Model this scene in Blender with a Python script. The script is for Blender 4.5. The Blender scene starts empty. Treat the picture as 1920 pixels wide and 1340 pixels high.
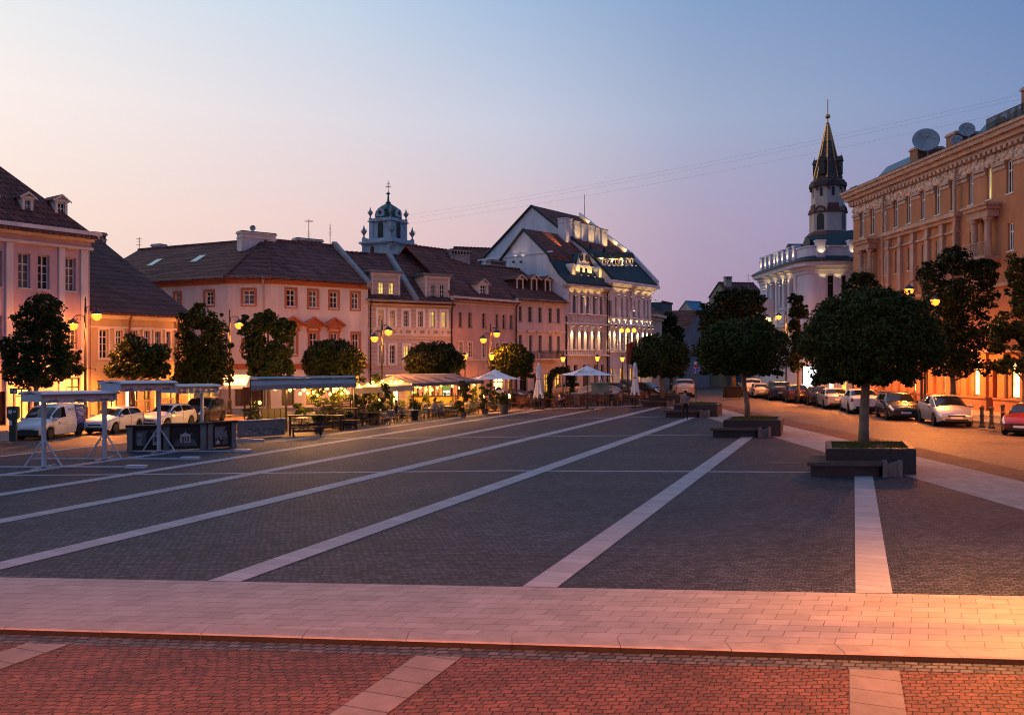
import bpy, bmesh, math, random
from mathutils import Vector, Matrix, noise
R = math.radians
rnd = random.Random(7)
SC = bpy.context.scene
COL = SC.collection
F, CX, CY, HC = 1600.0, 960.0, 676.0, 3.6      # focal length in photo pixels, principal point / horizon, eye height

def lin(r, g, b):
    def f(c):
        c /= 255.0
        return c / 12.92 if c <= 0.04045 else ((c + 0.055) / 1.055) ** 2.4
    return (f(r), f(g), f(b), 1.0)

# ---------------------------------------------------------------- camera
cam_d = bpy.data.cameras.new('camera')
cam_d.sensor_width = 36.0
cam_d.lens = 36.0 * F / 1920.0
cam_d.shift_y = (CY - 670.0) / 1920.0
cam_d.clip_start, cam_d.clip_end = 0.1, 6000
cam = bpy.data.objects.new('camera', cam_d)
cam.location = (0, 0, HC)
cam.rotation_euler = (R(90), 0, 0)
COL.objects.link(cam)
SC.camera = cam

# ---------------------------------------------------------------- world: dusk sky, a gradient over azimuth and elevation
SC.view_settings.view_transform = 'Standard'
SC.view_settings.look = 'None'
SC.view_settings.exposure = 0.0
SC.view_settings.gamma = 1.0
SC.view_settings.use_curve_mapping = False
SC.render.engine = 'CYCLES'
try:
    SC.cycles.use_denoising = True
    SC.cycles.denoiser = 'OPENIMAGEDENOISE'
    SC.cycles.max_bounces = 5
    SC.cycles.diffuse_bounces = 3
    SC.cycles.glossy_bounces = 3
    SC.cycles.transparent_max_bounces = 6
    SC.cycles.sample_clamp_indirect = 4.0
    SC.cycles.use_light_tree = True
    SC.cycles.filter_width = 1.05
    SC.cycles.caustics_reflective = False
    SC.cycles.caustics_refractive = False
except Exception:
    pass
W = bpy.data.worlds.new('World')
SC.world = W
W.use_nodes = True
wn, wl = W.node_tree.nodes, W.node_tree.links
wn.clear()
w_out = wn.new('ShaderNodeOutputWorld')
w_bg = wn.new('ShaderNodeBackground')
w_tc = wn.new('ShaderNodeTexCoord')
w_sep = wn.new('ShaderNodeSeparateXYZ')
wl.new(w_tc.outputs['Generated'], w_sep.inputs[0])
def wmath(op, a, b=None, c=None):
    n = wn.new('ShaderNodeMath'); n.operation = op
    for i, v in enumerate((a, b, c)):
        if v is None: continue
        if isinstance(v, (int, float)): n.inputs[i].default_value = v
        else: wl.new(v, n.inputs[i])
    return n.outputs[0]
az = wmath('ARCTAN2', w_sep.outputs[0], w_sep.outputs[1])
azp = wmath('MULTIPLY_ADD', az, 1 / (2 * math.pi), 0.5)
el = wmath('MULTIPLY', wmath('ARCSINE', w_sep.outputs[2]), 180 / math.pi)
def wramp(stops):
    n = wn.new('ShaderNodeValToRGB')
    n.color_ramp.interpolation = 'LINEAR'
    e = n.color_ramp.elements
    while len(e) > 1: e.remove(e[-1])
    stops = [(a / 360 + 0.5, lin(*c)) for a, c in stops]
    e[0].position, e[0].color = stops[0]
    for p, c in stops[1:]:
        q = e.new(p); q.color = c
    wl.new(azp, n.inputs[0])
    return n.outputs[0]
SKY_ROWS = [   # elevation in degrees, colours by azimuth
    (0.0,  [(-180, (112, 118, 150)), (-120, (132, 138, 168)), (-95, (190, 158, 160)), (-60, (255, 214, 176)), (-31, (250, 206, 184)), (-12, (226, 184, 182)), (0, (206, 170, 182)), (12, (170, 140, 168)), (31, (136, 122, 160)), (90, (120, 112, 146)), (180, (112, 118, 150))]),
    (9.0,  [(-180, (116, 130, 168)), (-120, (140, 152, 188)), (-95, (205, 182, 186)), (-60, (255, 230, 205)), (-31, (251, 227, 215)), (-12, (236, 206, 204)), (0, (216, 190, 198)), (12, (176, 160, 188)), (31, (138, 142, 182)), (90, (128, 132, 172)), (180, (116, 130, 168))]),
    (15.5, [(-180, (114, 136, 184)), (-120, (140, 160, 202)), (-95, (192, 192, 208)), (-60, (254, 240, 228)), (-31, (250, 238, 234)), (-12, (224, 218, 226)), (0, (200, 204, 222)), (12, (162, 174, 203)), (31, (124, 146, 188)), (90, (118, 136, 184)), (180, (114, 136, 184))]),
    (24.0, [(-180, (108, 136, 190)), (-120, (138, 164, 210)), (-95, (176, 194, 218)), (-60, (234, 240, 242)), (-31, (220, 234, 243)), (-12, (190, 212, 234)), (0, (158, 186, 220)), (12, (128, 158, 200)), (31, (96, 131, 183)), (90, (96, 128, 184)), (180, (108, 136, 190))]),
    (70.0, [(-180, (110, 142, 198)), (-60, (150, 180, 220)), (0, (116, 150, 204)), (60, (92, 128, 190)), (180, (110, 142, 198))]),
]
prev = wramp(SKY_ROWS[0][1])
for i in range(1, len(SKY_ROWS)):
    mr = wn.new('ShaderNodeMapRange')
    mr.inputs[1].default_value = SKY_ROWS[i - 1][0]
    mr.inputs[2].default_value = SKY_ROWS[i][0]
    wl.new(el, mr.inputs[0])
    mx = wn.new('ShaderNodeMix'); mx.data_type = 'RGBA'
    wl.new(mr.outputs[0], mx.inputs[0])
    wl.new(prev, mx.inputs[6])
    wl.new(wramp(SKY_ROWS[i][1]), mx.inputs[7])
    prev = mx.outputs[2]
wl.new(prev, w_bg.inputs[0])
w_bg.inputs[1].default_value = 1.0
w_sky = wn.new('ShaderNodeTexSky')
w_sky.sky_type = 'NISHITA'
w_sky.sun_disc = False
SUN_EL, SUN_AZ = R(1.0), R(-58)
w_sky.sun_elevation, w_sky.sun_rotation = SUN_EL, SUN_AZ
w_bg2 = wn.new('ShaderNodeBackground')
wl.new(w_sky.outputs[0], w_bg2.inputs[0])
w_bg2.inputs[1].default_value = 0.008
w_add = wn.new('ShaderNodeAddShader')
wl.new(w_bg.outputs[0], w_add.inputs[0]); wl.new(w_bg2.outputs[0], w_add.inputs[1])
wl.new(w_add.outputs[0], w_out.inputs[0])

sun_d = bpy.data.lights.new('sun', 'SUN')
sun_d.energy, sun_d.angle, sun_d.color = 0.34, R(30), (1.0, 0.72, 0.52)
sun = bpy.data.objects.new('sun', sun_d)
sun.rotation_euler = (R(90 - 9), 0, R(180) - SUN_AZ + R(180))
sun.rotation_euler = Vector((math.sin(SUN_AZ), math.cos(SUN_AZ), math.sin(R(9)))).to_track_quat('Z', 'Y').to_euler()
COL.objects.link(sun)

# ---------------------------------------------------------------- photo pixel -> place
def gx(px, Y): return (px - CX) / F * Y
def zz(py, Y): return HC - (py - CY) / F * Y
def gp(px, py, z=0.0):
    Y = (HC - z) * F / (py - CY)
    return (gx(px, Y), Y)

# ---------------------------------------------------------------- materials
MATS = {}
def _nt(name):
    m = bpy.data.materials.new(name); m.use_nodes = True
    nt = m.node_tree
    return m, nt, nt.nodes, nt.links, nt.nodes['Principled BSDF']
def N(nodes, t, **kw):
    n = nodes.new(t)
    for k, v in kw.items(): setattr(n, k, v)
    return n
def mat(name, col, rough=0.8, var=0.18, scale=2.0, bump=0.0, metallic=0.0, spec=0.35, fine=0.0, streak=0.0):
    """plain weathered surface: base colour broken up by two noises"""
    if name in MATS: return MATS[name]
    m, nt, n, l, b = _nt(name)
    c = col if len(col) == 4 else (*col, 1)
    b.inputs['Roughness'].default_value = rough
    b.inputs['Metallic'].default_value = metallic
    b.inputs['Specular IOR Level'].default_value = spec
    tc = N(n, 'ShaderNodeTexCoord')
    mp = N(n, 'ShaderNodeMapping'); mp.inputs['Scale'].default_value = (1, 1, 1 - 0.8 * min(streak, 1))
    l.new(tc.outputs['Object'], mp.inputs[0])
    n1 = N(n, 'ShaderNodeTexNoise'); n1.inputs['Scale'].default_value = scale; n1.inputs['Detail'].default_value = 6; n1.inputs['Roughness'].default_value = 0.65
    l.new(mp.outputs[0], n1.inputs[0])
    r = N(n, 'ShaderNodeMapRange'); r.inputs[1].default_value = 0.3; r.inputs[2].default_value = 0.7
    r.inputs[3].default_value = 1 - var * 1.25; r.inputs[4].default_value = 1 + var
    l.new(n1.outputs[0], r.inputs[0])
    mul = N(n, 'ShaderNodeVectorMath', operation='SCALE')
    mul.inputs[0].default_value = c[:3]
    fac = r.outputs[0]
    if streak:                       # rain streaks and patched plaster
        mp2 = N(n, 'ShaderNodeMapping'); mp2.inputs['Scale'].default_value = (1.0, 1.0, .16); l.new(tc.outputs['Object'], mp2.inputs[0])
        n3 = N(n, 'ShaderNodeTexNoise'); n3.inputs['Scale'].default_value = 1.3; n3.inputs['Detail'].default_value = 5; l.new(mp2.outputs[0], n3.inputs[0])
        r3 = N(n, 'ShaderNodeMapRange'); r3.inputs[1].default_value = .32; r3.inputs[2].default_value = .62; r3.inputs[3].default_value = .87; r3.inputs[4].default_value = 1.04; l.new(n3.outputs[0], r3.inputs[0])
        mm = N(n, 'ShaderNodeMath', operation='MULTIPLY'); l.new(r.outputs[0], mm.inputs[0]); l.new(r3.outputs[0], mm.inputs[1]); fac = mm.outputs[0]
    l.new(fac, mul.inputs['Scale'])
    l.new(mul.outputs[0], b.inputs['Base Color'])
    if bump or fine:
        n2 = N(n, 'ShaderNodeTexNoise'); n2.inputs['Scale'].default_value = fine or scale * 8; n2.inputs['Detail'].default_value = 5
        l.new(tc.outputs['Object'], n2.inputs[0])
        bp = N(n, 'ShaderNodeBump'); bp.inputs['Strength'].default_value = bump or 0.2; bp.inputs['Distance'].default_value = 0.02
        l.new(n2.outputs[0], bp.inputs['Height']); l.new(bp.outputs[0], b.inputs['Normal'])
    MATS[name] = m
    return m
def emit(name, col, strength, sample=False):
    if name in MATS: return MATS[name]
    m, nt, n, l, b = _nt(name)
    b.inputs['Base Color'].default_value = (0.3, 0.25, 0.2, 1)
    b.inputs['Emission Color'].default_value = col if len(col) == 4 else (*col, 1)
    b.inputs['Emission Strength'].default_value = strength
    if not sample:
        try: m.cycles.emission_sampling = 'NONE'
        except Exception: pass
    MATS[name] = m
    return m
def lit_room(name, col, strength, sample=True):
    """a lit interior behind a shop window: uneven glow of lamps, shelves and curtains"""
    if name in MATS: return MATS[name]
    m, nt, n, l, b = _nt(name)
    b.inputs['Base Color'].default_value = (0.05, 0.04, 0.03, 1)
    b.inputs['Roughness'].default_value = 0.15
    tc = N(n, 'ShaderNodeTexCoord')
    mp = N(n, 'ShaderNodeMapping'); mp.inputs['Scale'].default_value = (1.6, 1.6, 0.7)
    l.new(tc.outputs['Object'], mp.inputs[0])
    n1 = N(n, 'ShaderNodeTexNoise'); n1.inputs['Scale'].default_value = 1.3; n1.inputs['Detail'].default_value = 3
    l.new(mp.outputs[0], n1.inputs[0])
    r = N(n, 'ShaderNodeMapRange'); r.inputs[1].default_value = 0.36; r.inputs[2].default_value = 0.64
    r.inputs[3].default_value = strength * 0.3; r.inputs[4].default_value = strength * 1.5
    l.new(n1.outputs[0], r.inputs[0])
    b.inputs['Emission Color'].default_value = col if len(col) == 4 else (*col, 1)
    l.new(r.outputs[0], b.inputs['Emission Strength'])
    if not sample:
        try: m.cycles.emission_sampling = 'NONE'
        except Exception: pass
    MATS[name] = m
    return m
def glass(name, col=(0.012, 0.014, 0.018), rough=0.06, spec=0.5):
    if name in MATS: return MATS[name]
    m, nt, n, l, b = _nt(name)
    b.inputs['Base Color'].default_value = (*col, 1)
    b.inputs['Roughness'].default_value = rough
    b.inputs['Specular IOR Level'].default_value = spec
    tc = N(n, 'ShaderNodeTexCoord')
    n1 = N(n, 'ShaderNodeTexNoise'); n1.inputs['Scale'].default_value = 1.7
    l.new(tc.outputs['Object'], n1.inputs[0])
    bp = N(n, 'ShaderNodeBump'); bp.inputs['Strength'].default_value = 0.06; bp.inputs['Distance'].default_value = 0.05
    l.new(n1.outputs[0], bp.inputs['Height']); l.new(bp.outputs[0], b.inputs['Normal'])
    MATS[name] = m
    return m
def bricks(name, c1, c2, cm, bw, rh, mortar, rough=0.85, bump=0.5, dist=0.02, distort=0.0, wob=0.0, axes='xy', rot=0.0, var=0.25, vscale=0.6, offset=0.5, spec=0.3, smooth=0.1, shear=0.0):
    """courses of stones, slabs or tiles with irregular joints"""
    if name in MATS: return MATS[name]
    m, nt, n, l, b = _nt(name)
    tc = N(n, 'ShaderNodeTexCoord')
    src = tc.outputs['Object']
    if axes != 'xy':
        s = N(n, 'ShaderNodeSeparateXYZ'); l.new(src, s.inputs[0])
        cmb = N(n, 'ShaderNodeCombineXYZ')
        ad = N(n, 'ShaderNodeMath', operation='MULTIPLY_ADD'); ad.inputs[1].default_value = 0.8
        l.new(s.outputs[1], ad.inputs[0]); l.new(s.outputs[0], ad.inputs[2])
        l.new(ad.outputs[0], cmb.inputs[0])
        l.new(s.outputs[2], cmb.inputs[1])
        src = cmb.outputs[0]
    if rot:
        mp = N(n, 'ShaderNodeMapping'); mp.inputs['Rotation'].default_value = (0, 0, rot); mp.inputs['Location'].default_value = (0, rh / 2 if rh > 50 else 0, 0)
        l.new(src, mp.inputs[0]); src = mp.outputs[0]
    if shear:
        s = N(n, 'ShaderNodeSeparateXYZ'); l.new(src, s.inputs[0])
        cmb = N(n, 'ShaderNodeCombineXYZ'); ad = N(n, 'ShaderNodeMath', operation='MULTIPLY_ADD'); ad.inputs[1].default_value = -shear
        l.new(s.outputs[1], ad.inputs[0]); l.new(s.outputs[0], ad.inputs[2]); l.new(ad.outputs[0], cmb.inputs[0]); l.new(s.outputs[1], cmb.inputs[1]); src = cmb.outputs[0]
    base = src
    for sc, am in ((1.1, distort), (5.0, wob), (15.0, wob * .3)):
        if not am: continue
        nz = N(n, 'ShaderNodeTexNoise'); nz.inputs['Scale'].default_value = sc; nz.inputs['Detail'].default_value = 2
        l.new(base, nz.inputs[0])
        sub = N(n, 'ShaderNodeVectorMath', operation='SUBTRACT'); sub.inputs[1].default_value = (0.5, 0.5, 0.5)
        l.new(nz.outputs['Color'], sub.inputs[0])
        sca = N(n, 'ShaderNodeVectorMath', operation='SCALE'); sca.inputs['Scale'].default_value = am
        l.new(sub.outputs[0], sca.inputs[0])
        add = N(n, 'ShaderNodeVectorMath', operation='ADD')
        l.new(src, add.inputs[0]); l.new(sca.outputs[0], add.inputs[1]); src = add.outputs[0]
    br = N(n, 'ShaderNodeTexBrick')
    br.offset = offset
    br.inputs['Scale'].default_value = 1.0
    br.inputs['Brick Width'].default_value = bw
    br.inputs['Row Height'].default_value = rh
    br.inputs['Mortar Size'].default_value = mortar
    br.inputs['Mortar Smooth'].default_value = smooth
    br.inputs['Color1'].default_value = (*c1, 1); br.inputs['Color2'].default_value = (*c2, 1); br.inputs['Mortar'].default_value = (*cm, 1)
    l.new(src, br.inputs[0])
    nv = N(n, 'ShaderNodeTexNoise'); nv.inputs['Scale'].default_value = vscale; nv.inputs['Detail'].default_value = 7; nv.inputs['Roughness'].default_value = 0.7
    l.new(base, nv.inputs[0])
    r = N(n, 'ShaderNodeMapRange'); r.inputs[1].default_value = 0.3; r.inputs[2].default_value = 0.7; r.inputs[3].default_value = 1 - var; r.inputs[4].default_value = 1 + var
    l.new(nv.outputs[0], r.inputs[0])
    mul = N(n, 'ShaderNodeVectorMath', operation='SCALE')
    l.new(br.outputs['Color'], mul.inputs[0]); l.new(r.outputs[0], mul.inputs['Scale'])
    l.new(mul.outputs[0], b.inputs['Base Color'])
    b.inputs['Roughness'].default_value = rough
    b.inputs['Specular IOR Level'].default_value = spec
    nf = N(n, 'ShaderNodeTexNoise'); nf.inputs['Scale'].default_value = 14.0; nf.inputs['Detail'].default_value = 4
    l.new(base, nf.inputs[0])
    h = N(n, 'ShaderNodeMath', operation='MULTIPLY_ADD'); h.inputs[1].default_value = -1.0
    sc2 = N(n, 'ShaderNodeMath', operation='MULTIPLY'); sc2.inputs[1].default_value = 0.7
    l.new(nf.outputs[0], sc2.inputs[0])
    l.new(br.outputs['Fac'], h.inputs[0]); l.new(sc2.outputs[0], h.inputs[2])
    bp = N(n, 'ShaderNodeBump'); bp.inputs['Strength'].default_value = bump; bp.inputs['Distance'].default_value = dist
    l.new(h.outputs[0], bp.inputs['Height']); l.new(bp.outputs[0], b.inputs['Normal'])
    MATS[name] = m
    return m

# ---------------------------------------------------------------- mesh builder
class MB:
    def __init__(s): s.v, s.f, s.m = [], [], []
    def vert(s, *p): s.v.append(tuple(p)); return len(s.v) - 1
    def face(s, pts, mi=0):
        i0 = len(s.v); s.v += [tuple(p) for p in pts]
        s.f.append(tuple(range(i0, i0 + len(pts)))); s.m.append(mi)
    def box(s, x0, x1, y0, y1, z0, z1, mi=0):
        if x1 < x0: x0, x1 = x1, x0
        if y1 < y0: y0, y1 = y1, y0
        if z1 < z0: z0, z1 = z1, z0
        i = len(s.v)
        s.v += [(x0, y0, z0), (x1, y0, z0), (x1, y1, z0), (x0, y1, z0), (x0, y0, z1), (x1, y0, z1), (x1, y1, z1), (x0, y1, z1)]
        for q in ((0, 3, 2, 1), (4, 5, 6, 7), (0, 1, 5, 4), (1, 2, 6, 5), (2, 3, 7, 6), (3, 0, 4, 7)):
            s.f.append(tuple(i + k for k in q)); s.m.append(mi)
        return s
    def prism(s, pts, y0, y1, mi=0, axis='y'):
        """polygon in (x,z) [axis y], (x,y) [axis z] or (y,z) [axis x] swept from y0 to y1"""
        def P(a, b, t):
            return (a, t, b) if axis == 'y' else (a, b, t) if axis == 'z' else (t, a, b)
        i, n = len(s.v), len(pts)
        s.v += [P(a, b, y0) for a, b in pts] + [P(a, b, y1) for a, b in pts]
        s.f.append(tuple(range(i, i + n))); s.m.append(mi)
        s.f.append(tuple(range(i + 2 * n - 1, i + n - 1, -1))); s.m.append(mi)
        for k in range(n):
            j = (k + 1) % n
            s.f.append((i + k, i + n + k, i + n + j, i + j)); s.m.append(mi)
        return s
    def cyl(s, p, q, r0, r1=None, n=8, mi=0, caps=True):
        r1 = r0 if r1 is None else r1
        p, q = Vector(p), Vector(q)
        d = (q - p).normalized()
        a = d.orthogonal().normalized(); b = d.cross(a)
        i = len(s.v)
        for c, r in ((p, r0), (q, r1)):
            for k in range(n):
                t = 2 * math.pi * k / n
                s.v.append(tuple(c + a * math.cos(t) * r + b * math.sin(t) * r))
        for k in range(n):
            j = (k + 1) % n
            s.f.append((i + k, i + j, i + n + j, i + n + k)); s.m.append(mi)
        if caps:
            s.f.append(tuple(i + k for k in range(n - 1, -1, -1))); s.m.append(mi)
            s.f.append(tuple(i + n + k for k in range(n))); s.m.append(mi)
        return s
    def tube(s, path, r, n=6, mi=0):
        path = [Vector(p) for p in path]
        rs = r if isinstance(r, (list, tuple)) else [r] * len(path)
        i0 = len(s.v)
        a = None
        for k, p in enumerate(path):
            d = (path[min(k + 1, len(path) - 1)] - path[max(k - 1, 0)]).normalized()
            a = d.orthogonal().normalized() if a is None else (a - d * a.dot(d)).normalized()
            b = d.cross(a)
            for q in range(n):
                t = 2 * math.pi * q / n
                s.v.append(tuple(p + (a * math.cos(t) + b * math.sin(t)) * rs[k]))
        for k in range(len(path) - 1):
            for q in range(n):
                w = (q + 1) % n
                s.f.append((i0 + k * n + q, i0 + k * n + w, i0 + (k + 1) * n + w, i0 + (k + 1) * n + q)); s.m.append(mi)
        s.f.append(tuple(i0 + q for q in range(n - 1, -1, -1))); s.m.append(mi)
        e = i0 + (len(path) - 1) * n
        s.f.append(tuple(e + q for q in range(n))); s.m.append(mi)
        return s
    def lathe(s, prof, c=(0, 0, 0), n=16, mi=0, rot=0.0):
        """profile of (radius, z)"""
        i0 = len(s.v)
        for r, z in prof:
            for k in range(n):
                t = 2 * math.pi * (k + rot) / n
                s.v.append((c[0] + r * math.cos(t), c[1] + r * math.sin(t), c[2] + z))
        for j in range(len(prof) - 1):
            for k in range(n):
                w = (k + 1) % n
                s.f.append((i0 + j * n + k, i0 + j * n + w, i0 + (j + 1) * n + w, i0 + (j + 1) * n + k)); s.m.append(mi)
        s.f.append(tuple(i0 + k for k in range(n - 1, -1, -1))); s.m.append(mi)
        e = i0 + (len(prof) - 1) * n
        s.f.append(tuple(e + k for k in range(n))); s.m.append(mi)
        return s
    def mesh(s, name, mats, smooth=False):
        me = bpy.data.meshes.new(name)
        me.from_pydata(s.v, [], s.f)
        for m in (mats if isinstance(mats, (list, tuple)) else [mats]): me.materials.append(m)
        me.polygons.foreach_set('material_index', s.m)
        if smooth: me.polygons.foreach_set('use_smooth', [True] * len(s.f))
        me.update()
        return me
    def build(s, name, mats, parent=None, smooth=False, loc=None, rz=None):
        o = bpy.data.objects.new(name, s.mesh(name, mats, smooth))
        COL.objects.link(o)
        if parent is not None: o.parent = parent
        if loc is not None: o.location = loc
        if rz is not None: o.rotation_euler = (0, 0, rz)
        return o
def tag(o, label=None, cat=None, group=None, kind=None):
    if label: o['label'] = label
    if cat: o['category'] = cat
    if group: o['group'] = group
    if kind: o['kind'] = kind
    return o
def thing(name, label, cat, loc=(0, 0, 0), rz=0.0, group=None, scale=1.0):
    o = bpy.data.objects.new(name, None)
    o.empty_display_size = 0.3
    COL.objects.link(o)
    o.location = loc; o.rotation_euler = (0, 0, rz); o.scale = (scale,) * 3
    return tag(o, label, cat, group)
def copy_tree(o, parent=None):
    c = o.copy(); COL.objects.link(c)
    if parent is not None: c.parent = parent
    for ch in list(o.children): copy_tree(ch, c)
    return c
def light(name, kind, loc, energy, col, parent=None, radius=0.1, spot=None, target=None, blend=0.4):
    d = bpy.data.lights.new(name, kind)
    d.energy, d.color = energy, col
    d.shadow_soft_size = radius
    if kind == 'SPOT':
        d.spot_size, d.spot_blend = spot, blend
    o = bpy.data.objects.new(name, d)
    COL.objects.link(o)
    o.location = loc
    if target is not None:
        o.rotation_euler = (Vector(loc) - Vector(target)).to_track_quat('Z', 'Y').to_euler()
    if parent is not None: o.parent = parent
    return o
def text_mesh(name, body, size, m, parent, loc, rot, extrude=0.004, align='CENTER'):
    cu = bpy.data.curves.new(name, 'FONT')
    cu.body, cu.size, cu.extrude = body, size, extrude
    cu.align_x = align; cu.align_y = 'CENTER'
    cu.materials.append(m)
    tmp = bpy.data.objects.new(name, cu)
    COL.objects.link(tmp)
    me = bpy.data.meshes.new_from_object(tmp.evaluated_get(bpy.context.evaluated_depsgraph_get()))
    bpy.data.objects.remove(tmp)
    me.materials.clear(); me.materials.append(m)
    o = bpy.data.objects.new(name, me)
    COL.objects.link(o)
    o.location, o.rotation_euler = loc, rot
    if parent is not None: o.parent = parent
    return o
SODIUM = (1.0, 0.40, 0.10)
WARM = (1.0, 0.60, 0.24)
# ================================================================= GROUND
SD = Vector((0.3714, 0.9285, 0))                 # direction of the light paving stripes
def kerb_y(x): return 10.85 - 0.09 * x           # outer top edge of the kerb in front of the square
def band_y(x): return 13.58 - 0.07 * x           # far edge of the pale slab band
def sheet(name, polys, m, z, kind='structure'):
    mb = MB()
    for p in polys: mb.face([(a, b, z) for a, b in p])
    return tag(mb.build(name, m), kind=kind)
def cline(c, y, w=0.0): return (c + 0.4 * y + w, y)     # a point on the stripe whose offset is c

m_cob_dark = bricks('cobble_dark', (0.064, 0.071, 0.100), (0.022, 0.025, 0.037), (0.004, 0.004, 0.006), 0.132, 0.102, 0.012, rough=0.72, bump=0.9, dist=0.03, distort=0.14, wob=0.085, var=0.34, vscale=0.35, spec=0.3, smooth=0.5, shear=.4)
m_cob_red = bricks('cobble_red', (0.150, 0.062, 0.048), (0.090, 0.040, 0.034), (0.020, 0.009, 0.007), 0.138, 0.098, 0.009, rough=0.75, bump=1.0, dist=0.03, distort=0.20, wob=0.10, var=0.38, vscale=0.7, spec=0.3, smooth=0.6, shear=.4)
m_cob_street = bricks('cobble_street', (0.135, 0.092, 0.078), (0.075, 0.052, 0.045), (0.02, 0.015, 0.013), 0.15, 0.12, 0.014, rough=0.62, bump=0.7, dist=0.03, distort=0.15, wob=0.03, var=0.3, vscale=0.25, spec=0.4, smooth=0.4, rot=R(22))
m_slab = bricks('pale_slab', (0.295, 0.258, 0.25), (0.235, 0.205, 0.20), (0.10, 0.065, 0.055), 0.46, 0.252, 0.006, rough=0.7, bump=0.35, dist=0.01, distort=0.012, var=0.16, vscale=1.6, rot=R(4.2), spec=0.35, smooth=0.3, shear=.4)
m_slab_r = bricks('pale_slab_side', (0.30, 0.265, 0.255), (0.24, 0.21, 0.20), (0.10, 0.10, 0.09), 0.46, 0.252, 0.006, rough=0.75, bump=0.3, dist=0.01, var=0.15, vscale=1.2, rot=R(90), spec=0.3)
m_stripe = bricks('stripe_slab', (0.32, 0.315, 0.345), (0.265, 0.26, 0.285), (0.14, 0.135, 0.14), 0.34, 400, 0.007, rough=0.7, bump=0.3, dist=0.01, var=0.14, vscale=1.1, rot=-math.atan2(SD.y, SD.x), spec=0.3)
m_kerb = mat('kerb_granite', (0.255, 0.225, 0.215), 0.8, 0.2, 2.5, bump=0.35, fine=40)
m_stripe_f = bricks('stripe_slab_worn', (0.20, 0.165, 0.15), (0.155, 0.13, 0.12), (0.06, 0.045, 0.04), 0.42, 400, 0.009, rough=0.8, bump=0.4, dist=0.012, var=0.25, vscale=2.0, rot=-math.atan2(SD.y, SD.x), spec=0.3)
m_side = bricks('sidewalk_slab', (0.26, 0.235, 0.22), (0.20, 0.18, 0.17), (0.09, 0.08, 0.07), 0.6, 0.4, 0.01, rough=0.8, bump=0.3, dist=0.01, var=0.2, vscale=0.8)
m_far = mat('far_ground', (0.06, 0.055, 0.05), 0.9, 0.3, 0.05)
m_whiteline = mat('pale_kerb_line', (0.45, 0.40, 0.37), 0.7, 0.2, 2.0)

sheet('ground', [[(-4000, -4000), (4000, -4000), (4000, 4000), (-4000, 4000)]], m_far, -0.35)
sheet('foreground_road', [[(-80, -60), (80, -60), (80, kerb_y(80)), (-80, kerb_y(-80))]], m_cob_red, -0.07)
def kl(x, d): return (x, kerb_y(x) - d)
m_gutter = bricks('gutter_cobble', (0.11, 0.105, 0.11), (0.05, 0.048, 0.052), (0.02, 0.017, 0.017), 0.16, 0.115, 0.014, rough=0.75, bump=1.0, dist=0.03, distort=0.05, wob=0.04, var=0.3, vscale=1.0, rot=R(5.1), smooth=0.35, shear=.4)
sheet('gutter_row', [[kl(-40, 0.34), kl(40, 0.34), kl(40, 0.0), kl(-40, 0.0)]], m_gutter, -0.066)
sheet('street_paving', [[(-300, kerb_y(-80) + 1), (-80, kerb_y(-80)), (80, kerb_y(80)), (300, kerb_y(80)), (300, 400), (-300, 400)]], m_cob_street, -0.004)
# the kerb: one real step of long granite stones
mb = MB()
a0, a1 = -45.0, 45.0
nseg = 66
for i in range(nseg):
    x0, x1 = a0 + (a1 - a0) * i / nseg + 0.004, a0 + (a1 - a0) * (i + 1) / nseg - 0.004
    h = 0.004 * rnd.random() - 0.002
    d = 0.006 * rnd.random()
    o0, o1, i0, i1 = kerb_y(x0) - d, kerb_y(x1) - d, kerb_y(x0) + 0.3, kerb_y(x1) + 0.3
    zt, zb = 0.014 + h, -0.12
    mb.face([(x0, o0 + .018, zt), (x1, o1 + .018, zt), (x1, i1, zt), (x0, i0, zt)])
    mb.face([(x0, o0, zt - .018), (x1, o1, zt - .018), (x1, o1 + .018, zt), (x0, o0 + .018, zt)])
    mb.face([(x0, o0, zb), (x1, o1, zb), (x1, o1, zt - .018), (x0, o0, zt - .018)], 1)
    mb.face([(x0, i0, zt), (x0, i0, zb), (x0, o0, zb), (x0, o0, zt - .018), (x0, o0 + .018, zt)])
    mb.face([(x1, i1, zt), (x1, o1 + .018, zt), (x1, o1, zt - .018), (x1, o1, zb), (x1, i1, zb)])
tag(mb.build('kerb', [m_kerb, mat('kerb_face_shade', (0.014, 0.011, 0.010), 0.9, 0.35, 4, bump=0.4, fine=30)]), kind='structure')  # second material paints the shade of the kerb's front face near-black
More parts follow.
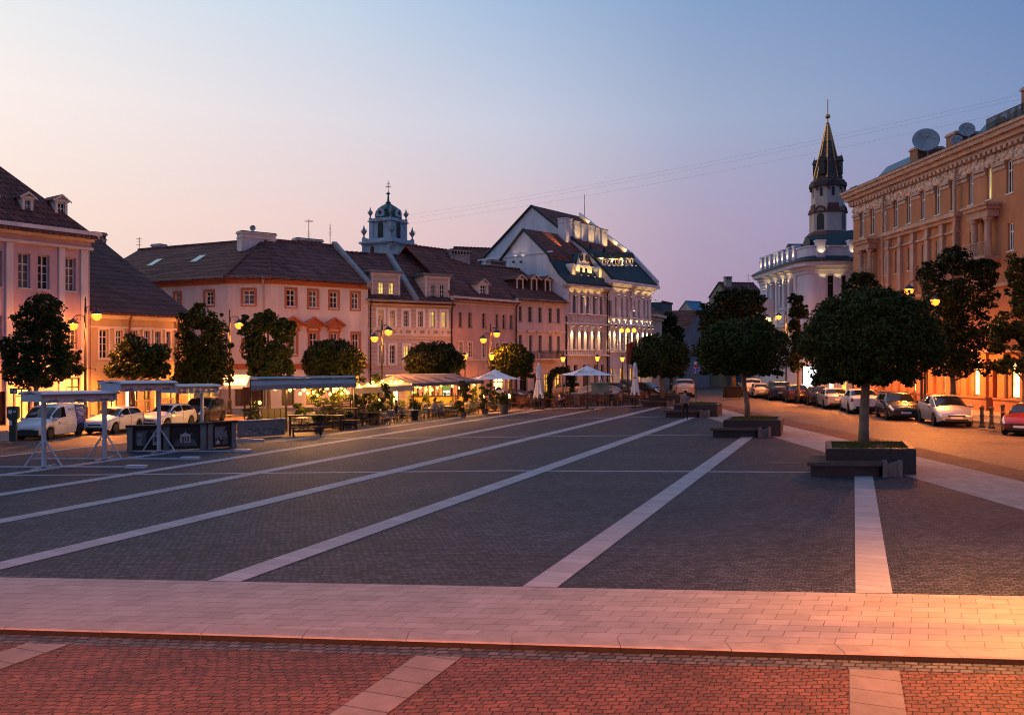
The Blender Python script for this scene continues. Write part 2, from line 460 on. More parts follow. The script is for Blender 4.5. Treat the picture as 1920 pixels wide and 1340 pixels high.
# square of dark cobbles
LE = -25.6
sheet('plaza_paving', [[(-60, band_y(-60)), (12.3, band_y(12.3)), (12.3, 76), cline(LE, 62.0), cline(LE, 37.5), cline(-32.0, 37.5), cline(-32.0, 16.0), (-60, 16.0)]], m_cob_dark, 0.004)
sheet('slab_band', [[(-45, kerb_y(-45) + 0.3), (45, kerb_y(45) + 0.3), (45, band_y(45)), (-45, band_y(-45))]], m_slab, 0.008)
sheet('slab_side_band', [[(12.3, band_y(12.3)), (15.2, band_y(15.2)), (15.2, 48), (15.9, 70), (14.6, 78), (11.0, 78), (12.3, 60)]], m_slab_r, 0.009)
sheet('cobble_border', [[(15.2, 12.4), (16.7, 12.4), (17.0, 60), (17.2, 72), (15.9, 70), (15.2, 48)]], m_cob_red, 0.0)
stripes = []
W2 = 0.285
for c, ya, yb in ((0.32, 13.2, 27.2), (-4.98, 13.9, 40.6), (-10.25, 14.3, 54.5), (-14.95, 14.6, 68), (-19.1, 14.8, 64.5), (-22.9, 14.8, 62.5), (-26.75, 14.8, 37.0)):
    w = W2 * (1.0 if c > -16 else 0.9)
    p = [cline(c, ya, -w), cline(c, ya, w), cline(c, yb, w), cline(c, yb, -w)]
    for k in (0, 1): p[k] = (p[k][0] + 0.4 * (band_y(p[k][0]) - p[k][1]), band_y(p[k][0]))
    stripes.append(p)
sheet('paving_stripes', stripes, m_stripe, 0.014)
cross = []
for xs in ([(-22, 26.2), (-16, 26.7), (0, 27.9), (9.3, 27.56), (12.3, 27.4)], [(-14, 39.0), (-7, 39.6), (0, 40.3), (9, 41.4), (12.3, 41.6)], [(-6.5, 49.5), (-2, 51), (4.0, 53), (9.9, 54.9)]):
    for (xa, ya), (xb, yb) in zip(xs[:-1], xs[1:]):
        cross.append([(xa, ya - .11), (xb, yb - .11), (xb, yb + .11), (xa, ya + .11)])
sheet('paving_cross_stripes', cross, m_stripe, 0.010)
sheet('foreground_stripes', [[cline(c, 1.0, -W2), cline(c, 1.0, W2), (lambda q: (q[0], kerb_y(q[0]) - 0.34))(cline(c, 10.4 - (0.09 * (c + 4.2)) , W2)), (lambda q: (q[0], kerb_y(q[0]) - 0.34))(cline(c, 10.4 - (0.09 * (c + 4.2)), -W2))] for c in (0.3, -5.1, -10.4, -15.6, 5.6)], m_stripe_f, -0.062)
sheet('plaza_edge_strip', [[cline(LE - 0.25, 38), cline(LE + 0.25, 38), (0.6, 62.0), (0.2, 62.9)], [(0.2, 62.9), (0.6, 62.0), (10.6, 67.6), (10.6, 68.9)]], m_slab_r, 0.012)
sheet('street_edge_line', [[cline(-32.15, 16), cline(-31.85, 16), cline(-31.85, 37.6), cline(-32.15, 37.6)]], m_whiteline, 0.012)
# pavements along the houses, a real kerb step of 12 cm
def slab(name, pts, m, zs=0.12, zb=-0.05):
    mb = MB()
    z = zs if isinstance(zs, (list, tuple)) else [zs] * len(pts)
    mb.face([(p[0], p[1], z[i]) for i, p in enumerate(pts)])
    for i in range(len(pts)):
        j = (i + 1) % len(pts)
        mb.face([(pts[i][0], pts[i][1], zb), (pts[j][0], pts[j][1], zb), (pts[j][0], pts[j][1], z[j]), (pts[i][0], pts[i][1], z[i])])
    return tag(mb.build(name, m), kind='structure')
KL = -40.6
slab('pavement_west', [(-60, 20), (-27.0, 24), gp(-60, 838), gp(20, 830), gp(34, 824), cline(KL, 42), cline(KL + 1.0, 56), (-12, 60), (-8, 66), (2, 74), (9, 79), (17, 88), (15.5, 96), (-60, 96)], m_side)
slab('pavement_east', [(26.4, 20), (27.6, 46), (25.5, 56), (25.6, 100), (60, 100), (60, 20)], m_side, [0.12, 0.12, 0.12, 0.12, 0.5, 0.5])
# ================================================================= BUILDINGS: kit
class Fac:
    """a facade line on the ground from p0 (left as seen) to p1; local x along it, local y into the house, z up"""
    def __init__(s, p0, p1):
        s.p0, s.p1 = Vector((*p0, 0)), Vector((*p1, 0))
        s.W = (s.p1 - s.p0).length
        s.d = (s.p1 - s.p0) / s.W
        s.v = Vector((-s.d.y, s.d.x, 0))
        s.rz = math.atan2(s.d.y, s.d.x)
    def ray(s, px, py):
        return Vector(((px - CX) / F, 1.0, -(py - CY) / F))
    def u(s, px, y=0.0):
        r = (px - CX) / F
        o = s.p0 + s.v * y
        return (r * o.y - o.x) / (s.d.x - r * s.d.y)
    def Y(s, px, y=0.0):
        return (s.p0 + s.v * y + s.d * s.u(px, y)).y
    def z(s, px, py, y=0.0):
        return HC - (py - CY) / F * s.Y(px, y)
    def rect(s, a, y=0.0):
        x0, x1, y0, y1 = a
        m = (x0 + x1) / 2
        return (s.u(x0, y), s.u(x1, y), s.z(m, y1, y), s.z(m, y0, y))
    def slope(s, px, py, ze, k):
        """where the pixel ray meets the roof plane z = ze + k*y: local (x, y, z)"""
        d = s.ray(px, py)
        c = Vector((0, 0, HC)) - s.p0
        cy, dy = c.dot(s.v), d.dot(s.v)
        t = (ze + k * cy - c.z) / (d.z - k * dy)
        P = c + d * t
        return (P.dot(s.d), P.dot(s.v), P.z)
    def world(s, x, y, z=0.0):
        p = s.p0 + s.d * x + s.v * y
        return Vector((p.x, p.y, z))
def place(o, root, rf, f):
    """hang a part built in facade f's frame under a root that stands in facade rf's frame"""
    o.parent = root
    if f is not rf and f is not None:
        c, s_ = math.cos(-rf.rz), math.sin(-rf.rz)
        d = f.p0 - rf.p0
        o.location = (d.x * c - d.y * s_, d.x * s_ + d.y * c, 0)
        o.rotation_euler = (0, 0, f.rz - rf.rz)
    return o
class House:
    def __init__(s, name, label, f, cat='building', group=None):
        s.f = f
        s.root = thing(name, label, cat, (f.p0.x, f.p0.y, 0), f.rz, group)
    def part(s, mb, name, mats, f=None, smooth=False):
        return place(mb.build(name, mats, None, smooth), s.root, s.f, f or s.f)
    def wall(s, H, openings, m, f=None, depth=8.0, reveal=0.28, z0=0.0, back=True, x0=0.0, x1=None, name='wall', mrev=None):
        f = f or s.f
        x1 = f.W if x1 is None else x1
        mb = MB()
        ops = [o for o in openings if o[1] > x0 + .02 and o[0] < x1 - .02]
        ops = [(max(o[0], x0 + .02), min(o[1], x1 - .02), max(o[2], z0 + .02), min(o[3], H - .02)) for o in ops]
        xs = sorted({x0, x1, *[o[0] for o in ops], *[o[1] for o in ops]})
        zs = sorted({z0, H, *[o[2] for o in ops], *[o[3] for o in ops]})
        for i in range(len(xs) - 1):
            run = None
            xm = (xs[i] + xs[i + 1]) / 2
            for j in range(len(zs) - 1):
                zm = (zs[j] + zs[j + 1]) / 2
                hole = any(o[0] < xm < o[1] and o[2] < zm < o[3] for o in ops)
                if not hole:
                    mb.face([(xs[i], 0, zs[j]), (xs[i + 1], 0, zs[j]), (xs[i + 1], 0, zs[j + 1]), (xs[i], 0, zs[j + 1])])
        for a, b, c, d in ops:
            r = reveal
            mb.face([(a, 0, c), (a, r, c), (a, r, d), (a, 0, d)])
            mb.face([(b, 0, c), (b, 0, d), (b, r, d), (b, r, c)])
            mb.face([(a, 0, c), (b, 0, c), (b, r, c), (a, r, c)])
            mb.face([(a, 0, d), (a, r, d), (b, r, d), (b, 0, d)])
        if back:
            D = depth
            mb.face([(x0, 0, z0), (x0, 0, H), (x0, D, H), (x0, D, z0)])
            mb.face([(x1, 0, z0), (x1, D, z0), (x1, D, H), (x1, 0, H)])
            mb.face([(x0, D, z0), (x0, D, H), (x1, D, H), (x1, D, z0)])
            mb.face([(x0, 0, H), (x1, 0, H), (x1, D, H), (x0, D, H)])
        return s.part(mb, name, m, f)
    def window(s, r, mf, mg, f=None, nx=2, bars=(0.3, 0.55, 0.78), y=0.2, sill=True, surround=None, sw=0.12, arch=False, fw=0.06, label=None, ms=None):
        """window > pane (and surround): a frame of bars set back in its opening"""
        f = f or s.f
        a, b, c, d = r
        if mg is g_dark and rnd.random() < .33: mg = g_curt
        mb = MB()
        fw = min(fw, (b - a) * .16)
        mb.box(a, a + fw, y, y + .07, c, d); mb.box(b - fw, b, y, y + .07, c, d)
        mb.box(a + fw, b - fw, y, y + .07, c, c + fw); mb.box(a + fw, b - fw, y, y + .07, d - fw, d)
        w = (b - a - 2 * fw)
        for i in range(1, nx):
            x = a + fw + w * i / nx
            mb.box(x - .03, x + .03, y - .01, y + .06, c + fw, d - fw)
        for k, t in enumerate(bars):
            zc = d - (d - c) * t
            hw = .035 if k == 0 else .014
            mb.box(a + fw, b - fw, y - .004 - .012 * (k == 0), y + .055, zc - hw, zc + hw)
        if sill: mb.box(a - .06, b + .06, -.07, y, c - .07, c - .004, 1)
        o = s.part(mb, 'window', [mf, ms or mf], f)
        if label: o['label'] = label
        g = MB(); g.face([(a + .01, y + .04, c + .01), (b - .01, y + .04, c + .01), (b - .01, y + .04, d - .01), (a + .01, y + .04, d - .01)])
        g.build('pane', mg, o)
        if surround is not None:
            q = MB(); t = sw
            q.box(a - t, a - .003, -.045, .06, c - t, d + t); q.box(b + .003, b + t, -.045, .06, c - t, d + t)
            q.box(a - .003, b + .003, -.045, .06, d + .003, d + t); q.box(a - .003, b + .003, -.045, .06, c - t, c - .075)
            q.build('surround', surround, o)
        return o
    def bands(s, name, specs, m, f=None, x0=None, x1=None):
        """mouldings along the facade: (z0, z1, projection)"""
        f = f or s.f
        mb = MB()
        for z0, z1, p in specs:
            mb.box(0 - p * .5 if x0 is None else x0, f.W + p * .5 if x1 is None else x1, -p, .05 + .001 * len(mb.v) % .02, z0, z1)
        return s.part(mb, name, m, f)
    def gable_roof(s, ze, k, d, m, f=None, over=0.35, hipl=0.0, hipr=0.0, x0=None, x1=None, back=True, thick=0.14, name='roof'):
        f = f or s.f
        x0 = -0.1 if x0 is None else x0
        x1 = f.W + 0.1 if x1 is None else x1
        zr = ze + k * d
        zo = ze - k * over
        mb = MB()
        for t in (thick, 0.0):
            A, B = (x0, -over, zo + t), (x1, -over, zo + t)
            C_, D_ = (x1 - hipr, d, zr + t), (x0 + hipl, d, zr + t)
            E, G = (x1, 2 * d + over, zo + t), (x0, 2 * d + over, zo + t)
            q = [[A, B, C_, D_], [D_, C_, E, G], [B, E, C_], [G, A, D_]] if t else [[D_, C_, B, A]]
            if t and not hipr: q.remove([B, E, C_])
            if t and not hipl: q.remove([G, A, D_])
            for p in q: mb.face(p)
        mb.face([(x0, -over, zo), (x1, -over, zo), (x1, -over, zo + thick), (x0, -over, zo + thick)])
        if not hipr: mb.face([(x1, -over, zo), (x1, d, zr), (x1, d, zr + thick), (x1, -over, zo + thick)]); mb.face([(x1, d, zr), (x1, 2 * d + over, zo), (x1, 2 * d + over, zo + thick), (x1, d, zr + thick)])
        if not hipl: mb.face([(x0, -over, zo), (x0, -over, zo + thick), (x0, d, zr + thick), (x0, d, zr)]); mb.face([(x0, d, zr), (x0, d, zr + thick), (x0, 2 * d + over, zo + thick), (x0, 2 * d + over, zo)])
        # ridge cap tiles
        n = max(4, int((x1 - x0 - hipl - hipr) / 0.42))
        for i in range(n):
            xa = x0 + hipl + (x1 - x0 - hipl - hipr) * i / n
            xb = x0 + hipl + (x1 - x0 - hipl - hipr) * (i + 1) / n
            mb.cyl((xa, d, zr + thick - .02), (xb, d, zr + thick + .02), .10, .13, 6)
        o = s.part(mb, name, m, f)
        return o
    def gable_ends(s, ze, k, d, m, f=None, left=True, right=True):
        f = f or s.f
        mb = MB()
        zr = ze + k * d - .02
        for x, on in ((0.0, left), (f.W, right)):
            if on: mb.face([(x, 0, ze - .01), (x, d, zr), (x, 2 * d, ze - .01)])
        return s.part(mb, 'gable_wall', m, f)
    def chimney(s, x, y, w, dpt, z0, z1, m, mcap=None, f=None, slots=3, parent=None):
        mb = MB()
        h = z1 - z0
        mb.box(x - w / 2, x + w / 2, y - dpt / 2, y + dpt / 2, z0, z1 - .42)
        n = slots
        if not n: mb.box(x - w / 2, x + w / 2, y - dpt / 2, y + dpt / 2, z1 - .421, z1 - .16)
        for i in range(n + 1 if n else 0):
            t = x - w / 2 + (w - .1) * i / n
            mb.box(t, t + .1, y - dpt / 2 + .003, y + dpt / 2 - .003, z1 - .42, z1 - .16)
        mb.box(x - w / 2 + .1, x + w / 2 - .1, y - .05, y + .05, z1 - .42, z1 - .16, 1)
        mb.box(x - w / 2 - .08, x + w / 2 + .08, y - dpt / 2 - .08, y + dpt / 2 + .08, z1 - .16, z1 - .04)
        mb.box(x - w / 2 - .03, x + w / 2 + .03, y - dpt / 2 - .03, y + dpt / 2 + .03, z1 - .04, z1 + .04, 1)
        mb.box(x - w / 2 - .05, x + w / 2 + .05, y - dpt / 2 - .05, y + dpt / 2 + .05, z1 - .52, z1 - .44)
        return s.part(mb, 'chimney', [m, mcap or m_dark], f)
    def downpipe(s, x, zt, zb, m, f=None, r=0.06, out=0.12):
        mb = MB()
        mb.tube([(x, -.4, zt), (x, -.3, zt - .25), (x, -out, zt - .55), (x, -out, zb)], r, 7)
        z = zt - 1.5
        while z > zb + .4:
            mb.cyl((x, -out, z), (x, -out, z + .06), r + .02, n=7); z -= 2.0
        return s.part(mb, 'downpipe', m, f, True)

m_dark = mat('dark_metal', (0.02, 0.02, 0.022), 0.5, 0.2, 4)
m_white = mat('white_paint', (0.72, 0.70, 0.68), 0.6, 0.08, 3)
m_frame = mat('window_white', (0.66, 0.64, 0.62), 0.5, 0.06, 3)
m_frame_d = mat('window_grey', (0.22, 0.20, 0.19), 0.5, 0.1, 3)
m_framebr = mat('window_brown', (0.09, 0.045, 0.03), 0.5, 0.1, 3)
g_dark = glass('window_glass')
g_curt = glass('curtain_glass', (0.09, 0.075, 0.07), 0.25, 0.4)
g_warm = lit_room('lit_window_yellow', (1.0, 0.62, 0.12, 1), 0.95)
g_amber = lit_room('lit_window_amber', (1.0, 0.38, 0.09, 1), 0.42)
g_shop = lit_room('shop_glow', (1.0, 0.48, 0.09, 1), 2.4)
g_shopw = lit_room('shop_glow_pale', (1.0, 0.64, 0.20, 1), 6.0)
g_shopd = lit_room('shop_glow_dim', (1.0, 0.44, 0.07, 1), 1.0)
m_cream = mat('cream_trim', (0.62, 0.54, 0.48), 0.8, 0.12, 1.5, fine=30)
m_zinc = mat('zinc_sheet', (0.20, 0.23, 0.26), 0.4, 0.15, 2, metallic=0.6)
m_stone = mat('grey_stone', (0.30, 0.28, 0.27), 0.85, 0.25, 2, fine=20)
def rooftile(name, c1, c2, bw=0.30, rh=0.34):
    return bricks(name, c1, c2, (c2[0] * .35, c2[1] * .35, c2[2] * .35), bw, rh, 0.03, rough=0.85, bump=0.9, dist=0.05, wob=0.02, axes='xz', var=0.35, vscale=0.7, spec=0.2, smooth=0.6)
m_tile = rooftile('roof_tile_brown', (0.235, 0.088, 0.070), (0.115, 0.046, 0.042))
m_tile2 = rooftile('roof_tile_red', (0.250, 0.085, 0.062), (0.125, 0.046, 0.038))
m_tile3 = rooftile('roof_tile_dark', (0.150, 0.058, 0.050), (0.085, 0.036, 0.034))
m_tin = mat('dark_green_tin', (0.010, 0.022, 0.026), 0.6, 0.25, 2)

def cut(mb, pts, ze):
    return pts
def px_rows(f, cols, y0, y1, slope=None):
    """window rectangles from columns of pixels; top and bottom follow the perspective of the first one"""
    c0 = cols[0]
    za, zb = f.z((c0[0] + c0[1]) / 2, y0), f.z((c0[0] + c0[1]) / 2, y1)
    return [(f.u(a), f.u(b), zb, za) for a, b in cols]
# ================================================================= BUILDINGS: the houses of the square
def dormer(h, f, px0, px1, pyt, pyb, ze, k, mw, mr, wins, kind='gable', f_over=0.18, lit=None, mfr=None):
    """dormer (walls) > dormer_roof, dormer_window; stands on the roof plane z = ze + k*y"""
    x, y, z0 = f.slope((px0 + px1) / 2, pyb, ze, k)
    a, b = f.u(px0, y), f.u(px1, y)
    z1 = f.z((px0 + px1) / 2, pyt, y)
    w, hgt = b - a, z1 - z0
    L = hgt / k + .3
    mb = MB()
    ops = [(a + w * q[0], a + w * q[1], z0 + hgt * q[2], z0 + hgt * q[3]) for q in wins]
    xs = sorted({a, b, *[o[0] for o in ops], *[o[1] for o in ops]}); zs = sorted({z0 - .3, z1, *[o[2] for o in ops], *[o[3] for o in ops]})
    for i in range(len(xs) - 1):
        for j in range(len(zs) - 1):
            xm, zm = (xs[i] + xs[i + 1]) / 2, (zs[j] + zs[j + 1]) / 2
            if not any(o[0] < xm < o[1] and o[2] < zm < o[3] for o in ops):
                mb.face([(xs[i], y, zs[j]), (xs[i + 1], y, zs[j]), (xs[i + 1], y, zs[j + 1]), (xs[i], y, zs[j + 1])])
    mb.prism([(y, z0 - .3), (y, z1), (y + L, z1), (y + L, z0 - .3)], a, a + .02, axis='x')
    mb.prism([(y, z0 - .3), (y, z1), (y + L, z1), (y + L, z0 - .3)], b - .02, b, axis='x')
    for q in (a + .003, b - .153): mb.box(q, q + .15, y - .05, y + .02, z0 - .1, z1 - .01, 1)
    mb.box(a - .06, b + .06, y - .1, y + .03, z1 - .16, z1 - .012, 1)
    if kind == 'gable':
        rise = w * .30
        mb.face([(a, y - .02, z1), (b, y - .02, z1), ((a + b) / 2, y - .02, z1 + rise)], 1)
    d = h.part(mb, 'dormer', [mw, m_cream], f)
    q = MB(); o = f_over
    if kind == 'gable':
        Lr = (hgt + rise) / k + .3
        mid = (a + b) / 2
        q.face([(a - o, y - o, z1 - o * .5), (mid, y - o, z1 + rise + .08), (mid, y + Lr, z1 + rise + .08), (a - o, y + L, z1 - o * .5)])
        q.face([(mid, y - o, z1 + rise + .08), (b + o, y - o, z1 - o * .5), (b + o, y + L, z1 - o * .5), (mid, y + Lr, z1 + rise + .08)])
        for s_ in (-1, 1):
            e = mid + s_ * (w / 2 + o)
            q.face([(e, y - o - .002, z1 - o * .5), (mid, y - o - .002, z1 + rise + .08), (mid, y - o - .002, z1 + rise - .04), (e, y - o - .002, z1 - o * .5 - .1)], 1)
    elif kind == 'flat':
        q.box(a - o, b + o, y - o, y + L + .2, z1, z1 + .1)
        q.box(a - o - .08, b + o + .08, y - o - .08, y + L, z1 + .1, z1 + .2)
    elif kind == 'shed':
        q.face([(a - o, y - o, z1), (b + o, y - o, z1), (b + o, y + L * 1.7, z1 + hgt * .75), (a - o, y + L * 1.7, z1 + hgt * .75)])
        q.box(a - o, b + o, y - o - .01, y - o + .03, z1 - .08, z1 + .05)
    q.build('dormer_roof', [mr, m_cream], d)
    wb = MB()
    for i, (A, B, C_, D_) in enumerate(ops):
        lm = 2 if lit and lit[i] else 1
        wb.face([(A, y + .12, C_), (B, y + .12, C_), (B, y + .12, D_), (A, y + .12, D_)], lm)
        for xx in (A, (A + B) / 2 - .02, B - .04): wb.box(xx, xx + .04, y + .06, y + .115, C_, D_)
        for t in (0, .33, .66, 1): wb.box(A + .003, B - .003, y + .062, y + .113, C_ + (D_ - C_) * t - .02 * (t > 0), C_ + (D_ - C_) * t + .02 * (t < 1))
    wb.build('dormer_window', [mfr or m_frame, g_dark, g_warm], d)
    return d
def profile_roof(h, f, prof, x0, x1, m, name='roof', thick=.12):
    mb = MB()
    n = len(prof)
    for i in range(n - 1):
        (ya, za), (yb, zb) = prof[i], prof[i + 1]
        mb.face([(x0, ya, za + thick), (x1, ya, za + thick), (x1, yb, zb + thick), (x0, yb, zb + thick)])
        mb.face([(x0, yb, zb), (x1, yb, zb), (x1, ya, za), (x0, ya, za)])
        for x in (x0, x1): mb.face([(x, ya, za), (x, yb, zb), (x, yb, zb + thick), (x, ya, za + thick)])
    ya, za = prof[0]
    mb.face([(x0, ya, za), (x1, ya, za), (x1, ya, za + thick), (x0, ya, za + thick)])
    return h.part(mb, name, m, f)

# ---- pale mauve house with pilasters (left edge)
f1 = Fac((-37.5, 32.2), (-24.75, 50.0))
m_p1 = mat('mauve_plaster', (0.56, 0.37, 0.39), 0.85, 0.12, 0.5, fine=25, streak=0.6)
m_p1w = mat('mauve_trim', (0.70, 0.60, 0.58), 0.8, 0.10, 0.8, fine=25, streak=0.6)
h1 = House('pilastered_house', 'mauve plastered house with white pilasters at the left edge of the square', f1)
ze1 = f1.z(168, 437)
u1 = px_rows(f1, [(34, 57), (71, 93), (123, 142), (-14, 4), (-60, -40), (-110, -90)], 475, 540)
z_a, z_b = f1.z(136, 597), f1.z(136, 655)
mid1 = [(f1.u(a), f1.u(b), z_b, z_a) for a, b in ((34, 57), (71, 93), (127, 145), (-14, 4), (-60, -40))]
sh_t, sh_b = f1.z(140, 708), f1.z(140, 797)
shop1 = [(f1.u(a), f1.u(b), sh_b, t) for a, b, t in ((126, 153, sh_t), (74, 114, f1.z(95, 735)), (30, 60, f1.z(45, 728)), (-2, 17, f1.z(10, 734)), (-60, -20, f1.z(-40, 728)))]
h1.wall(f1.z(168, 470), u1 + mid1 + shop1, m_p1, reveal=.32)
for r in u1: h1.window(r, m_frame, g_dark, nx=2, bars=(.3, .53, .77), y=.24, ms=m_p1w)
for r in mid1: h1.window(r, m_frame, g_curt if r is mid1[2] else g_dark, nx=2, bars=(.3, .53, .77), y=.24, ms=m_p1w)
for r, g in zip(shop1, (g_shop, g_shopw, g_shop, g_curt, g_shop)): h1.window(r, m_framebr, g, nx=2, bars=(.2,), y=.26, sill=False, fw=.08)
for a, b in ((150, 163), (109, 120), (10, 23), (-80, -66), (-150, -134)):
    pil = MB().box(f1.u(a), f1.u(b), -.14, .03, 0, f1.z(168, 470) - .01)
    h1.part(pil, 'pilaster', m_p1w)
zc = [f1.z(168, y) for y in (470, 465, 455, 450, 444, 437)]
h1.bands('architrave', [(zc[0], zc[1], .24)], m_p1w)
h1.bands('frieze', [(zc[1], zc[2], .10)], m_p1)
h1.bands('cornice', [(zc[2], zc[2] + .14, .30), (zc[2] + .14, zc[3] + .05, .42), (zc[3] + .05, zc[4], .58), (zc[4], zc[5], .72)], m_p1w)
rf = h1.gable_roof(zc[5] + .3, 1.0, 6.2, m_tile2, over=.75, hipr=6.2, hipl=0)
for p in ((41, 62, 368, 407), (103, 126, 374, 413), (-30, -8, 362, 400)):
    dormer(h1, f1, *p, ze1, 1.0, m_p1w, m_tile2, [(.22, .78, .12, .80)], 'gable')
m_cbr = mat('chimney_plaster', (0.36, 0.30, 0.27), 0.85, 0.25, 1.2, fine=18)
# ---- low ochre house with the deep tiled roof
f2 = Fac((-24.70, 50.06), (-20.96, 55.3))
m_p2 = mat('ochre_plaster', (0.50, 0.36, 0.22), 0.85, 0.15, 0.6, fine=25, streak=0.6)
h2 = House('low_house', 'low ochre house under a deep dark brown tiled roof beside the mauve house', f2)
ze2 = f2.z(260, 588)
w2 = px_rows(f2, [(186, 203), (217, 230), (245, 258), (270, 281), (290, 301), (311, 319)], 618, 672)
s2t, s2b = f2.z(240, 712), f2.z(240, 775)
sh2 = [(f2.u(a), f2.u(b), s2b, s2t) for a, b in ((182, 196), (203, 222), (236, 260), (268, 282), (290, 303), (312, 336))]
h2.wall(ze2, w2 + sh2, m_p2, depth=22.6, reveal=.25)
for r in w2: h2.window(r, m_frame, g_dark, nx=2, bars=(.25, .5, .75), y=.16, surround=m_p1w, sw=.10)
for r, g in zip(sh2, (g_shopd, g_shop, g_shopw, g_shopd, g_shop, g_shopd)): h2.window(r, m_framebr, g, nx=2, bars=(.25,), y=.2, sill=False)
h2.bands('cornice', [(ze2 - .95, ze2 - .85, .12), (ze2 - .40, ze2 - .25, .18), (ze2 - .25, ze2 - .05, .32)], m_p1w)
k2 = .515
h2.gable_roof(ze2 + .12, k2, 11.4, m_tile3, over=.6, x0=-.02)
h2.gable_ends(ze2, k2, 11.3, m_p2, left=False)
h2.downpipe(f2.u(241), ze2, 0.1, mat('red_brown_pipe', (0.16, 0.045, 0.03), 0.6, 0.15, 3))
h2.downpipe(f2.u(332), ze2, 0.1, MATS['red_brown_pipe'])
x_, y_, z_ = f2.slope(182, 470, ze2, k2)
h2.chimney(f2.u(182, 11.6), 11.6, 1.0, .7, 10.5, f2.z(182, 437, 11.6), m_cbr, slots=4)

# ---- white house with orange window surrounds, round the corner
pA, pB, pC, pD = (-34.5, 68.6), (gx(427, 61.9), 61.9), (gx(508, 62.0), 62.0), (gx(690, 66.9), 66.9)
f3a, f3b, f3c = Fac(pA, pB), Fac(pB, pC), Fac(pC, pD)
m_p3 = mat('white_plaster', (0.66, 0.57, 0.53), 0.85, 0.12, 0.5, fine=22, streak=0.6)
m_or = mat('orange_trim', (0.40, 0.13, 0.06), 0.8, 0.15, 1.5, fine=25)
h3 = House('corner_house', 'white corner house with orange window surrounds and a long dark tiled roof', f3c)
ze3 = f3c.z(508, 520)
tops_c = px_rows(f3c, [(537.5, 553.5), (579.5, 594.5), (619, 633), (659.5, 672.5)], 543, 574)
mid_c = px_rows(f3c, [(542, 555), (581, 595), (620, 633), (661, 673)], 623, 664)
gr_c = [(f3c.u(a), f3c.u(b), .3, f3c.z(600, 703)) for a, b in ((528, 552), (574, 598), (618, 640), (660, 676))]
h3.wall(ze3, tops_c + mid_c + gr_c, m_p3, f3c, reveal=.22)
tops_b = px_rows(f3b, [(456, 477)], 544, 570); mid_b = px_rows(f3b, [(457, 470)], 640, 664)
gr_b = [(f3b.u(440), f3b.u(462), .3, f3b.z(450, 716)), (f3b.u(478), f3b.u(498), .3, f3b.z(488, 716))]
h3.wall(ze3, tops_b + mid_b + gr_b, m_p3, f3b, reveal=.22)
tops_a = px_rows(f3a, [(385, 400), (328, 338)], 547, 571); mid_a = px_rows(f3a, [(384, 400), (345, 356)], 622, 655)
gr_a = [(f3a.u(376), f3a.u(402), .3, f3a.z(388, 716)), (f3a.u(345), f3a.u(364), .3, f3a.z(355, 716))]
h3.wall(ze3, tops_a + mid_a + gr_a, m_p3, f3a, reveal=.22)
for f, rs in ((f3c, tops_c), (f3b, tops_b), (f3a, tops_a), (f3c, mid_c), (f3b, mid_b), (f3a, mid_a)):
    for r in rs: h3.window(r, m_frame, g_dark, f, nx=2, bars=(.33, .66), y=.13, surround=m_or, sw=.17)
for f, rs, gs in ((f3c, gr_c, (g_dark, g_shopd, g_curt, g_shopd)), (f3b, gr_b, (g_curt, g_dark)), (f3a, gr_a, (g_shopd, g_shop))):
    for r, g in zip(rs, gs): h3.window(r, m_framebr, g, f, nx=2, bars=(.25,), y=.16, sill=False)
for r in mid_c[:3]:
    pb = MB(); a, b, c, d = r; m_ = (a + b) / 2; w = (b - a)
    pb.box(a - .20, b + .20, -.16, .02, d + .32, d + .45)
    pb.box(a - .42, b + .42, -.28, .021, d + .45, d + .56)
    pb.prism([(a - .5, d + .56), (b + .5, d + .56), (m_, d + 1.02)], -.16, .022)
    for s_ in (-1, 1):
        e = m_ + s_ * (w / 2 + .55)
        pb.prism([(e, d + .55), (m_, d + 1.05), (m_, d + 1.20), (e, d + .70)], -.32, .0)
    for e in (a - .26, b + .14): pb.box(e, e + .12, -.14, .02, d + .1, d + .33)
    h3.part(pb, 'pediment', m_or, f3c)
for f in (f3a, f3b, f3c):
    h3.bands('cornice', [(ze3 - .46, ze3 - .02, .10), (ze3 - .20, ze3 + .02, .34)], m_or, f)
    zb_ = f3c.z(600, 691)
    h3.bands('belt_course', [(zb_, zb_ + .38, .08)], m_or, f)
# roof over the three fronts, with hips at both corners
ROD = 5.4; k3 = .60; ov = .45
def off(p, n, d): return (p[0] + n.x * d, p[1] + n.y * d)
ns = [f3a.v, (f3a.v + f3b.v).normalized(), (f3b.v + f3c.v).normalized(), f3c.v]
ctr = h3.f
mb = MB()
def loc3(p, z):
    q = Vector((p[0], p[1], 0)) - f3c.p0
    return (q.dot(f3c.d), q.dot(f3c.v), z)
P3 = [pA, pB, pC, pD]
for th in (.14, 0.0):
    for i in range(3):
        E0, E1 = off(P3[i], ns[i], -ov), off(P3[i + 1], ns[i + 1], -ov)
        R0, R1 = off(P3[i], ns[i], ROD), off(P3[i + 1], ns[i + 1], ROD)
        zo, zr = ze3 + .1 - k3 * ov + th, ze3 + .1 + k3 * ROD + th
        mb.face([loc3(E0, zo), loc3(E1, zo), loc3(R1, zr), loc3(R0, zr)])
        B0, B1 = off(P3[i], ns[i], ROD * 2), off(P3[i + 1], ns[i + 1], ROD * 2)
        mb.face([loc3(R0, zr), loc3(R1, zr), loc3(B1, ze3 + th), loc3(B0, ze3 + th)])
        if th:
            mb.face([loc3(E0, zo - .14), loc3(E1, zo - .14), loc3(E1, zo), loc3(E0, zo)])
            mb.tube([loc3(R0, zr), loc3(R1, zr)], .13, 6)
        if th and i: mb.tube([loc3(E0, zo + .02), loc3(R0, zr)], .12, 6)
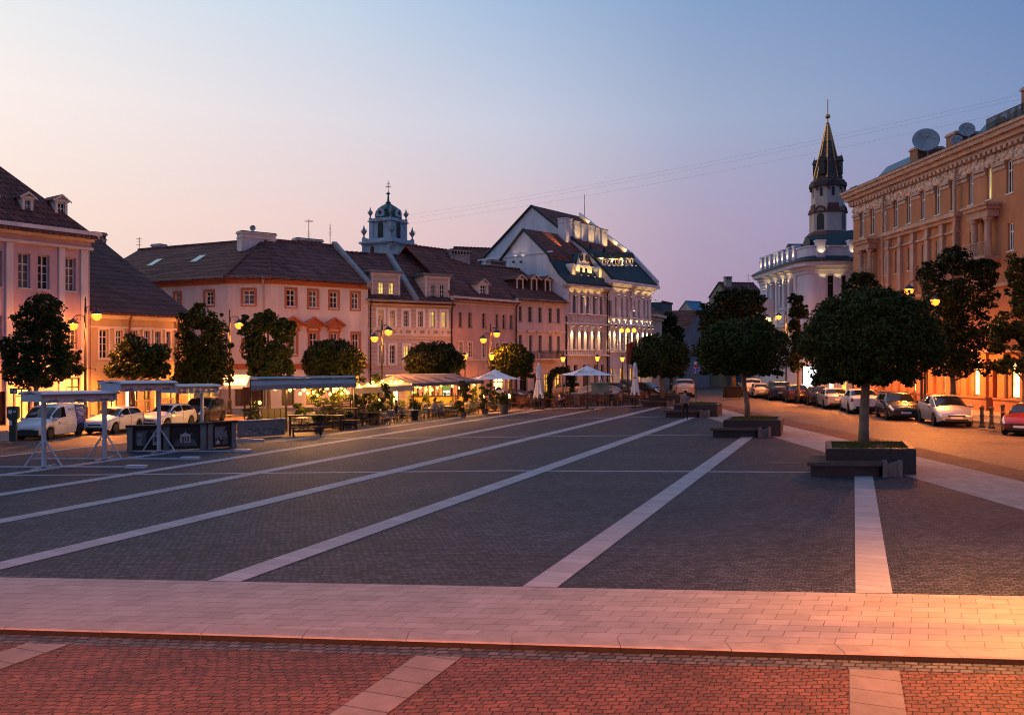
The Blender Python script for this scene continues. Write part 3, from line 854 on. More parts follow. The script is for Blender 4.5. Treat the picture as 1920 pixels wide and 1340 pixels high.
h3.part(mb, 'roof', m_tile, f3c)
pw = MB()
pw.prism([(-.5, ze3 - .35), (-.5, ze3 + .12), (ROD, ze3 + .62 + k3 * ROD), (ROD * 2, ze3 + .5), (ROD * 2, ze3 - .4)], f3c.W - .35, f3c.W + .02, axis='x')
h3.part(pw, 'parapet', m_stone, f3c)
for px, py in ((290, 493), (371, 486)):
    sk = MB()
    x, y, z = f3a.slope(px, py, ze3 + .26, k3)
    a, b = f3a.slope(px - 9, py, ze3 + .26, k3)[0], f3a.slope(px + 9, py, ze3 + .26, k3)[0]
    for mi, e, t in ((1, 0, .05), (0, .09, .07)):
        q = [(x - .42 + e, y - .6 + e), (x + .42 - e, y - .6 + e), (x + .42 - e, y + .6 - e), (x - .42 + e, y + .6 - e)]
        sk.face([(p[0], p[1], ze3 + .26 + k3 * p[1] + t) for p in q], mi)
    h3.part(sk, 'skylight', [glass('skylight_glass', (0.25, 0.33, 0.36), .12, .9), m_dark], f3a)
h3.downpipe(f3b.W - .5, ze3, .1, mat('pale_pipe', (0.45, 0.38, 0.35), 0.6, 0.1, 3), f3b)
xa = f3c.u(480, 6)
h3.chimney(f3c.u(481, 5.4), 5.4, 2.75, 1.0, ze3 + 2.4, f3c.z(481, 437, 5.4), m_p3, slots=0)
h3.chimney(f3c.u(577, 6.4), 6.4, 2.3, .8, ze3 + 2.0, f3c.z(577, 449, 6.4), m_p3, slots=6)
h3.chimney(f3c.u(612, 6.4), 6.4, 1.0, .8, ze3 + 2.0, f3c.z(612, 459, 6.4), m_stone, slots=2)
h3.chimney(f3a.u(298, 6), 6, 1.0, .7, ze3 + 2.4, f3a.z(298, 459, 6), m_p3, f=f3a, slots=3)
# ---- beige house with lit dormers
f4 = Fac((gx(690.5, 66.95), 66.95), (gx(848.5, 70.5), 70.5))
m_p4 = bricks('beige_boards', (0.50, 0.41, 0.37), (0.47, 0.38, 0.35), (0.22, 0.17, 0.15), 40.0, 0.33, 0.014, rough=0.85, bump=0.5, axes='xz', var=0.1, vscale=0.8)
h4 = House('beige_house', 'beige house with a banded front and two pale dormers, some windows lit', f4)
ze4 = f4.z(691, 563)
up4 = px_rows(f4, [(709, 719), (731, 740), (756.5, 766), (784, 793), (807, 815.5), (828, 837)], 581, 611)
lo4 = px_rows(f4, [(711, 720), (731, 741), (757, 767), (785, 794), (808, 816), (829, 838)], 647, 681)
gr4 = [(f4.u(a), f4.u(b), .2, f4.z(770, 706)) for a, b in ((700, 715), (737, 749), (760, 785), (795, 812), (822, 842))]
h4.wall(ze4, up4 + lo4 + gr4, m_p4, reveal=.3)
for r, g in zip(up4, (g_amber, g_amber, g_dark, g_curt, g_warm, g_warm)): h4.window(r, m_frame, g, nx=2, bars=(.28, .52, .76), y=.2, surround=m_white, sw=.2, fw=.04)
for r, g in zip(lo4, (g_dark, g_dark, g_warm, g_dark, g_dark, g_dark)): h4.window(r, m_frame, g, nx=2, bars=(.28, .52, .76), y=.2, surround=m_white, sw=.16, fw=.04)
for r, g in zip(gr4, (g_dark, g_shopw, g_shopd, g_shop, g_shopd)): h4.window(r, m_frame_d, g, nx=2, bars=(.25,), y=.2, sill=False)
h4.bands('cornice', [(ze4 - .30, ze4 - .16, .18), (ze4 - .16, ze4 + .02, .36)], m_cream)
zb4 = f4.z(770, 630)
h4.bands('belt_course', [(zb4, zb4 + .1, .10), (zb4 + .1, zb4 + .58, .04), (zb4 + .58, zb4 + .68, .10)], m_cream)
orn = MB()
for i in range(12):
    x = f4.W * (i + .5) / 12
    orn = MB().box(x - .2 if i % 2 else x - .05, x + .2 if i % 2 else x + .05, -.075, 0, zb4 + .22, zb4 + .46)
    h4.part(orn, 'ornament', m_stone)
k4 = .70
h4.gable_roof(ze4 + .05, k4, 6.1, m_tile, over=.4)
h4.bands('gutter', [(ze4 + .03, ze4 + .1, .5)], m_zinc)
dormer(h4, f4, 696, 750, 512, 557, ze4, k4, m_p4, m_zinc, [(.25, .42, .06, .60), (.60, .77, .06, .60)], 'flat', lit=(1, 1))
dormer(h4, f4, 797, 843, 518, 561, ze4, k4, m_p4, m_zinc, [(.25, .42, .06, .62), (.60, .77, .06, .62)], 'flat', lit=(0, 0))
pw = MB()
xm4 = f4.u(770) + .2
pw.prism([(-.3, ze4 + .1), (-.3, ze4 + .3), (6.1, ze4 + .55 + k4 * 6.1), (12, ze4 + .5), (12, ze4)], xm4, xm4 + .4, axis='x')
h4.part(pw, 'parapet', m_stone)
h4.downpipe(f4.W - .12, ze4, .1, m_dark); h4.downpipe(.14, ze4, .1, m_dark)
h4.chimney(f4.u(860, 6.3), 6.3, 1.9, .8, ze4 + 3.4, f4.z(860, 469, 6.3), m_stone, slots=6)
# ---- rose house
f5 = Fac((gx(848.9, 70.53), 70.53), (gx(967.5, 76.2), 76.2))
m_p5 = mat('rose_plaster', (0.50, 0.34, 0.31), 0.85, 0.13, 0.6, fine=22, streak=0.6)
h5 = House('rose_house', 'plain rose plastered house with narrow windows and one small pedimented dormer', f5)
ze5 = f5.z(850, 557)
cols5 = [(860, 867), (878, 885), (903.5, 911), (929, 935.5), (942, 948.5), (955.5, 962)]
up5, lo5 = px_rows(f5, cols5, 585, 613), px_rows(f5, cols5, 641, 670)
gr5 = [(f5.u(a), f5.u(b), .2, f5.z(900, 706)) for a, b in ((858, 872), (884, 906), (926, 946), (952, 963))]
h5.wall(ze5, up5 + lo5 + gr5, m_p5, reveal=.25)
for r in up5: h5.window(r, m_frame_d, g_dark, nx=2, bars=(.28, .52, .76), y=.16, fw=.04)
for r in lo5: h5.window(r, m_frame, g_dark, nx=2, bars=(.28, .52, .76), y=.16, surround=m_cream, sw=.1, fw=.04)
for r, g in zip(gr5, (g_dark, g_shopd, g_shopw, g_shopd)): h5.window(r, m_framebr, g, nx=2, bars=(.25,), y=.18, sill=False)
h5.bands('cornice', [(ze5 - .55, ze5 - .45, .10), (ze5 - .25, ze5 - .1, .2), (ze5 - .1, ze5 + .08, .42)], m_cream)
h5.bands('belt_course', [(f5.z(900, 676), f5.z(900, 676) + .12, .08)], m_cream)
h5.gable_roof(ze5 + .1, .78, 5.9, m_tile2, over=.45)
h5.gable_ends(ze5, .78, 5.9, m_p5, left=False)
dormer(h5, f5, 897, 915, 531, 556, ze5, .78, m_cream, m_tile2, [(.22, .74, .1, .82)], 'gable')
h5.downpipe(f5.W - .1, ze5, .1, m_dark)
# ---- pale house with brown dormers and a balcony
f6 = Fac((gx(967.9, 76.25), 76.25), (gx(1059, 80.4), 80.4))
m_p6 = mat('pale_pink_plaster', (0.58, 0.45, 0.43), 0.85, 0.12, 0.6, fine=22, streak=0.6)
h6 = House('balcony_house', 'pale pink house with three brown dormers and an iron balcony next to the floodlit gable', f6)
ze6 = f6.z(970, 560)
up6 = px_rows(f6, [(972, 979), (990, 998), (1009, 1016), (1028, 1035), (1044, 1050)], 574, 602)
lo6 = px_rows(f6, [(972, 979), (991, 998), (1009, 1016), (1028, 1035), (1044, 1050)], 628, 659)
gr6 = [(f6.u(a), f6.u(b), .2, f6.z(1020, 700)) for a, b in ((975, 990), (1001, 1013), (1020, 1030), (1040, 1052))]
h6.wall(ze6, up6 + lo6 + gr6, m_p6, reveal=.25)
for r in up6: h6.window(r, m_frame_d, g_dark, nx=2, bars=(.28, .52, .76), y=.16, surround=m_cream, sw=.08, fw=.04)
for r in lo6:
    h6.window(r, m_frame_d, g_dark, nx=2, bars=(.28, .52, .76), y=.16, surround=m_cream, sw=.08, fw=.04)
hood = MB()
for a, b, c, d in lo6: hood.box(a - .3, b + .3, -.22, .02, d + .35, d + .47); hood.box(a - .2, b + .2, -.14, .021, d + .25, d + .35)
h6.part(hood, 'window_hood', m_cream)
for r, g in zip(gr6, (g_dark, g_curt, g_shopd, g_shopd)): h6.window(r, m_framebr, g, nx=2, bars=(.25,), y=.18, sill=False)
h6.bands('cornice', [(ze6 - .45, ze6 - .35, .12), (ze6 - .2, ze6 + .02, .42)], m_cream)
den = MB()
for i in range(26): den.box(f6.W * (i + .25) / 26, f6.W * (i + .7) / 26, -.3, 0, ze6 - .34, ze6 - .21)
h6.part(den, 'dentil', m_cream)
h6.bands('belt_course', [(f6.z(1010, 622), f6.z(1010, 622) + .12, .1)], m_cream)
bal = MB(); xa, xb = f6.u(1001), f6.u(1044); zb6 = f6.z(1022, 672)
bal.box(xa, xb, -.95, .02, zb6 - .12, zb6)
b2 = MB()
for i in range(27):
    x = xa + (xb - xa) * i / 26
    b2.box(x - .014, x + .014, -.92, -.89, zb6, zb6 + .66)
for z in (.02, .2, .46, .66): b2.box(xa - .02, xb + .02, -.925, -.885, zb6 + z, zb6 + z + .04)
for x in (xa, xb - .03):
    for i in range(5): b2.box(x, x + .03, -.88 + .2 * i, -.85 + .2 * i, zb6, zb6 + .66)
    b2.box(x + .002, x + .028, -.9, 0, zb6 + .63, zb6 + .67)
bo = h6.part(bal, 'balcony', m_cream); b2.build('railing', m_dark, bo)
k6 = .55
h6.gable_roof(ze6 + .08, k6, 6.0, m_tile2, over=.5)
h6.gable_ends(ze6, k6, 6.0, m_p6, right=False)
m_brd = mat('brown_boards', (0.10, 0.035, 0.028), 0.8, 0.2, 3, fine=30)
for p in ((968, 981, 521, 545), (995, 1007, 521, 548), (1021, 1032, 523, 550)):
    dormer(h6, f6, *p, ze6, k6, m_brd, m_tile2, [(.2, .8, .1, .8)], 'gable', mfr=m_framebr, f_over=.3)
h6.chimney(f6.u(930, 7), 7, 2.0, .7, ze6 + 2.2, f6.z(930, 489, 7), m_stone, slots=6)
# house behind, only its roof shows
fr = Fac((gx(868, 95), 95), (gx(985, 97), 97))
hr = House('rear_house', 'red tiled roof of a house rising behind the rose house', fr)
zr_ = fr.z(900, 505); hr.wall(zr_, [], m_p5, depth=9); hr.gable_roof(zr_, .62, 4.6, m_tile2, over=.4)
hr.gable_ends(zr_, .62, 4.6, m_p5)
# ---- the two floodlit gabled houses
m_p7 = mat('grey_white_plaster', (0.40, 0.375, 0.39), 0.8, 0.10, 0.6, fine=20, streak=0.5)
m_p8 = mat('clean_white_plaster', (0.60, 0.61, 0.67), 0.8, 0.08, 0.6, fine=20, streak=0.5)
g_spot = emit('spot_lens', (1.0, 0.78, 0.42, 1), 6)
def gable_profile(f, L, pts, side=0.0):
    """outline points seen on the gable at the left end of facade f -> (depth, height)"""
    a = f.world(side, L); b = f.world(side, 0)
    g = Fac((a.x, a.y), (b.x, b.y))
    return [(L - g.u(px), g.z(px, py)) for px, py in pts]
f7 = Fac((gx(1059.3, 80.45), 80.45), (gx(1138.5, 85.0), 85.0))
f8 = Fac((gx(1139, 85.05), 85.05), (gx(1221, 92.0), 92.0))
h7 = House('gabled_house', 'floodlit narrow house with a white side gable, lit curved dormer and glowing pilasters', f7)
ze7 = f7.z(1062, 533)
c7 = [(1060, 1063.8), (1073, 1079), (1087, 1093), (1098, 1104), (1110.5, 1116.5), (1124, 1129.5)]
up7 = px_rows(f7, c7, 549, 587); lo7 = px_rows(f7, c7, 620, 654)
ar7 = [(f7.u(a), f7.u(b), f7.z(1100, 718), f7.z(1100, 684)) for a, b in ((1062.5, 1069), (1076, 1083), (1114, 1120), (1127, 1133))]
do7 = [(f7.u(1093), f7.u(1106), .1, f7.z(1100, 684))]
h7.wall(ze7, up7 + lo7 + ar7 + do7, m_p7, depth=13, reveal=.35)
for r in up7: h7.window(r, m_frame_d, g_dark, nx=1, bars=(.3, .65), y=.26, fw=.05, surround=m_p8, sw=.10)
for r in lo7: h7.window(r, m_frame_d, g_dark, nx=1, bars=(.3,), y=.26, fw=.05)
for r in ar7: h7.window(r, m_framebr, g_dark, nx=2, bars=(.4,), y=.26, fw=.05)
h7.window(do7[0], m_framebr, g_curt, nx=2, bars=(.3,), y=.26, sill=False)
zb = f7.z(1062, 606)
h7.bands('belt_course', [(zb - .06, zb + .10, .22), (f7.z(1062, 588) - .02, f7.z(1062, 588) + .1, .14), (f7.z(1062, 667), f7.z(1062, 667) + .12, .22), (f7.z(1062, 657), f7.z(1062, 657) + .1, .2)], m_p8)
zt, zbm = f7.z(1062, 591), f7.z(1062, 604)
for a, b in c7:
    pan = MB(); x0, x1 = f7.u(a) - .14, f7.u(b) + .14
    for t in (x0, x1 - .06): pan.box(t, t + .06, -.07, .02, zbm, zt)
    pan.box(x0 + .06, x1 - .06, -.07, .02, zbm, zbm + .06); pan.box(x0 + .06, x1 - .06, -.07, .02, zt - .06, zt)
    pan.box((x0 + x1) / 2 - .09, (x0 + x1) / 2 + .09, -.05, .02, zbm + .22, zt - .2)
    h7.part(pan, 'ornament', m_p8)
bl = MB(); za_, zb_ = f7.z(1062, 666), f7.z(1062, 658)
for i in range(24): bl.box(f7.W * (i + .2) / 24, f7.W * (i + .8) / 24, -.13, .02, za_, zb_)
h7.part(bl, 'baluster_band', m_p8)
h7.bands('cornice', [(ze7 - .95, ze7 - .82, .15), (ze7 - .35, ze7 - .18, .35), (ze7 - .18, ze7 + .02, .62)], m_p7)
pil7 = [1070.5, 1085, 1096, 1108.5, 1121.5]
pz1, pz0 = f7.z(1062, 609), f7.z(1062, 655)
for p in pil7:
    pp = MB(); u = f7.u(p); pp.box(u - .2, u + .2, -.10, .02, pz0, pz1); h7.part(pp, 'pilaster', m_p8); pp = MB()
    pp.box(u - .16, u + .16, -.08, .02, f7.z(1062, 588), ze7 - .95)
    h7.part(pp, 'pilaster', m_p8)
def spot_down(h, f, x, y, z, energy, zt, size=26, col=(1.0, 0.60, 0.21), up=False, tgt=0.35):
    """a small facade floodlight; its lens is part of the house, the light hangs on it"""
    mb = MB()
    s_ = -1 if up else 1
    mb.box(x - .07, x + .07, y - .08, y + .06, z, z + .12)
    mb.box(x - .05, x + .05, y - .06, y + .04, z - .012 if not up else z + .12, z - .002 if not up else z + .132, 1)
    o = h.part(mb, 'floodlight', [m_dark, g_spot], f)
    zz_ = z - .04 if not up else z + .16
    light('floodlight_beam', 'SPOT', (x, y, zz_), energy, col, o, .03, R(size), (x, y + tgt, zt), .5)
    return o
for p in pil7: spot_down(h7, f7, f7.u(p), -.34, pz1 - .05, 520, pz0 + .4, 34)
for p in (1071, 1085, 1097, 1109, 1122): spot_down(h7, f7, f7.u(p), -.55, ze7 - 1.25, 55, ze7 - .3, 75, up=True, tgt=.3)
spot_down(h7, f7, f7.u(1097), -.40, f7.z(1097, 592), 200, ze7 - 1.2, 22, up=True, tgt=.3)
L7 = 13.6
rp = gable_profile(f7, L7, [(1064, 527), (1051, 515), (1034, 489), (1030, 479), (983, 431)])
rp[0] = (-.55, ze7 + .05)
ap = rp[-1]
prof7 = rp + [(2 * ap[0] - y, z) for y, z in rp[:-1][::-1]]
profile_roof(h7, f7, prof7[:3], -.06, f7.W + .15, m_tin, 'mansard')
profile_roof(h7, f7, prof7[2:7], -.06, f7.W + .15, m_tile2, 'roof')
def gable_wall(h, f, prof, x, m, zlow, edge=True):
    mb = MB()
    mb.face([(x, prof[0][0] + .1, zlow)] + [(x, y, z - .02) for y, z in prof] + [(x, prof[-1][0] - .1, zlow)])
    o = h.part(mb, 'gable_wall', m, f)
    if edge:
        e = MB()
        for (ya, za), (yb, zb) in zip(prof[:-1], prof[1:]): e.tube([(x - .12, ya, za + .06), (x - .12, yb, zb + .06)], .13, 5)
        h.part(e, 'verge', m_tin, f)
    return o
gable_wall(h7, f7, prof7, -.03, m_p8, ze7 - 3)
gl = MB()
b7 = gable_profile(f7, L7, [(905, 496), (1030, 489)])
gl.box(-.12, -.031, 1.5, 12.0, f7.z(1059, 470), f7.z(1059, 470) + .15)
h7.part(gl, 'string_course', m_p8)
# lit gabled dormer with scrolls and two arched dormers
yd = .9
def z7(px, py): return f7.z(px, py, yd)
xa, xb = f7.u(1080, yd), f7.u(1110, yd); z0, z1, z2 = z7(1095, 521), z7(1095, 500), z7(1095, 474); xm = (xa + xb) / 2; w = xb - xa
m_dl = mat('dormer_white', (0.68, 0.64, 0.56), 0.75, 0.1, 1.5)
db = MB()
db.prism([(xa, z0 - .4), (xb, z0 - .4), (xb, z1), (xb - .12 * w, z1 + .1), (xb - .2 * w, z1 + .45 * (z2 - z1)), (xb - .3 * w, z2 - .15), (xm + .08 * w, z2), (xm - .08 * w, z2), (xa + .3 * w, z2 - .15), (xa + .2 * w, z1 + .45 * (z2 - z1)), (xa + .12 * w, z1 + .1), (xa, z1)], yd, yd + .25)
db.box(xa - .1, xb + .1, yd - .12, yd, z1 - .02, z1 + .1)
d7 = h7.part(db, 'dormer', m_dl)
dw = MB()
for c in (.32, .62):
    dw.box(xa + w * c - .16, xa + w * c + .16, yd - .03, yd - .005, z0 + .1, z1 - .15)
dw.build('dormer_window', g_dark, d7)
sc = MB()
for s_ in (-1, 1):
    pts = []
    for i in range(22):
        t = i / 21; a = t * 3.3 * math.pi; r = .42 * (1 - t * .8)
        pts.append((xm + s_ * (.48 + r * math.cos(a) * .75), yd - .03, (z1 + z2) / 2 + .15 + r * math.sin(a) * 1.1))
    sc.tube(pts, .06, 5)
sc.build('scroll', m_dark, d7)
dr = MB()
dr.prism([(xa - .1, z1), (xb + .1, z1), (xm + .1 * w, z2 + .08), (xm - .1 * w, z2 + .08)], yd + .26, yd + 4.2)
dr.build('dormer_roof', m_tin, d7)
for a_, b_ in ((1067.5, 1075), (1117.5, 1125)):
    p, q = f7.u(a_, yd), f7.u(b_, yd); c = (p + q) / 2; r = (q - p) / 2
    zz0, zz1 = z7(1095, 522 if a_ < 1100 else 522), z7(1095, 499)
    ab = MB()
    outer = [(p - .1, zz0 - .3), (q + .1, zz0 - .3), (q + .1, zz1 - r)] + [(c + (r + .1) * math.cos(t * math.pi / 8), zz1 - r + (r + .12) * math.sin(t * math.pi / 8)) for t in range(1, 8)] + [(p - .1, zz1 - r)]
    ab.prism(outer, yd - .3, yd + 1.8)
    o = h7.part(ab, 'dormer', m_dl)
    ib = MB()
    ib.prism([(p + .1, zz0 + .1), (q - .1, zz0 + .1), (q - .1, zz1 - r)] + [(c + (r - .1) * math.cos(t * math.pi / 8), zz1 - r + (r - .1) * math.sin(t * math.pi / 8)) for t in range(1, 8)] + [(p + .1, zz1 - r)], yd - .32, yd - .302)
    ib.build('dormer_window', lit_room('lit_dormer', (1, .60, .20, 1), 1.3), o)
for x in (xa + .08 * w, xb - .08 * w, xm): spot_down(h7, f7, x, yd - .55, z0 + .02, 85, z1 + .5, 105, up=True, tgt=.55)
# the streak of light up the tiles
x, y, z = f7.slope(1072, 483, *(lambda a, b: (a[1] - (b[1] - a[1]) / (b[0] - a[0]) * a[0], (b[1] - a[1]) / (b[0] - a[0])))(prof7[3], prof7[4]))
sb = MB(); sb.box(x - .1, x + .1, y - .25, y - .05, z + .02, z + .26)
so = h7.part(sb, 'floodlight', m_dark)
light('floodlight_beam', 'SPOT', (x, y - .1, z + .50), 4200, (1, .45, .10), so, .04, R(24), (x - .4, y + 3.4, z + .32 + 3.4 * (prof7[4][1] - prof7[3][1]) / (prof7[4][0] - prof7[3][0])), .6)
for px in (968, 982):
    g7 = gable_profile(f7, L7, [(px, 486)])[0]
    sb = MB(); sb.box(-.5, -.3, g7[0] - .1, g7[0] + .1, g7[1] - .4, g7[1] - .2)
    so = h7.part(sb, 'floodlight', m_dark)
    light('floodlight_beam', 'SPOT', (-.4, g7[0], g7[1] - .12), 26, (1, .62, .4), so, .04, R(70), (-.05, g7[0], g7[1] + 1.5), .8)
h7.downpipe(.1, ze7, .1, m_dark); h7.downpipe(f7.W - .1, ze7, .1, m_dark)

h8 = House('hotel', 'large white floodlit house with a tall gable, six lit chimneys and pedimented windows', f8)
ze8 = f8.z(1142, 526)
c8 = [(1143, 1147), (1153, 1157), (1164.5, 1168.5), (1174.5, 1178.5), (1187, 1191), (1196, 1200), (1206.5, 1210), (1213, 1216.5)]
up8 = px_rows(f8, c8, 556, 590)
lo8 = px_rows(f8, c8, 619, 654)
gr8 = [(f8.u(a), f8.u(b), .2, f8.z(1150, 690)) for a, b in ((1146, 1153), (1163, 1170), (1181, 1188), (1199, 1205))]
h8.wall(ze8, up8 + lo8 + gr8, m_p8, depth=18.5, reveal=.38)
for r in up8: h8.window(r, m_frame_d, g_dark, nx=1, bars=(.3, .65), y=.28, fw=.05)
for r in lo8: h8.window(r, m_frame_d, g_dark, nx=1, bars=(.3,), y=.28, fw=.05)
for r in gr8: h8.window(r, m_framebr, g_shopd, nx=2, bars=(.3,), y=.28, fw=.05)
for r in lo8:
    pb = MB(); a, b, c, d = r; m_ = (a + b) / 2
    pb.box(a - .14, b + .14, -.18, .02, d + .25, d + .42)
    pb.prism([(a - .2, d + .42), (b + .2, d + .42), (m_, d + 1.05)], -.26, .021)
    h8.part(pb, 'pediment', m_p8)
zq = f8.z(1142, 597)
h8.bands('belt_course', [(zq, zq + .12, .14), (f8.z(1142, 660), f8.z(1142, 660) + .12, .16), (f8.z(1142, 550), f8.z(1142, 550) + .1, .08)], m_p8)
h8.bands('cornice', [(ze8 - .85, ze8 - .65, .22), (ze8 - .5, ze8 - .3, .5), (ze8 - .3, ze8 + .02, .85)], m_p8)
mp = [(c8[i][1] + c8[i + 1][0]) / 2 for i in range(7)]
for p in [1141] + mp + [1219]: h8.part(MB().box(f8.u(p) - .18, f8.u(p) + .18, -.13, .02, f8.z(1142, 657), f8.z(1142, 614)), 'pilaster', m_p8)
for p in [1141] + mp + [1219]:
    spot_down(h8, f8, f8.u(p), -.34, f8.z(1142, 612), 1000, f8.z(1142, 652), 34)
    spot_down(h8, f8, f8.u(p), -.30, f8.z(1142, 609.5), 60, f8.z(1142, 600), 70, up=True)
for p in (1146, 1158, 1170, 1192, 1206, 1216): spot_down(h8, f8, f8.u(p), -.9, ze8 - 1.6, 55, ze8 - .2, 80, up=True, tgt=.7)
spot_down(h8, f8, f8.u(1182.7), -.42, f8.z(1142, 596), 1300, ze8 - .8, 26, up=True)
st = MB(); ux = f8.u(1182.7)
st.lathe([(.22, 0), (.26, .15), (.16, .3), (.14, .9), (.22, 1.25), (.20, 1.6), (.1, 1.75), (.13, 1.9), (.12, 2.05), (.03, 2.15)], (ux, -.24, f8.z(1142, 580)), 10)
h8.part(st, 'statue', m_p8, smooth=True)
L8 = 18.7
rp = gable_profile(f8, L8, [(1133, 512), (1099, 467), (1060, 437), (998, 387)])
rp[0] = (-.7, ze8 + .05)
ap = rp[-1]
prof8 = rp + [(2 * ap[0] - y, z) for y, z in rp[:-1][::-1]]
profile_roof(h8, f8, prof8[:2], -.06, f8.W + .3, m_tin, 'mansard')
profile_roof(h8, f8, prof8[1:6], -.06, f8.W + .3, m_tile2, 'roof')
gable_wall(h8, f8, prof8, -.03, m_p8, ze8 - 2)
e = MB()
for (ya, za), (yb, zb) in zip(prof8[:3], prof8[1:4]): e.prism([(ya, za), (yb, zb), (yb, zb + .55), (ya, za + .55)], f8.W + .02, f8.W + .42, axis='x')
po = h8.part(e, 'parapet', m_p8)
for i in (1, 2):
    (ya, za), (yb, zb) = prof8[i], prof8[i + 1]
    for t in (.15, .6): light('parapet_light', 'SPOT', (f8.W - .5, ya + (yb - ya) * t, za + (zb - za) * t + .3), 110, (1, .62, .22), po, .04, R(80), (f8.W + .1, ya + (yb - ya) * (t + .35), za + (zb - za) * (t + .35) + .3), .6)
def slope8(px, py):
    a, b = prof8[1], prof8[3]
    k = (b[1] - a[1]) / (b[0] - a[0])
    return f8.slope(px, py, a[1] - k * a[0], k)
for (pa, pb_, pt, pbm, lit_) in ((1060, 1077, 408, 446, 0), (1077, 1092, 414, 450, 1), (1092, 1103, 419, 455, 0), (1103.5, 1117, 422, 457, 1), (1117, 1128, 426, 460, 0), (1128.5, 1142, 430, 464, 1)):
    x, y, z = slope8((pa + pb_) / 2, pbm)
    zt = f8.z((pa + pb_) / 2, pt, y)
    wpx = abs(f8.u(pb_, y) - f8.u(pa, y)) * .80
    h8.chimney(x, y + .6, min(1.1, wpx), 1.0, z - .6, zt, m_p8, f=f8, slots=0)
    if lit_:
        sb = MB(); sb.box(x - .12, x + .12, y - 1.6, y - 1.4, z - 1.0, z - .6)
        so = h8.part(sb, 'floodlight', m_dark)
        light('floodlight_beam', 'SPOT', (x, y - 1.5, z - .35), 210, (1, .58, .16), so, .05, R(60), (x, y + .1, zt - .7), .6)
        light('floodlight_wash', 'SPOT', (x - .9, y - 3.6, z - 2.3), 1900, (1, .48, .11), so, .05, R(40), (x - .8, y - .4, z - .6), .7)
k_a = (prof8[1][1] - prof8[0][1]) / (prof8[1][0] - prof8[0][0]); z_a = prof8[0][1] - k_a * prof8[0][0]
for px in (1130, 1139, 1147.5, 1153, 1161.5, 1173.5, 1181):
    x, y, z = f8.slope(px, 497, z_a, k_a)
    zt = f8.z(px, 484, y)
    mb = MB(); hw = .36
    mb.box(x - hw, x + hw, y - .2, y + 1.6, z - .3, zt)
    d = h8.part(mb, 'dormer', m_dl)
    q = MB(); q.prism([(x - hw - .15, zt), (x + hw + .15, zt), (x + .12, zt + .55), (x - .12, zt + .55)], y - .32, y + 1.8)
    q.build('dormer_roof', m_tin, d)
    q = MB(); q.box(x - .2, x + .2, y - .23, y - .205, z + .1, zt - .2)
    q.build('dormer_window', g_dark, d)
    spot_down(h8, f8, x, y - .75, z - .25, 60, zt, 80, up=True, tgt=.6)
fp = MB(); fp.cyl((f8.u(1096, 10), 10, 17), (f8.u(1096, 10), 10, f8.z(1096, 365, 10)), .05, .03, 6)
h8.part(fp, 'mast', m_stone)
h8.downpipe(.12, ze8, .1, m_dark)
# low annex past the hotel
f9 = Fac((gx(1222, 93), 93), (gx(1241, 97), 97))
h9 = House('annex', 'small grey annex with a heavy cornice beyond the white floodlit hotel', f9)
z9 = f9.z(1230, 590)
h9.wall(z9, [(f9.u(1228), f9.u(1233), 3.5, 6.2)], m_p7, depth=10)
h9.window((f9.u(1228), f9.u(1233), 3.5, 6.2), m_frame_d, g_dark)
h9.bands('cornice', [(z9 - .6, z9 - .4, .2), (z9 - .3, z9 + .02, .5)], m_p7)
h9.gable_roof(z9, .8, 4, m_tile2)
# ---- long orange house on the right
fo = Fac((31.4, 78.5), (34.9, 28.0))
m_o = mat('orange_plaster', (0.42, 0.19, 0.10), 0.88, 0.16, 0.45, fine=16, streak=0.5)
m_ot = mat('sandstone_trim', (0.43, 0.295, 0.235), 0.85, 0.18, 1.2, fine=18, streak=0.4)
m_op = mat('plinth_stone', (0.26, 0.13, 0.09), 0.85, 0.2, 1.0, fine=15)
ho = House('orange_house', 'long orange plastered house with a heavy dentilled cornice and satellite dishes on its roof', fo)
SO = .45
zeo = fo.z(1596, 389)
c_top = [(1613, 1620.6), (1632.5, 1640), (1654.5, 1661.5), (1676, 1684), (1700, 1708), (1726.5, 1735), (1753.5, 1763), (1782, 1792), (1816, 1825.5), (1850, 1860), (1887, 1899.5), (1932, 1948), (1985, 2005)]
def span(f, cols, px, y0, y1):
    za, zb = f.z(px, y0), f.z(px, y1)
    return [(f.u(a), f.u(b), zb, za) for a, b in cols]
t_o = span(fo, c_top, 1758, 348, 403)
c_mid = [(1613.5, 1621), (1655, 1662), (1678, 1685.5), (1702, 1710), (1728, 1736), (1754, 1763), (1785, 1793.5), (1818, 1827), (1851, 1859), (1889.5, 1901), (1935, 1950)]
m_os = span(fo, c_mid, 1823, 435, 484)
bal_d = (fo.u(1629), fo.u(1637), fo.z(1633, 523), fo.z(1633, 475))
c_gr = [(1671, 1679), (1688.5, 1693.5), (1709, 1716.5), (1735, 1742), (1764.5, 1772), (1795, 1803), (1822, 1839), (1892, 1914)]
gz1, gz0 = fo.z(1838, 676), fo.z(1838, 742)
g_o = [(fo.u(a), fo.u(b), gz0, gz1) for a, b in c_gr]
door_o = [(fo.u(1861), fo.u(1874), SO, gz1), (fo.u(1722), fo.u(1730), SO, gz1)]
ho.wall(zeo + .3, t_o + m_os + [bal_d] + g_o + door_o, m_o, depth=14, reveal=.3)
for r in t_o:
    lit_ = r is t_o[9]
    ho.window(r, m_white, g_warm if lit_ else (g_dark if r[0] * 7 % 3 > 1 else g_curt), nx=2, bars=(.32,), y=.14, fw=.10, ms=m_white)
for r in m_os + [bal_d]: ho.window(r, m_white, g_dark if r[0] * 5 % 2 > 1 else g_curt, nx=2, bars=(.32,), y=.14, fw=.10, ms=m_white)
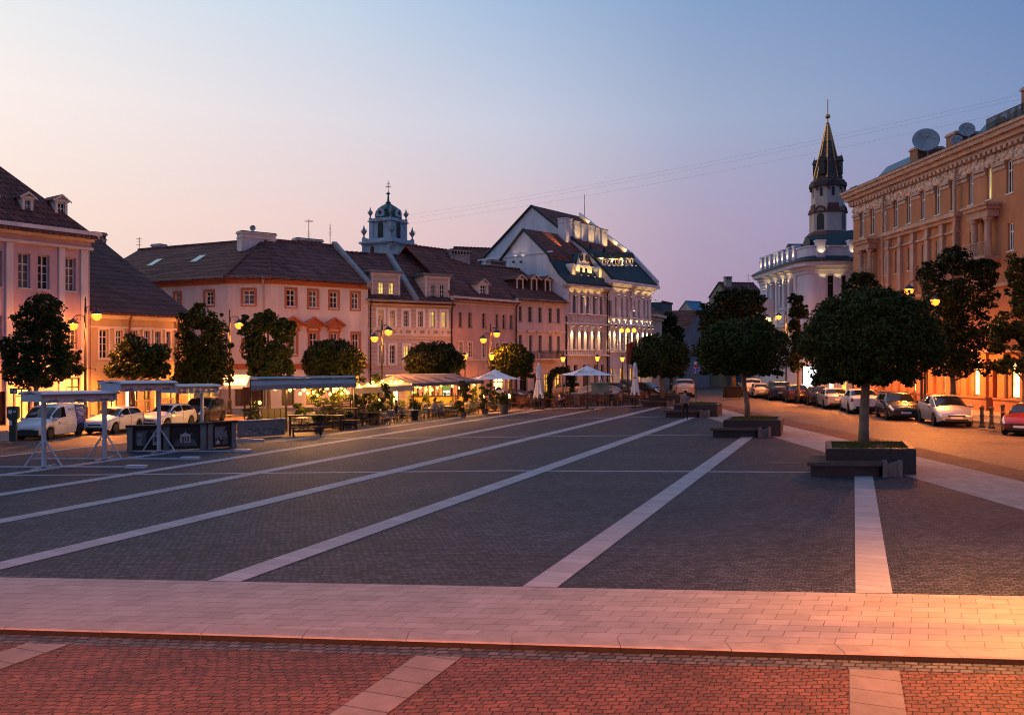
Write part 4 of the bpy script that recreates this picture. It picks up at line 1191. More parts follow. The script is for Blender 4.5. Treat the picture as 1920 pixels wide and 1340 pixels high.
for i, r in enumerate(g_o): ho.window(r, m_framebr, (g_shopd, g_shopw, g_shopw, g_dark, g_shopw, g_shopw, g_shopw, g_shopw)[i], nx=1, bars=(), y=.22, fw=.07)
for r in door_o:
    mb = MB(); a, b, c, d = r
    mb.box(a + .02, b - .02, .3, .36, c, d - .02); mb.box(a + .15, b - .15, .27, .299, c + .5, c + (d - c) * .45); mb.box(a + .15, b - .15, .27, .299, c + (d - c) * .52, d - .3)
    ho.part(mb, 'door', m_framebr)
def zo(px, py): return fo.z(px, py)
ho.bands('cornice', [(zeo + .12, zeo + .40, .40), (zeo + .40, zeo + .74, .66), (zeo + .74, zeo + 1.06, .92), (zeo + 1.06, zeo + 1.26, 1.06)], m_ot)
den = MB(); n = 92
for i in range(n): den.box(fo.W * (i + .2) / n, fo.W * (i + .75) / n, -.68, 0, zeo - .125 + .36 - .02, zeo + .218) if False else den.box(fo.W * (i + .2) / n, fo.W * (i + .75) / n, -.50, 0, zeo - .12, zeo + .115)
ho.part(den, 'dentil', m_ot)
fz0, fz1 = zo(1758, 346), zo(1758, 328)
m_rel = mat('relief_stone', (0.66, 0.54, 0.46), 0.9, 0.3, 5, bump=1.0, fine=9)
rl = MB()
rl.box(0, fo.W, -.03, .02, fz0, fz1)
rr = random.Random(3)
i = 0; x = .6
while x < fo.W - .6:
    zc_ = (fz0 + fz1) / 2
    for k in range(9):
        a = rr.random() * 6.28; r = .42 * rr.random() ** .5
        px_, pz_ = x + r * math.cos(a) * 1.4, zc_ + r * math.sin(a) * .68
        rl.lathe([(.16, 0), (.12, .05), (.02, .09)], (0, 0, 0), 5)
        nb = 4 * 5 - 5
        k0 = len(rl.v) - 15
        for q in range(k0, len(rl.v)):
            vx, vy, vz = rl.v[q]; s_ = 1.0 + .9 * rr.random() if q == k0 else s_
            rl.v[q] = (px_ + vx * s_, -.03 - vz * 2.0, pz_ + vy * s_)
    x += .95
ho.part(rl, 'relief_frieze', m_rel)
wz0, wz1 = zo(1758, 360), zo(1758, 347)
edges = [0] + [v for r in t_o for v in (r[0] - .05, r[1] + .05)] + [fo.W]
for a, b in zip(edges[0::2], edges[1::2]):
    if b - a > .2:
        wb = MB(); wb.box(a, b, -.07, .02, wz0, wz0 + (wz1 - wz0) * .45); wb.box(a, b, -.14, .021, wz0 + (wz1 - wz0) * .55, wz1)
        ho.part(wb, 'string_course', m_ot)
# pilastered middle bay
ua, ub = fo.u(1664), fo.u(1798)
ez1, ez0 = zo(1700, 427), zo(1700, 438)
mb = MB(); mb.box(ua - .3, ub + .3, -.55, .02, ez0 + .18, ez1); mb.box(ua - .1, ub + .1, -.32, .021, ez0 - .1, ez0 + .18)
pt, pb0 = zo(1700, 458), zo(1700, 542)
mids = [1668, 1690, 1714.5, 1741, 1769, 1795]
for p in mids:
    u = fo.u(p)
    mb.box(u - .24, u + .24, -.24, .022, pb0, ez0 - .12)
    mb.box(u - .34, u + .34, -.34, .018, pt - .1, pt + .12); mb.box(u - .30, u + .30, -.30, .017, pb0 - .3, pb0)
for p, q in zip(mids[:-1], mids[1:]): mb.box(fo.u(p) + .3, fo.u(q) - .3, -.16, .015, pt - .08, pt + .06)
ho.part(mb, 'pilaster_bay', m_ot)
# two columned balcony windows
for (pc, xc0, xc1, yt) in ((1633, 1623, 1643, 462), (1852, 1837, 1868, 398)):
    if pc == 1633:
        u0, u1 = fo.u(1624.5), fo.u(1641); zt = zo(1633, 470)
    else:
        u0, u1 = fo.u(1840), fo.u(1866); zt = zo(1852, 412)
    zb0 = zo(1852, 484) if pc != 1633 else zo(1633, 525)
    mb = MB()
    mb.box(u0 - .55, u1 + .55, -1.0, .02, zt + .55, zt + .8); mb.box(u0 - .4, u1 + .4, -.8, .021, zt + .05, zt + .55); mb.box(u0 - .7, u1 + .7, -1.15, .022, zt + .8, zt + .95)
    for u in (u0, u1):
        mb.lathe([(.30, zb0), (.30, zb0 + .15), (.22, zb0 + .2), (.22, zt - .35), (.19, zt - .3), (.32, zt - .08), (.32, zt + .04)], (u, -.5, 0), 14)
    mb.box(u0 - .6, u1 + .6, -1.15, .015, zb0 - .22, zb0)
    o = ho.part(mb, 'balcony', m_ot)
    rb = MB(); n = 15
    for i in range(n):
        x = u0 - .5 + (u1 - u0 + 1.0) * i / (n - 1)
        rb.box(x - .02, x + .02, -1.1, -1.06, zb0, zb0 + .95)
        if i < n - 1:
            dx = (u1 - u0 + 1.0) / (n - 1)
            rb.tube([(x, -1.08, zb0 + .1), (x + dx, -1.08, zb0 + .85)], .014, 4)
    for z in (.02, .92): rb.box(u0 - .55, u1 + .55, -1.12, -1.04, zb0 + z, zb0 + z + .05)
    rb.build('railing', m_ot, o)
ho.bands('belt_course', [(zo(1850, 541), zo(1850, 541) + .25, .2), (gz1 + .55, gz1 + .75, .3)], m_ot)
pl = MB(); edges = [0] + sorted(v for r in door_o for v in (r[0], r[1])) + [fo.W]
for a, b in zip(edges[0::2], edges[1::2]): pl.box(a, b, -.45, .02, 0, gz0 - .15); pl.box(a, b, -.52, .021, gz0 - .15, gz0 - .04)
ho.part(pl, 'plinth', m_op)
for p in (1607, 1648, 1683, 1699, 1726, 1750, 1783, 1812, 1848, 1882, 1925):
    pi = MB().box(fo.u(p) - .35, fo.u(p) + .35, -.22, .024, gz0 - .03, gz1 + .54)
    ho.part(pi, 'pier', m_o)
for p in (1662.5, 1799): ho.downpipe(fo.u(p), zeo - .2, .6, m_ot, r=.1, out=.35)
mb = MB(); mb.face([(0, -1.08, zeo + 1.28), (fo.W, -1.08, zeo + 1.28), (fo.W, 7, zeo + 3.2), (0, 7, zeo + 3.2)]); mb.face([(0, 7, zeo + 3.2), (fo.W, 7, zeo + 3.2), (fo.W, 15, zeo + .3), (0, 15, zeo + .3)])
mb.face([(0, -1.08, zeo + 1.28), (0, 7, zeo + 3.2), (0, 15, zeo + .3), (0, 0, zeo)])
ho.part(mb, 'roof', m_tin)
m_blue = mat('blue_tin', (0.035, 0.10, 0.16), 0.4, 0.15, 2, metallic=0.4)
for a, b, yt, yb in ((1647, 1703, 313, 340), (1829, 1858, 233, 262), (1879, 1918, 210, 238)):
    y = 1.6; x0 = fo.u(a, y); zt = fo.z(a, yt, y); zb_ = fo.z(a, yb, y) - .8
    mb = MB(); wd = abs(fo.u(b, y) - x0)
    mb.prism([(y - .0, zb_), (y + 0, zt - .9), (y + .9, zt), (y + 1.8, zt - .9), (y + 1.8, zb_)], x0, x0 + wd, axis='x')
    mb.face([(x0 - .15, y - .1, zt - 1.02), (x0 + wd + .1, y - .1, zt - 1.02), (x0 + wd + .1, y + .9, zt + .06), (x0 - .15, y + .9, zt + .06)], 1)
    mb.face([(x0 - .15, y + 1.9, zt - 1.02), (x0 + wd + .1, y + 1.9, zt - 1.02), (x0 + wd + .1, y + .9, zt + .06), (x0 - .15, y + .9, zt + .06)], 1)
    ho.part(mb, 'dormer', [m_op, m_blue])
for a, b, yt, yb, y in ((1706, 1751, 280, 318, 1.0), (1774, 1812, 253, 288, 1.0), (1915, 1930, 165, 225, 2.0)):
    x0, x1 = fo.u(a, y), fo.u(a + (b - a) * .42, y)
    zt = fo.z(a, yt, y)
    mb = MB(); mb.box(x0, x0 + 1.2, y, y + 2.2, zeo + .5, zt - .25); mb.box(x0 - .08, x0 + 1.28, y - .08, y + 2.28, zt - .25, zt - .1, 1); mb.box(x0, x0 + 1.2, y, y + 2.2, zt - .1, zt, 1)
    ho.part(mb, 'chimney', [m_op, m_ot])
m_dish = mat('dish_grey', (0.30, 0.32, 0.34), 0.5, 0.12, 2, metallic=0.2)
for px, py, rp_, y in ((1735, 266, 24, 1.5), (1812, 245, 14.5, 1.6), (1793.5, 264, 10.5, .8)):
    u = fo.u(px, y); Yd = fo.Y(px, y); z = fo.z(px, py, y); r = rp_ / F * Yd
    mb = MB()
    mb.lathe([(.02, .0), (r * .4, r * .05), (r * .75, r * .16), (r, r * .30), (r * .98, r * .32), (r * .72, r * .2), (r * .38, r * .09), (.02, .04)], (0, 0, 0), 26)
    for s_ in (0, 2.1, 4.2): mb.tube([(r * .8 * math.cos(s_), r * .8 * math.sin(s_), r * .2), (0, 0, r * .85)], .025, 4)
    mb.lathe([(.08, r * .8), (.08, r * .95)], (0, 0, 0), 8)
    # the bowl looks down the square: its axis towards -Y, a little up
    ax = Vector((-.30, -1, .32)).normalized()
    c, s_ = math.cos(-fo.rz), math.sin(-fo.rz)
    axl = Vector((ax.x * c - ax.y * s_, ax.x * s_ + ax.y * c, ax.z))
    q = axl.to_track_quat('Z', 'Y')
    mb.v = [tuple(q @ Vector(v) + Vector((u, y, z))) for v in mb.v]
    mb.cyl((u, y + .2, z - r * 1.0 - 1.6), (u, y + .2, z), .06, n=6)
    tag(ho.part(mb, 'satellite_dish', m_dish, smooth=True), None)
rl = MB(); x0, x1 = fo.u(1850, -.3), fo.u(1935, -.3); n = 40
for i in range(n + 1): x = x0 + (x1 - x0) * i / n; rl.box(x - .02, x + .02, -.32, -.28, zeo + 1.4, zeo + 2.3)
rl.box(x0, x1, -.325, -.275, zeo + 2.3, zeo + 2.35); rl.box(x0, x1, -.324, -.276, zeo + 1.8, zeo + 1.83)
ho.part(rl, 'roof_railing', m_dark)
bx = MB(); bx.box(fo.u(1601, 1) , fo.u(1601, 1) + 1.2, .6, 1.4, zeo + 1.2, zeo + 2.1)
ho.part(bx, 'roof_hatch', m_dark)

# ---- white house with the rounded corner and lit balustrade
m_wc = mat('corner_white_plaster', (0.50, 0.54, 0.68), 0.8, 0.08, 0.6, fine=18, streak=0.4)
q0, q1, q2, q3 = (28.7, 98.8), (29.1, 87.2), (30.1, 84.6), (36.5, 84.6)
fw1 = Fac(q0, q1); fw2 = Fac(q2, q3)
hw = House('round_corner_house', 'white house with a rounded corner and lit posts along its roof balustrade', fw1)
zw = fw2.z(1545, 492)
cw = [(1441.5, 1445), (1449.5, 1453), (1462, 1468), (1472.5, 1479), (1483, 1490)]
uw = span(fw1, cw, 1486, 520, 570); lw = span(fw1, cw, 1486, 604, 640)
hw.wall(zw, uw + lw, m_wc, fw1, reveal=.35)
for r in uw: hw.window(r, m_frame_d, g_dark, fw1, nx=2, bars=(.25,), y=.25, fw=.06)
for r in lw: hw.window(r, m_frame_d, g_shopd, fw1, nx=2, bars=(.25,), y=.25, fw=.06)
cr = [(1552, 1565.5), (1573.5, 1588)]
ur = span(fw2, cr, 1558, 516, 566); lr = span(fw2, [(1534, 1540), (1555, 1566), (1575, 1590)], 1558, 690, 735)
hw.wall(zw, ur + lr, m_wc, fw2, reveal=.3)
for r in ur: hw.window(r, m_frame_d, g_dark, fw2, nx=1, bars=(.3,), y=.25)
for r, g in zip(lr, (g_dark, g_shopw, g_shop)): hw.window(r, m_frame_d, g, fw2, nx=1, bars=(.3,), y=.25)
# rounded corner wall and mouldings swept round the three lengths
A, B = Vector((*q1, 0)), Vector((*q2, 0))
ctrl = Vector((29.15, 84.7, 0))
arc = [A * (1 - t) ** 2 + ctrl * 2 * t * (1 - t) + B * t * t for t in [i / 10 for i in range(11)]]
path = [Vector((*q0, 0))] + arc + [Vector((*q3, 0))]
def sweep(name, prof, m, pth, smooth=False):
    """profile of (outward, z) carried along a plan path"""
    mb = MB(); rows = []
    for i, p in enumerate(pth):
        d = (pth[min(i + 1, len(pth) - 1)] - pth[max(i - 1, 0)]).normalized()
        nrm = Vector((d.y, -d.x, 0))
        rows.append([p + nrm * o + Vector((0, 0, z)) for o, z in prof])
    def L(v):
        v = v - fw1.p0
        return (v.dot(fw1.d), v.dot(fw1.v), v.z)
    for r0, r1 in zip(rows[:-1], rows[1:]):
        for k in range(len(prof) - 1):
            mb.face([L(r0[k]), L(r1[k]), L(r1[k + 1]), L(r0[k + 1])])
    return hw.part(mb, name, m, fw1, smooth)
sweep('corner_wall', [(0, 0), (0, zw)], m_wc, arc, True)
sweep('cornice', [(0, zw - 1.1), (.12, zw - 1.05), (.12, zw - .8), (.3, zw - .7), (.3, zw - .45), (.85, zw - .35), (.85, zw - .1), (1.0, zw + .05), (0, zw + .25)], m_wc, path)
sweep('cornice_cover', [(1.02, zw + .02), (1.03, zw + .12), (.06, zw + .66), (-.6, zw + .68)], m_tin, path)
sweep('belt_course', [(0, zw - 6.2), (.2, zw - 6.15), (.2, zw - 5.9), (0, zw - 5.85)], m_wc, path)
sweep('balustrade', [(.0, zw + .6), (.02, zw + 1.55), (.12, zw + 1.56), (.12, zw + 1.7), (-.3, zw + 1.7), (-.3, zw + .6)], m_wc, path)
posts = [(1433, 512), (1441, 505), (1449, 500), (1458, 495), (1464, 492), (1473, 488), (1483, 484), (1494, 480)]
for px, _ in posts:
    u = fw1.u(px, .1)
    mb = MB(); mb.box(u - .3, u + .3, -.28, .3, zw + .5, zw + 1.9); mb.box(u - .38, u + .38, -.36, .38, zw + 1.9, zw + 2.05)
    o = hw.part(mb, 'balustrade_post', m_wc, fw1)
    light('post_light', 'SPOT', (u, -.55, zw + .75), 42, (1, .70, .34), o, .03, R(90), (u, -.1, zw + 1.8), .5)
for px in (1536.5, 1597):
    u = fw2.u(px, .1)
    mb = MB(); mb.box(u - .42, u + .42, -.35, .3, zw + .25, zw + 2.05); mb.box(u - .5, u + .5, -.43, .38, zw + 2.05, zw + 2.2)
    o = hw.part(mb, 'balustrade_post', m_wc, fw2)
    light('post_light', 'SPOT', (u, -.75, zw + .75), 42, (1, .70, .34), o, .03, R(90), (u, -.2, zw + 1.9), .5)
for px in (1446.5, 1457):
    spot_down(hw, fw1, fw1.u(px), -.3, zw - 6.0, 170, zw - 1.5, 30, up=True)
for px in (1439, 1469.5, 1481): spot_down(hw, fw1, fw1.u(px), -.4, zw - 1.9, 24, zw - .8, 70, up=True)
for px in (1444, 1456, 1470, 1484): spot_down(hw, fw1, fw1.u(px), -.6, zw - 1.6, 20, zw - .5, 100, up=True, tgt=.6)
for px in (1542, 1570): spot_down(hw, fw2, fw2.u(px), -.6, zw - 1.7, 18, zw - .5, 110, up=True, tgt=.6)
for px in (1439, 1447, 1457, 1470, 1480.5, 1492):
    pp = MB(); pp.box(fw1.u(px) - .28, fw1.u(px) + .28, -.14, .02, zw - 5.8, zw - 1.1)
    hw.part(pp, 'pilaster', m_wc, fw1)
for px in (1541, 1569.5, 1594):
    pp = MB().box(fw2.u(px) - .4, fw2.u(px) + .4, -.12, .02, 0, zw - 1.1)
    hw.part(pp, 'pilaster', m_wc, fw2)
u0, u1 = fw1.u(1431), fw1.u(1452); zb0 = fw1.z(1442, 592)
mb = MB(); mb.box(u0, u1, -1.5, .02, zb0 - .25, zb0); mb.box(u0, u1, -1.45, -1.3, zb0, zb0 + 1.3); mb.box(u0, u0 + .15, -1.3, 0, zb0, zb0 + 1.3); mb.box(u1 - .15, u1, -1.3, 0, zb0, zb0 + 1.3)
o = hw.part(mb, 'balcony', m_wc, fw1)
light('balcony_light', 'POINT', ((u0 + u1) / 2, -.8, zb0 - .8), 160, (1, .62, .22), o, .1)
sg = MB(); sg.box(u1 + .01, u1 + .07, -1.55, .1, zb0 - .1, zb0 + 1.7)
so = hw.part(sg, 'sign_board', mat('sign_white', (0.55, 0.55, 0.62), 0.5, 0.05, 2), fw1)
ins = []
# glazed roof slopes and small gables over the balustrade
mb = MB()
za_, zb_ = zw + .3, fw2.z(1600, 432, 3.5)
mb.face([(-1.0, 1.2, za_), (8, 1.2, za_), (8, 5.0, zb_ + .6), (2.8, 5.0, zb_ - .1)])
hw.part(mb, 'roof', m_tin, fw2)
gp_ = MB()
for i in range(7): 
    x = 1.0 + i * .95
    gp_.face([(x, 1.45 + .5 * i * .18, za_ + .35 + .1 * i), (x + .7, 1.45 + .5 * i * .18, za_ + .35 + .1 * i), (x + 1.0, 2.6 + .5 * i * .18, za_ + 1.15 + .1 * i), (x + .3, 2.6 + .5 * i * .18, za_ + 1.15 + .1 * i)])
hw.part(gp_, 'skylight', glass('roof_glazing', (0.04, 0.08, 0.10), .15), fw2)
for px, yt in ((1512, 443), (1477, 457)):
    f = fw1; y = 2.2; u = f.u(px, y); zt = f.z(px, yt, y)
    mb = MB(); mb.prism([(u - 1.1, zw + .3), (u + 1.1, zw + .3), (u + .9, zt - .5), (u, zt), (u - .9, zt - .5)], y, y + 4.0)
    hw.part(mb, 'roof_gable', m_tin, f)

# ---- towers behind the roofs
def oct_prof(mb, prof, n=8, mi=0, rot=.5): mb.lathe(prof, (0, 0, 0), n, mi, rot)
Yt = 140.0
m_tw = mat('tower_blue_white', (0.42, 0.46, 0.50), 0.8, 0.15, 0.7, fine=14, streak=0.5)
m_cop = mat('copper_green', (0.035, 0.095, 0.085), 0.55, 0.3, 1.0, metallic=0.2)
m_gold = mat('gilded_metal', (0.55, 0.30, 0.12), 0.35, 0.1, 3, metallic=0.8)
tw = thing('bell_tower', 'baroque bell tower with a green copper dome, stone urns and gilded cross', 'tower', (gx(728, Yt), Yt, 0), R(-29))
def tz(py): return zz(py, Yt)
a1, a2 = 2.9, 2.05
mb = MB()
mb.box(-a1, a1, -a1, a1, 0, tz(462)); mb.box(-a1 - .25, a1 + .25, -a1 - .25, a1 + .25, tz(462), tz(459.5)); mb.box(-a1 - .5, a1 + .5, -a1 - .5, a1 + .5, tz(459.5), tz(456)); 
for s1 in (-1, 1):
    for s2 in (-1, 1):
        mb.box(s1 * (a1 - .42), s1 * (a1 + .12), s2 * (a1 - .42), s2 * (a1 + .12), 10, tz(462.01))
        mb.box(s1 * (a1 - .6), s1 * (a1 + .15), s2 * (a1 - .6), s2 * (a1 + .15), tz(456), tz(449))
mb.box(-a1 + .1, a1 - .1, -a1 + .05, -a1 + .25, tz(456), tz(450.5)); mb.box(a1 - .25, a1 - .05, -a1 + .1, a1 - .1, tz(456), tz(450.5))
mb.box(-a1 + .1, a1 - .1, a1 - .25, a1 - .05, tz(456), tz(450.5)); mb.box(-a1 + .05, -a1 + .25, -a1 + .1, a1 - .1, tz(456), tz(450.5))
mb.build('lower_stage', m_tw, tw)
mb = MB()
mb.prism([(-a2, -a2 * .8), (-a2 * .8, -a2), (a2 * .8, -a2), (a2, -a2 * .8), (a2, a2 * .8), (a2 * .8, a2), (-a2 * .8, a2), (-a2, a2 * .8)], tz(456), tz(418), axis='z')
for s1 in (-1, 1):
    for s2 in (-1, 1):
        mb.prism([(s1 * a2 * .72, s2 * a2 * .72), (s1 * a2 * 1.08, s2 * a2 * .72), (s1 * a2 * 1.08, s2 * a2 * 1.08), (s1 * a2 * .72, s2 * a2 * 1.08)], tz(452), tz(418.5), axis='z')
mb.box(-a2 - .35, a2 + .35, -a2 - .35, a2 + .35, tz(418), tz(416)); mb.box(-a2 - .2, a2 + .2, -a2 - .2, a2 + .2, tz(416), tz(412))
us = mb.build('upper_stage', m_tw, tw)
ow = MB()
def arch(c, hw_, z0, z1): return [(c - hw_, z0), (c + hw_, z0), (c + hw_, z1 - hw_)] + [(c + hw_ * math.cos(t * math.pi / 6), z1 - hw_ + hw_ * math.sin(t * math.pi / 6)) for t in range(1, 6)] + [(c - hw_, z1 - hw_)]
ow.prism(arch(0, .55, tz(449), tz(419)), -a2 - .03, -a2 + .3); ow.prism([(p, q) for p, q in arch(0, .55, tz(449), tz(419))], a2 - .3, a2 + .03, axis='x'); ow.prism(arch(0, .55, tz(449), tz(419)), a2 - .3, a2 + .03, axis='y'); ow.prism(arch(0, .55, tz(449), tz(419)), -a2 - .03, -a2 + .3, axis='x')
ow.build('belfry_opening', m_dark, us)
os_ = MB(); os_.prism(arch(-1.0, .4, tz(484), tz(464)), -a1 - .03, -a1 + .2); os_.prism(arch(0, .45, tz(484), tz(465)), -a1 - .03, -a1 + .2, axis='x')
os_.build('niche', m_brd, tw)
for ang in range(4):
    tr = MB(); aa = ang * math.pi / 2
    pts = []
    for t in range(9):
        th = math.pi * t / 8
        x = -.85 * math.cos(th); z = tz(418) - .1 + .55 * math.sin(th)
        pts.append((x * math.cos(aa) + (a2 + .2) * math.sin(aa), x * math.sin(aa) - (a2 + .2) * math.cos(aa), z))
    tr.tube(pts, .13, 5); tr.build('arch_moulding', m_tw, us)
dm = MB()
oct_prof(dm, [(a2 * 1.12, tz(412)), (a2 * 1.12, tz(409)), (a2 * .98, tz(408)), (a2 * .98, tz(398)), (a2 * 1.05, tz(397)), (a2 * .92, tz(393)), (a2 * .62, tz(388)), (a2 * .34, tz(384)), (.18, tz(380))], 8)
d_ = dm.build('dome', m_cop, tw, smooth=False)
for ang in range(4):
    aa = ang * math.pi / 2; q = MB()
    q.prism([(-.72, tz(409)), (.72, tz(409)), (.72, tz(401)), (.5, tz(396)), (0, tz(393.8)), (-.5, tz(396)), (-.72, tz(401))], -a2 * 1.08, -a2 * .6)
    q.cyl((0, -a2 * 1.08 - .02, tz(402)), (0, -a2, tz(402)), .34, n=12, mi=1)
    q.v = [(x * math.cos(aa) - y * math.sin(aa), x * math.sin(aa) + y * math.cos(aa), z) for x, y, z in q.v]
    q.build('round_window', [m_tw, m_dark], d_)
sp = MB(); sp.lathe([(.42, tz(381)), (.45, tz(379.5)), (.2, tz(378)), (.12, tz(366)), (.1, tz(365.5)), (.34, tz(364)), (.36, tz(362.5)), (.1, tz(361)), (.05, tz(358))], (0, 0, 0), 10)
sp.build('spire', m_cop, tw)
cr_ = MB(); cr_.cyl((0, 0, tz(361)), (0, 0, tz(339)), .05, n=6)
for z, h_ in ((350, .42), (344, .25)): cr_.box(-h_, h_, -.04, .04, tz(z) - .05, tz(z) + .05)
for s_ in (-.3, .3): cr_.tube([(s_, 0, tz(350) - .3), (-s_, 0, tz(350) + .3)], .02, 4)
cr_.v = [(x * math.cos(R(29)) - y * math.sin(R(29)), x * math.sin(R(29)) + y * math.cos(R(29)), z) for x, y, z in cr_.v]
cr_.build('cross', m_gold, tw)
def urn(x, y, z, s_):
    q = MB(); q.lathe([(.22, 0), (.24, .12), (.10, .2), (.12, .5), (.30, .75), (.36, 1.05), (.2, 1.2), (.24, 1.3), (.13, 1.45), (.03, 1.9)], (0, 0, 0), 10)
    for t in (-1, 1): q.tube([(t * .28, 0, .75), (t * .52, 0, .95), (t * .48, 0, 1.2), (t * .25, 0, 1.15)], .04, 4)
    q.v = [(x + a * s_, y + b * s_, z + c * s_) for a, b, c in q.v]
    q.build('urn', m_stone, tw, smooth=True)
for s1 in (-1, 1):
    for s2 in (-1, 1):
        urn(s1 * (a1 - .1), s2 * (a1 - .1), tz(449), 1.15); urn(s1 * (a2 + .02), s2 * (a2 + .02), tz(412), 1.0)
# second tower
Yo = 130.0
def oz(py): return zz(py, Yo)
m_ow = mat('tower_cream', (0.48, 0.37, 0.33), 0.85, 0.12, 0.7, fine=14, streak=0.5)
m_ob = mat('tower_redbrown', (0.13, 0.05, 0.045), 0.8, 0.2, 1.5)
m_sl = bricks('spire_slate', (0.12, 0.075, 0.068), (0.075, 0.05, 0.048), (0.02, 0.015, 0.015), .3, .25, .03, rough=.75, bump=.7, axes='xz', var=.3)
ot = thing('church_spire', 'octagonal cream church tower with a dark pointed spire and gilded ribs', 'tower', (gx(1552, Yo), Yo, 0), R(22.5))
k_ = 1 / math.cos(math.pi / 8)
r1_, r2_ = 2.46, 2.2
mb = MB(); mb.lathe([(r1_ * k_, 0), (r1_ * k_, oz(400))], (0, 0, 0), 8); mb.lathe([(r2_ * k_, oz(400)), (r2_ * k_, oz(347))], (0, 0, 0), 8)
mb.build('shaft', m_ow, ot)
mb = MB()
mb.lathe([(3.1 * k_, oz(447)), (3.1 * k_, oz(444)), (2.5 * k_, oz(436)), (2.6, oz(436))], (0, 0, 0), 8)
mb.lathe([(r1_ * k_, oz(402)), ((r1_ + .2) * k_, oz(401.5)), ((r1_ + .2) * k_, oz(399)), (r1_ * k_, oz(398))], (0, 0, 0), 8)
mb.build('string_course', m_ob, ot)
for i in range(8):
    a = i * math.pi / 4 + math.pi / 8
    def tr_(q, r): q.v = [(x * math.cos(a) - y * math.sin(a), x * math.sin(a) + y * math.cos(a), z) for x, y, z in q.v]
    q = MB()
    if i % 2 == 0:
        q.prism([(x, z) for x, z in arch(0, .55, oz(434), oz(403))], r1_ - .05, r1_ + .03, axis='x', mi=0)
        q.tube([(r1_ + .1, .8 * math.cos(math.pi * t / 8), oz(400) + .75 * math.sin(math.pi * t / 8)) for t in range(9)], .16, 5, 1)
    else:
        q.prism([(-.95, oz(397.5)), (.95, oz(397.5)), (.75, oz(385)), (-.75, oz(385))], r2_ - .02, r2_ + .16, axis='x', mi=1)
    tr_(q, 0); q.build('arched_window' if i % 2 == 0 else 'slate_panel', [m_dark, m_ob], ot); q = MB()
    q.prism(arch(0, .22, oz(371), oz(354)), r2_ - .05, r2_ + .03, axis='x', mi=0)
    q.tube([(r2_ + .12, .78 * math.cos(math.pi * t / 10), oz(354) + .95 * math.sin(math.pi * t / 10)) for t in range(11)], .2, 5, 1)
    q.prism([(-.85, oz(354)), (-.55, oz(354)), (-.55, oz(360)), (-.85, oz(357))], r2_ + .02, r2_ + .28, axis='x', mi=1)
    tr_(q, 0)
    q.build('slit_window', [m_dark, m_ob], ot)
mb = MB(); mb.lathe([((r2_ + .35) * k_, oz(352)), ((r2_ + .3) * k_, oz(345)), (1.92 * k_, oz(338)), (.16, oz(232))], (0, 0, 0), 8)
s_o = mb.build('spire', m_sl, ot)
rb = MB()
for i in range(8):
    a = i * math.pi / 4
    rb.tube([(1.92 * k_ * math.cos(a), 1.92 * k_ * math.sin(a), oz(337)), (.2 * math.cos(a), .2 * math.sin(a), oz(234))], .10, 4)
for i in range(9):
    t = i / 8; r = .19 + (2.2 * k_ - .16) * .26 * t
    rb.lathe([(r + .03, oz(236 + 28 * t)), (r + .05, oz(236 + 28 * t) - .1)], (0, 0, 0), 8)
rb.build('gilded_rib', m_gold, s_o)
for i in range(4):
    a = i * math.pi / 2 + math.pi / 8
    q = MB(); q.box(1.4, 2.15, -.45, .45, oz(330), oz(306)); q.prism([(-.6, oz(306)), (.6, oz(306)), (0, oz(296))], 1.0, 2.25, axis='x'); q.cyl((2.1, 0, oz(300)), (2.1, 0, oz(290)), .06, .01, n=5); q.box(2.15, 2.17, -.25, .25, oz(326), oz(308), 1)
    q.v = [(x * math.cos(a) - y * math.sin(a), x * math.sin(a) + y * math.cos(a), z) for x, y, z in q.v]
    q.build('spire_dormer', [m_sl, m_dark], s_o)
sp = MB(); sp.lathe([(.2, oz(234)), (.28, oz(232)), (.1, oz(229)), (.09, oz(223)), (.36, oz(221)), (.4, oz(218.5)), (.3, oz(216)), (.07, oz(214)), (.05, oz(208))], (0, 0, 0), 10)
sp.build('finial', m_gold, ot)
cx_ = MB(); cx_.cyl((0, 0, oz(215)), (0, 0, oz(187)), .075, n=5)
for z, h_ in ((203, .3), (197, .5), (208, .25)): cx_.box(-h_, h_, -.05, .05, oz(z) - .07, oz(z) + .07)
cx_.v = [(x * math.cos(R(50)) - y * math.sin(R(50)), x * math.sin(R(50)) + y * math.cos(R(50)), z) for x, y, z in cx_.v]
cx_.build('cross', m_gold, ot)
# ---- far houses at the end of the street
def far_house(name, label, px0, px1, Y0, Y1, pyE, k, d, mw, mr, wins=(), gable=True, chim=(), mg=None, y_b=None):
    f = Fac((gx(px0, Y0), Y0), (gx(px1, Y1), Y1))
    h = House(name, label, f)
    ze = f.z((px0 + px1) / 2, pyE)
    ops = [(f.u(a), f.u(b), f.z((a + b) / 2, d_), f.z((a + b) / 2, c)) for a, b, c, d_ in wins]
    h.wall(ze, ops, mw, depth=2 * d, reveal=.15)
    for i, r in enumerate(ops): h.window(r, m_frame_d, mg[i] if mg else g_dark, nx=2, bars=(.4,), y=.1)
    if k:
        h.gable_roof(ze, k, d, mr, over=.3); h.gable_ends(ze, k, d, mw)
    else:
        h.bands('cornice', [(ze - .1, ze + .2, .15)], mr)
    for px, yt in chim: h.chimney(f.u(px, d * .7), d * .7, .9, .7, ze, f.z(px, yt, d * .7), m_cbr, slots=2)
    return h
m_teal = mat('teal_sheet', (0.045, 0.075, 0.08), 0.6, 0.2, 0.6)
far_house('teal_house', 'boxy teal sheeted house with a stepped roof beyond the hotel', 1241, 1260, 135, 140, 568, 0, 6, m_teal, m_tile2)
far_house('teal_annex', 'low teal sheeted wing beside the boxy teal house', 1258, 1276, 133, 138, 588, .25, 5, m_teal, m_teal)
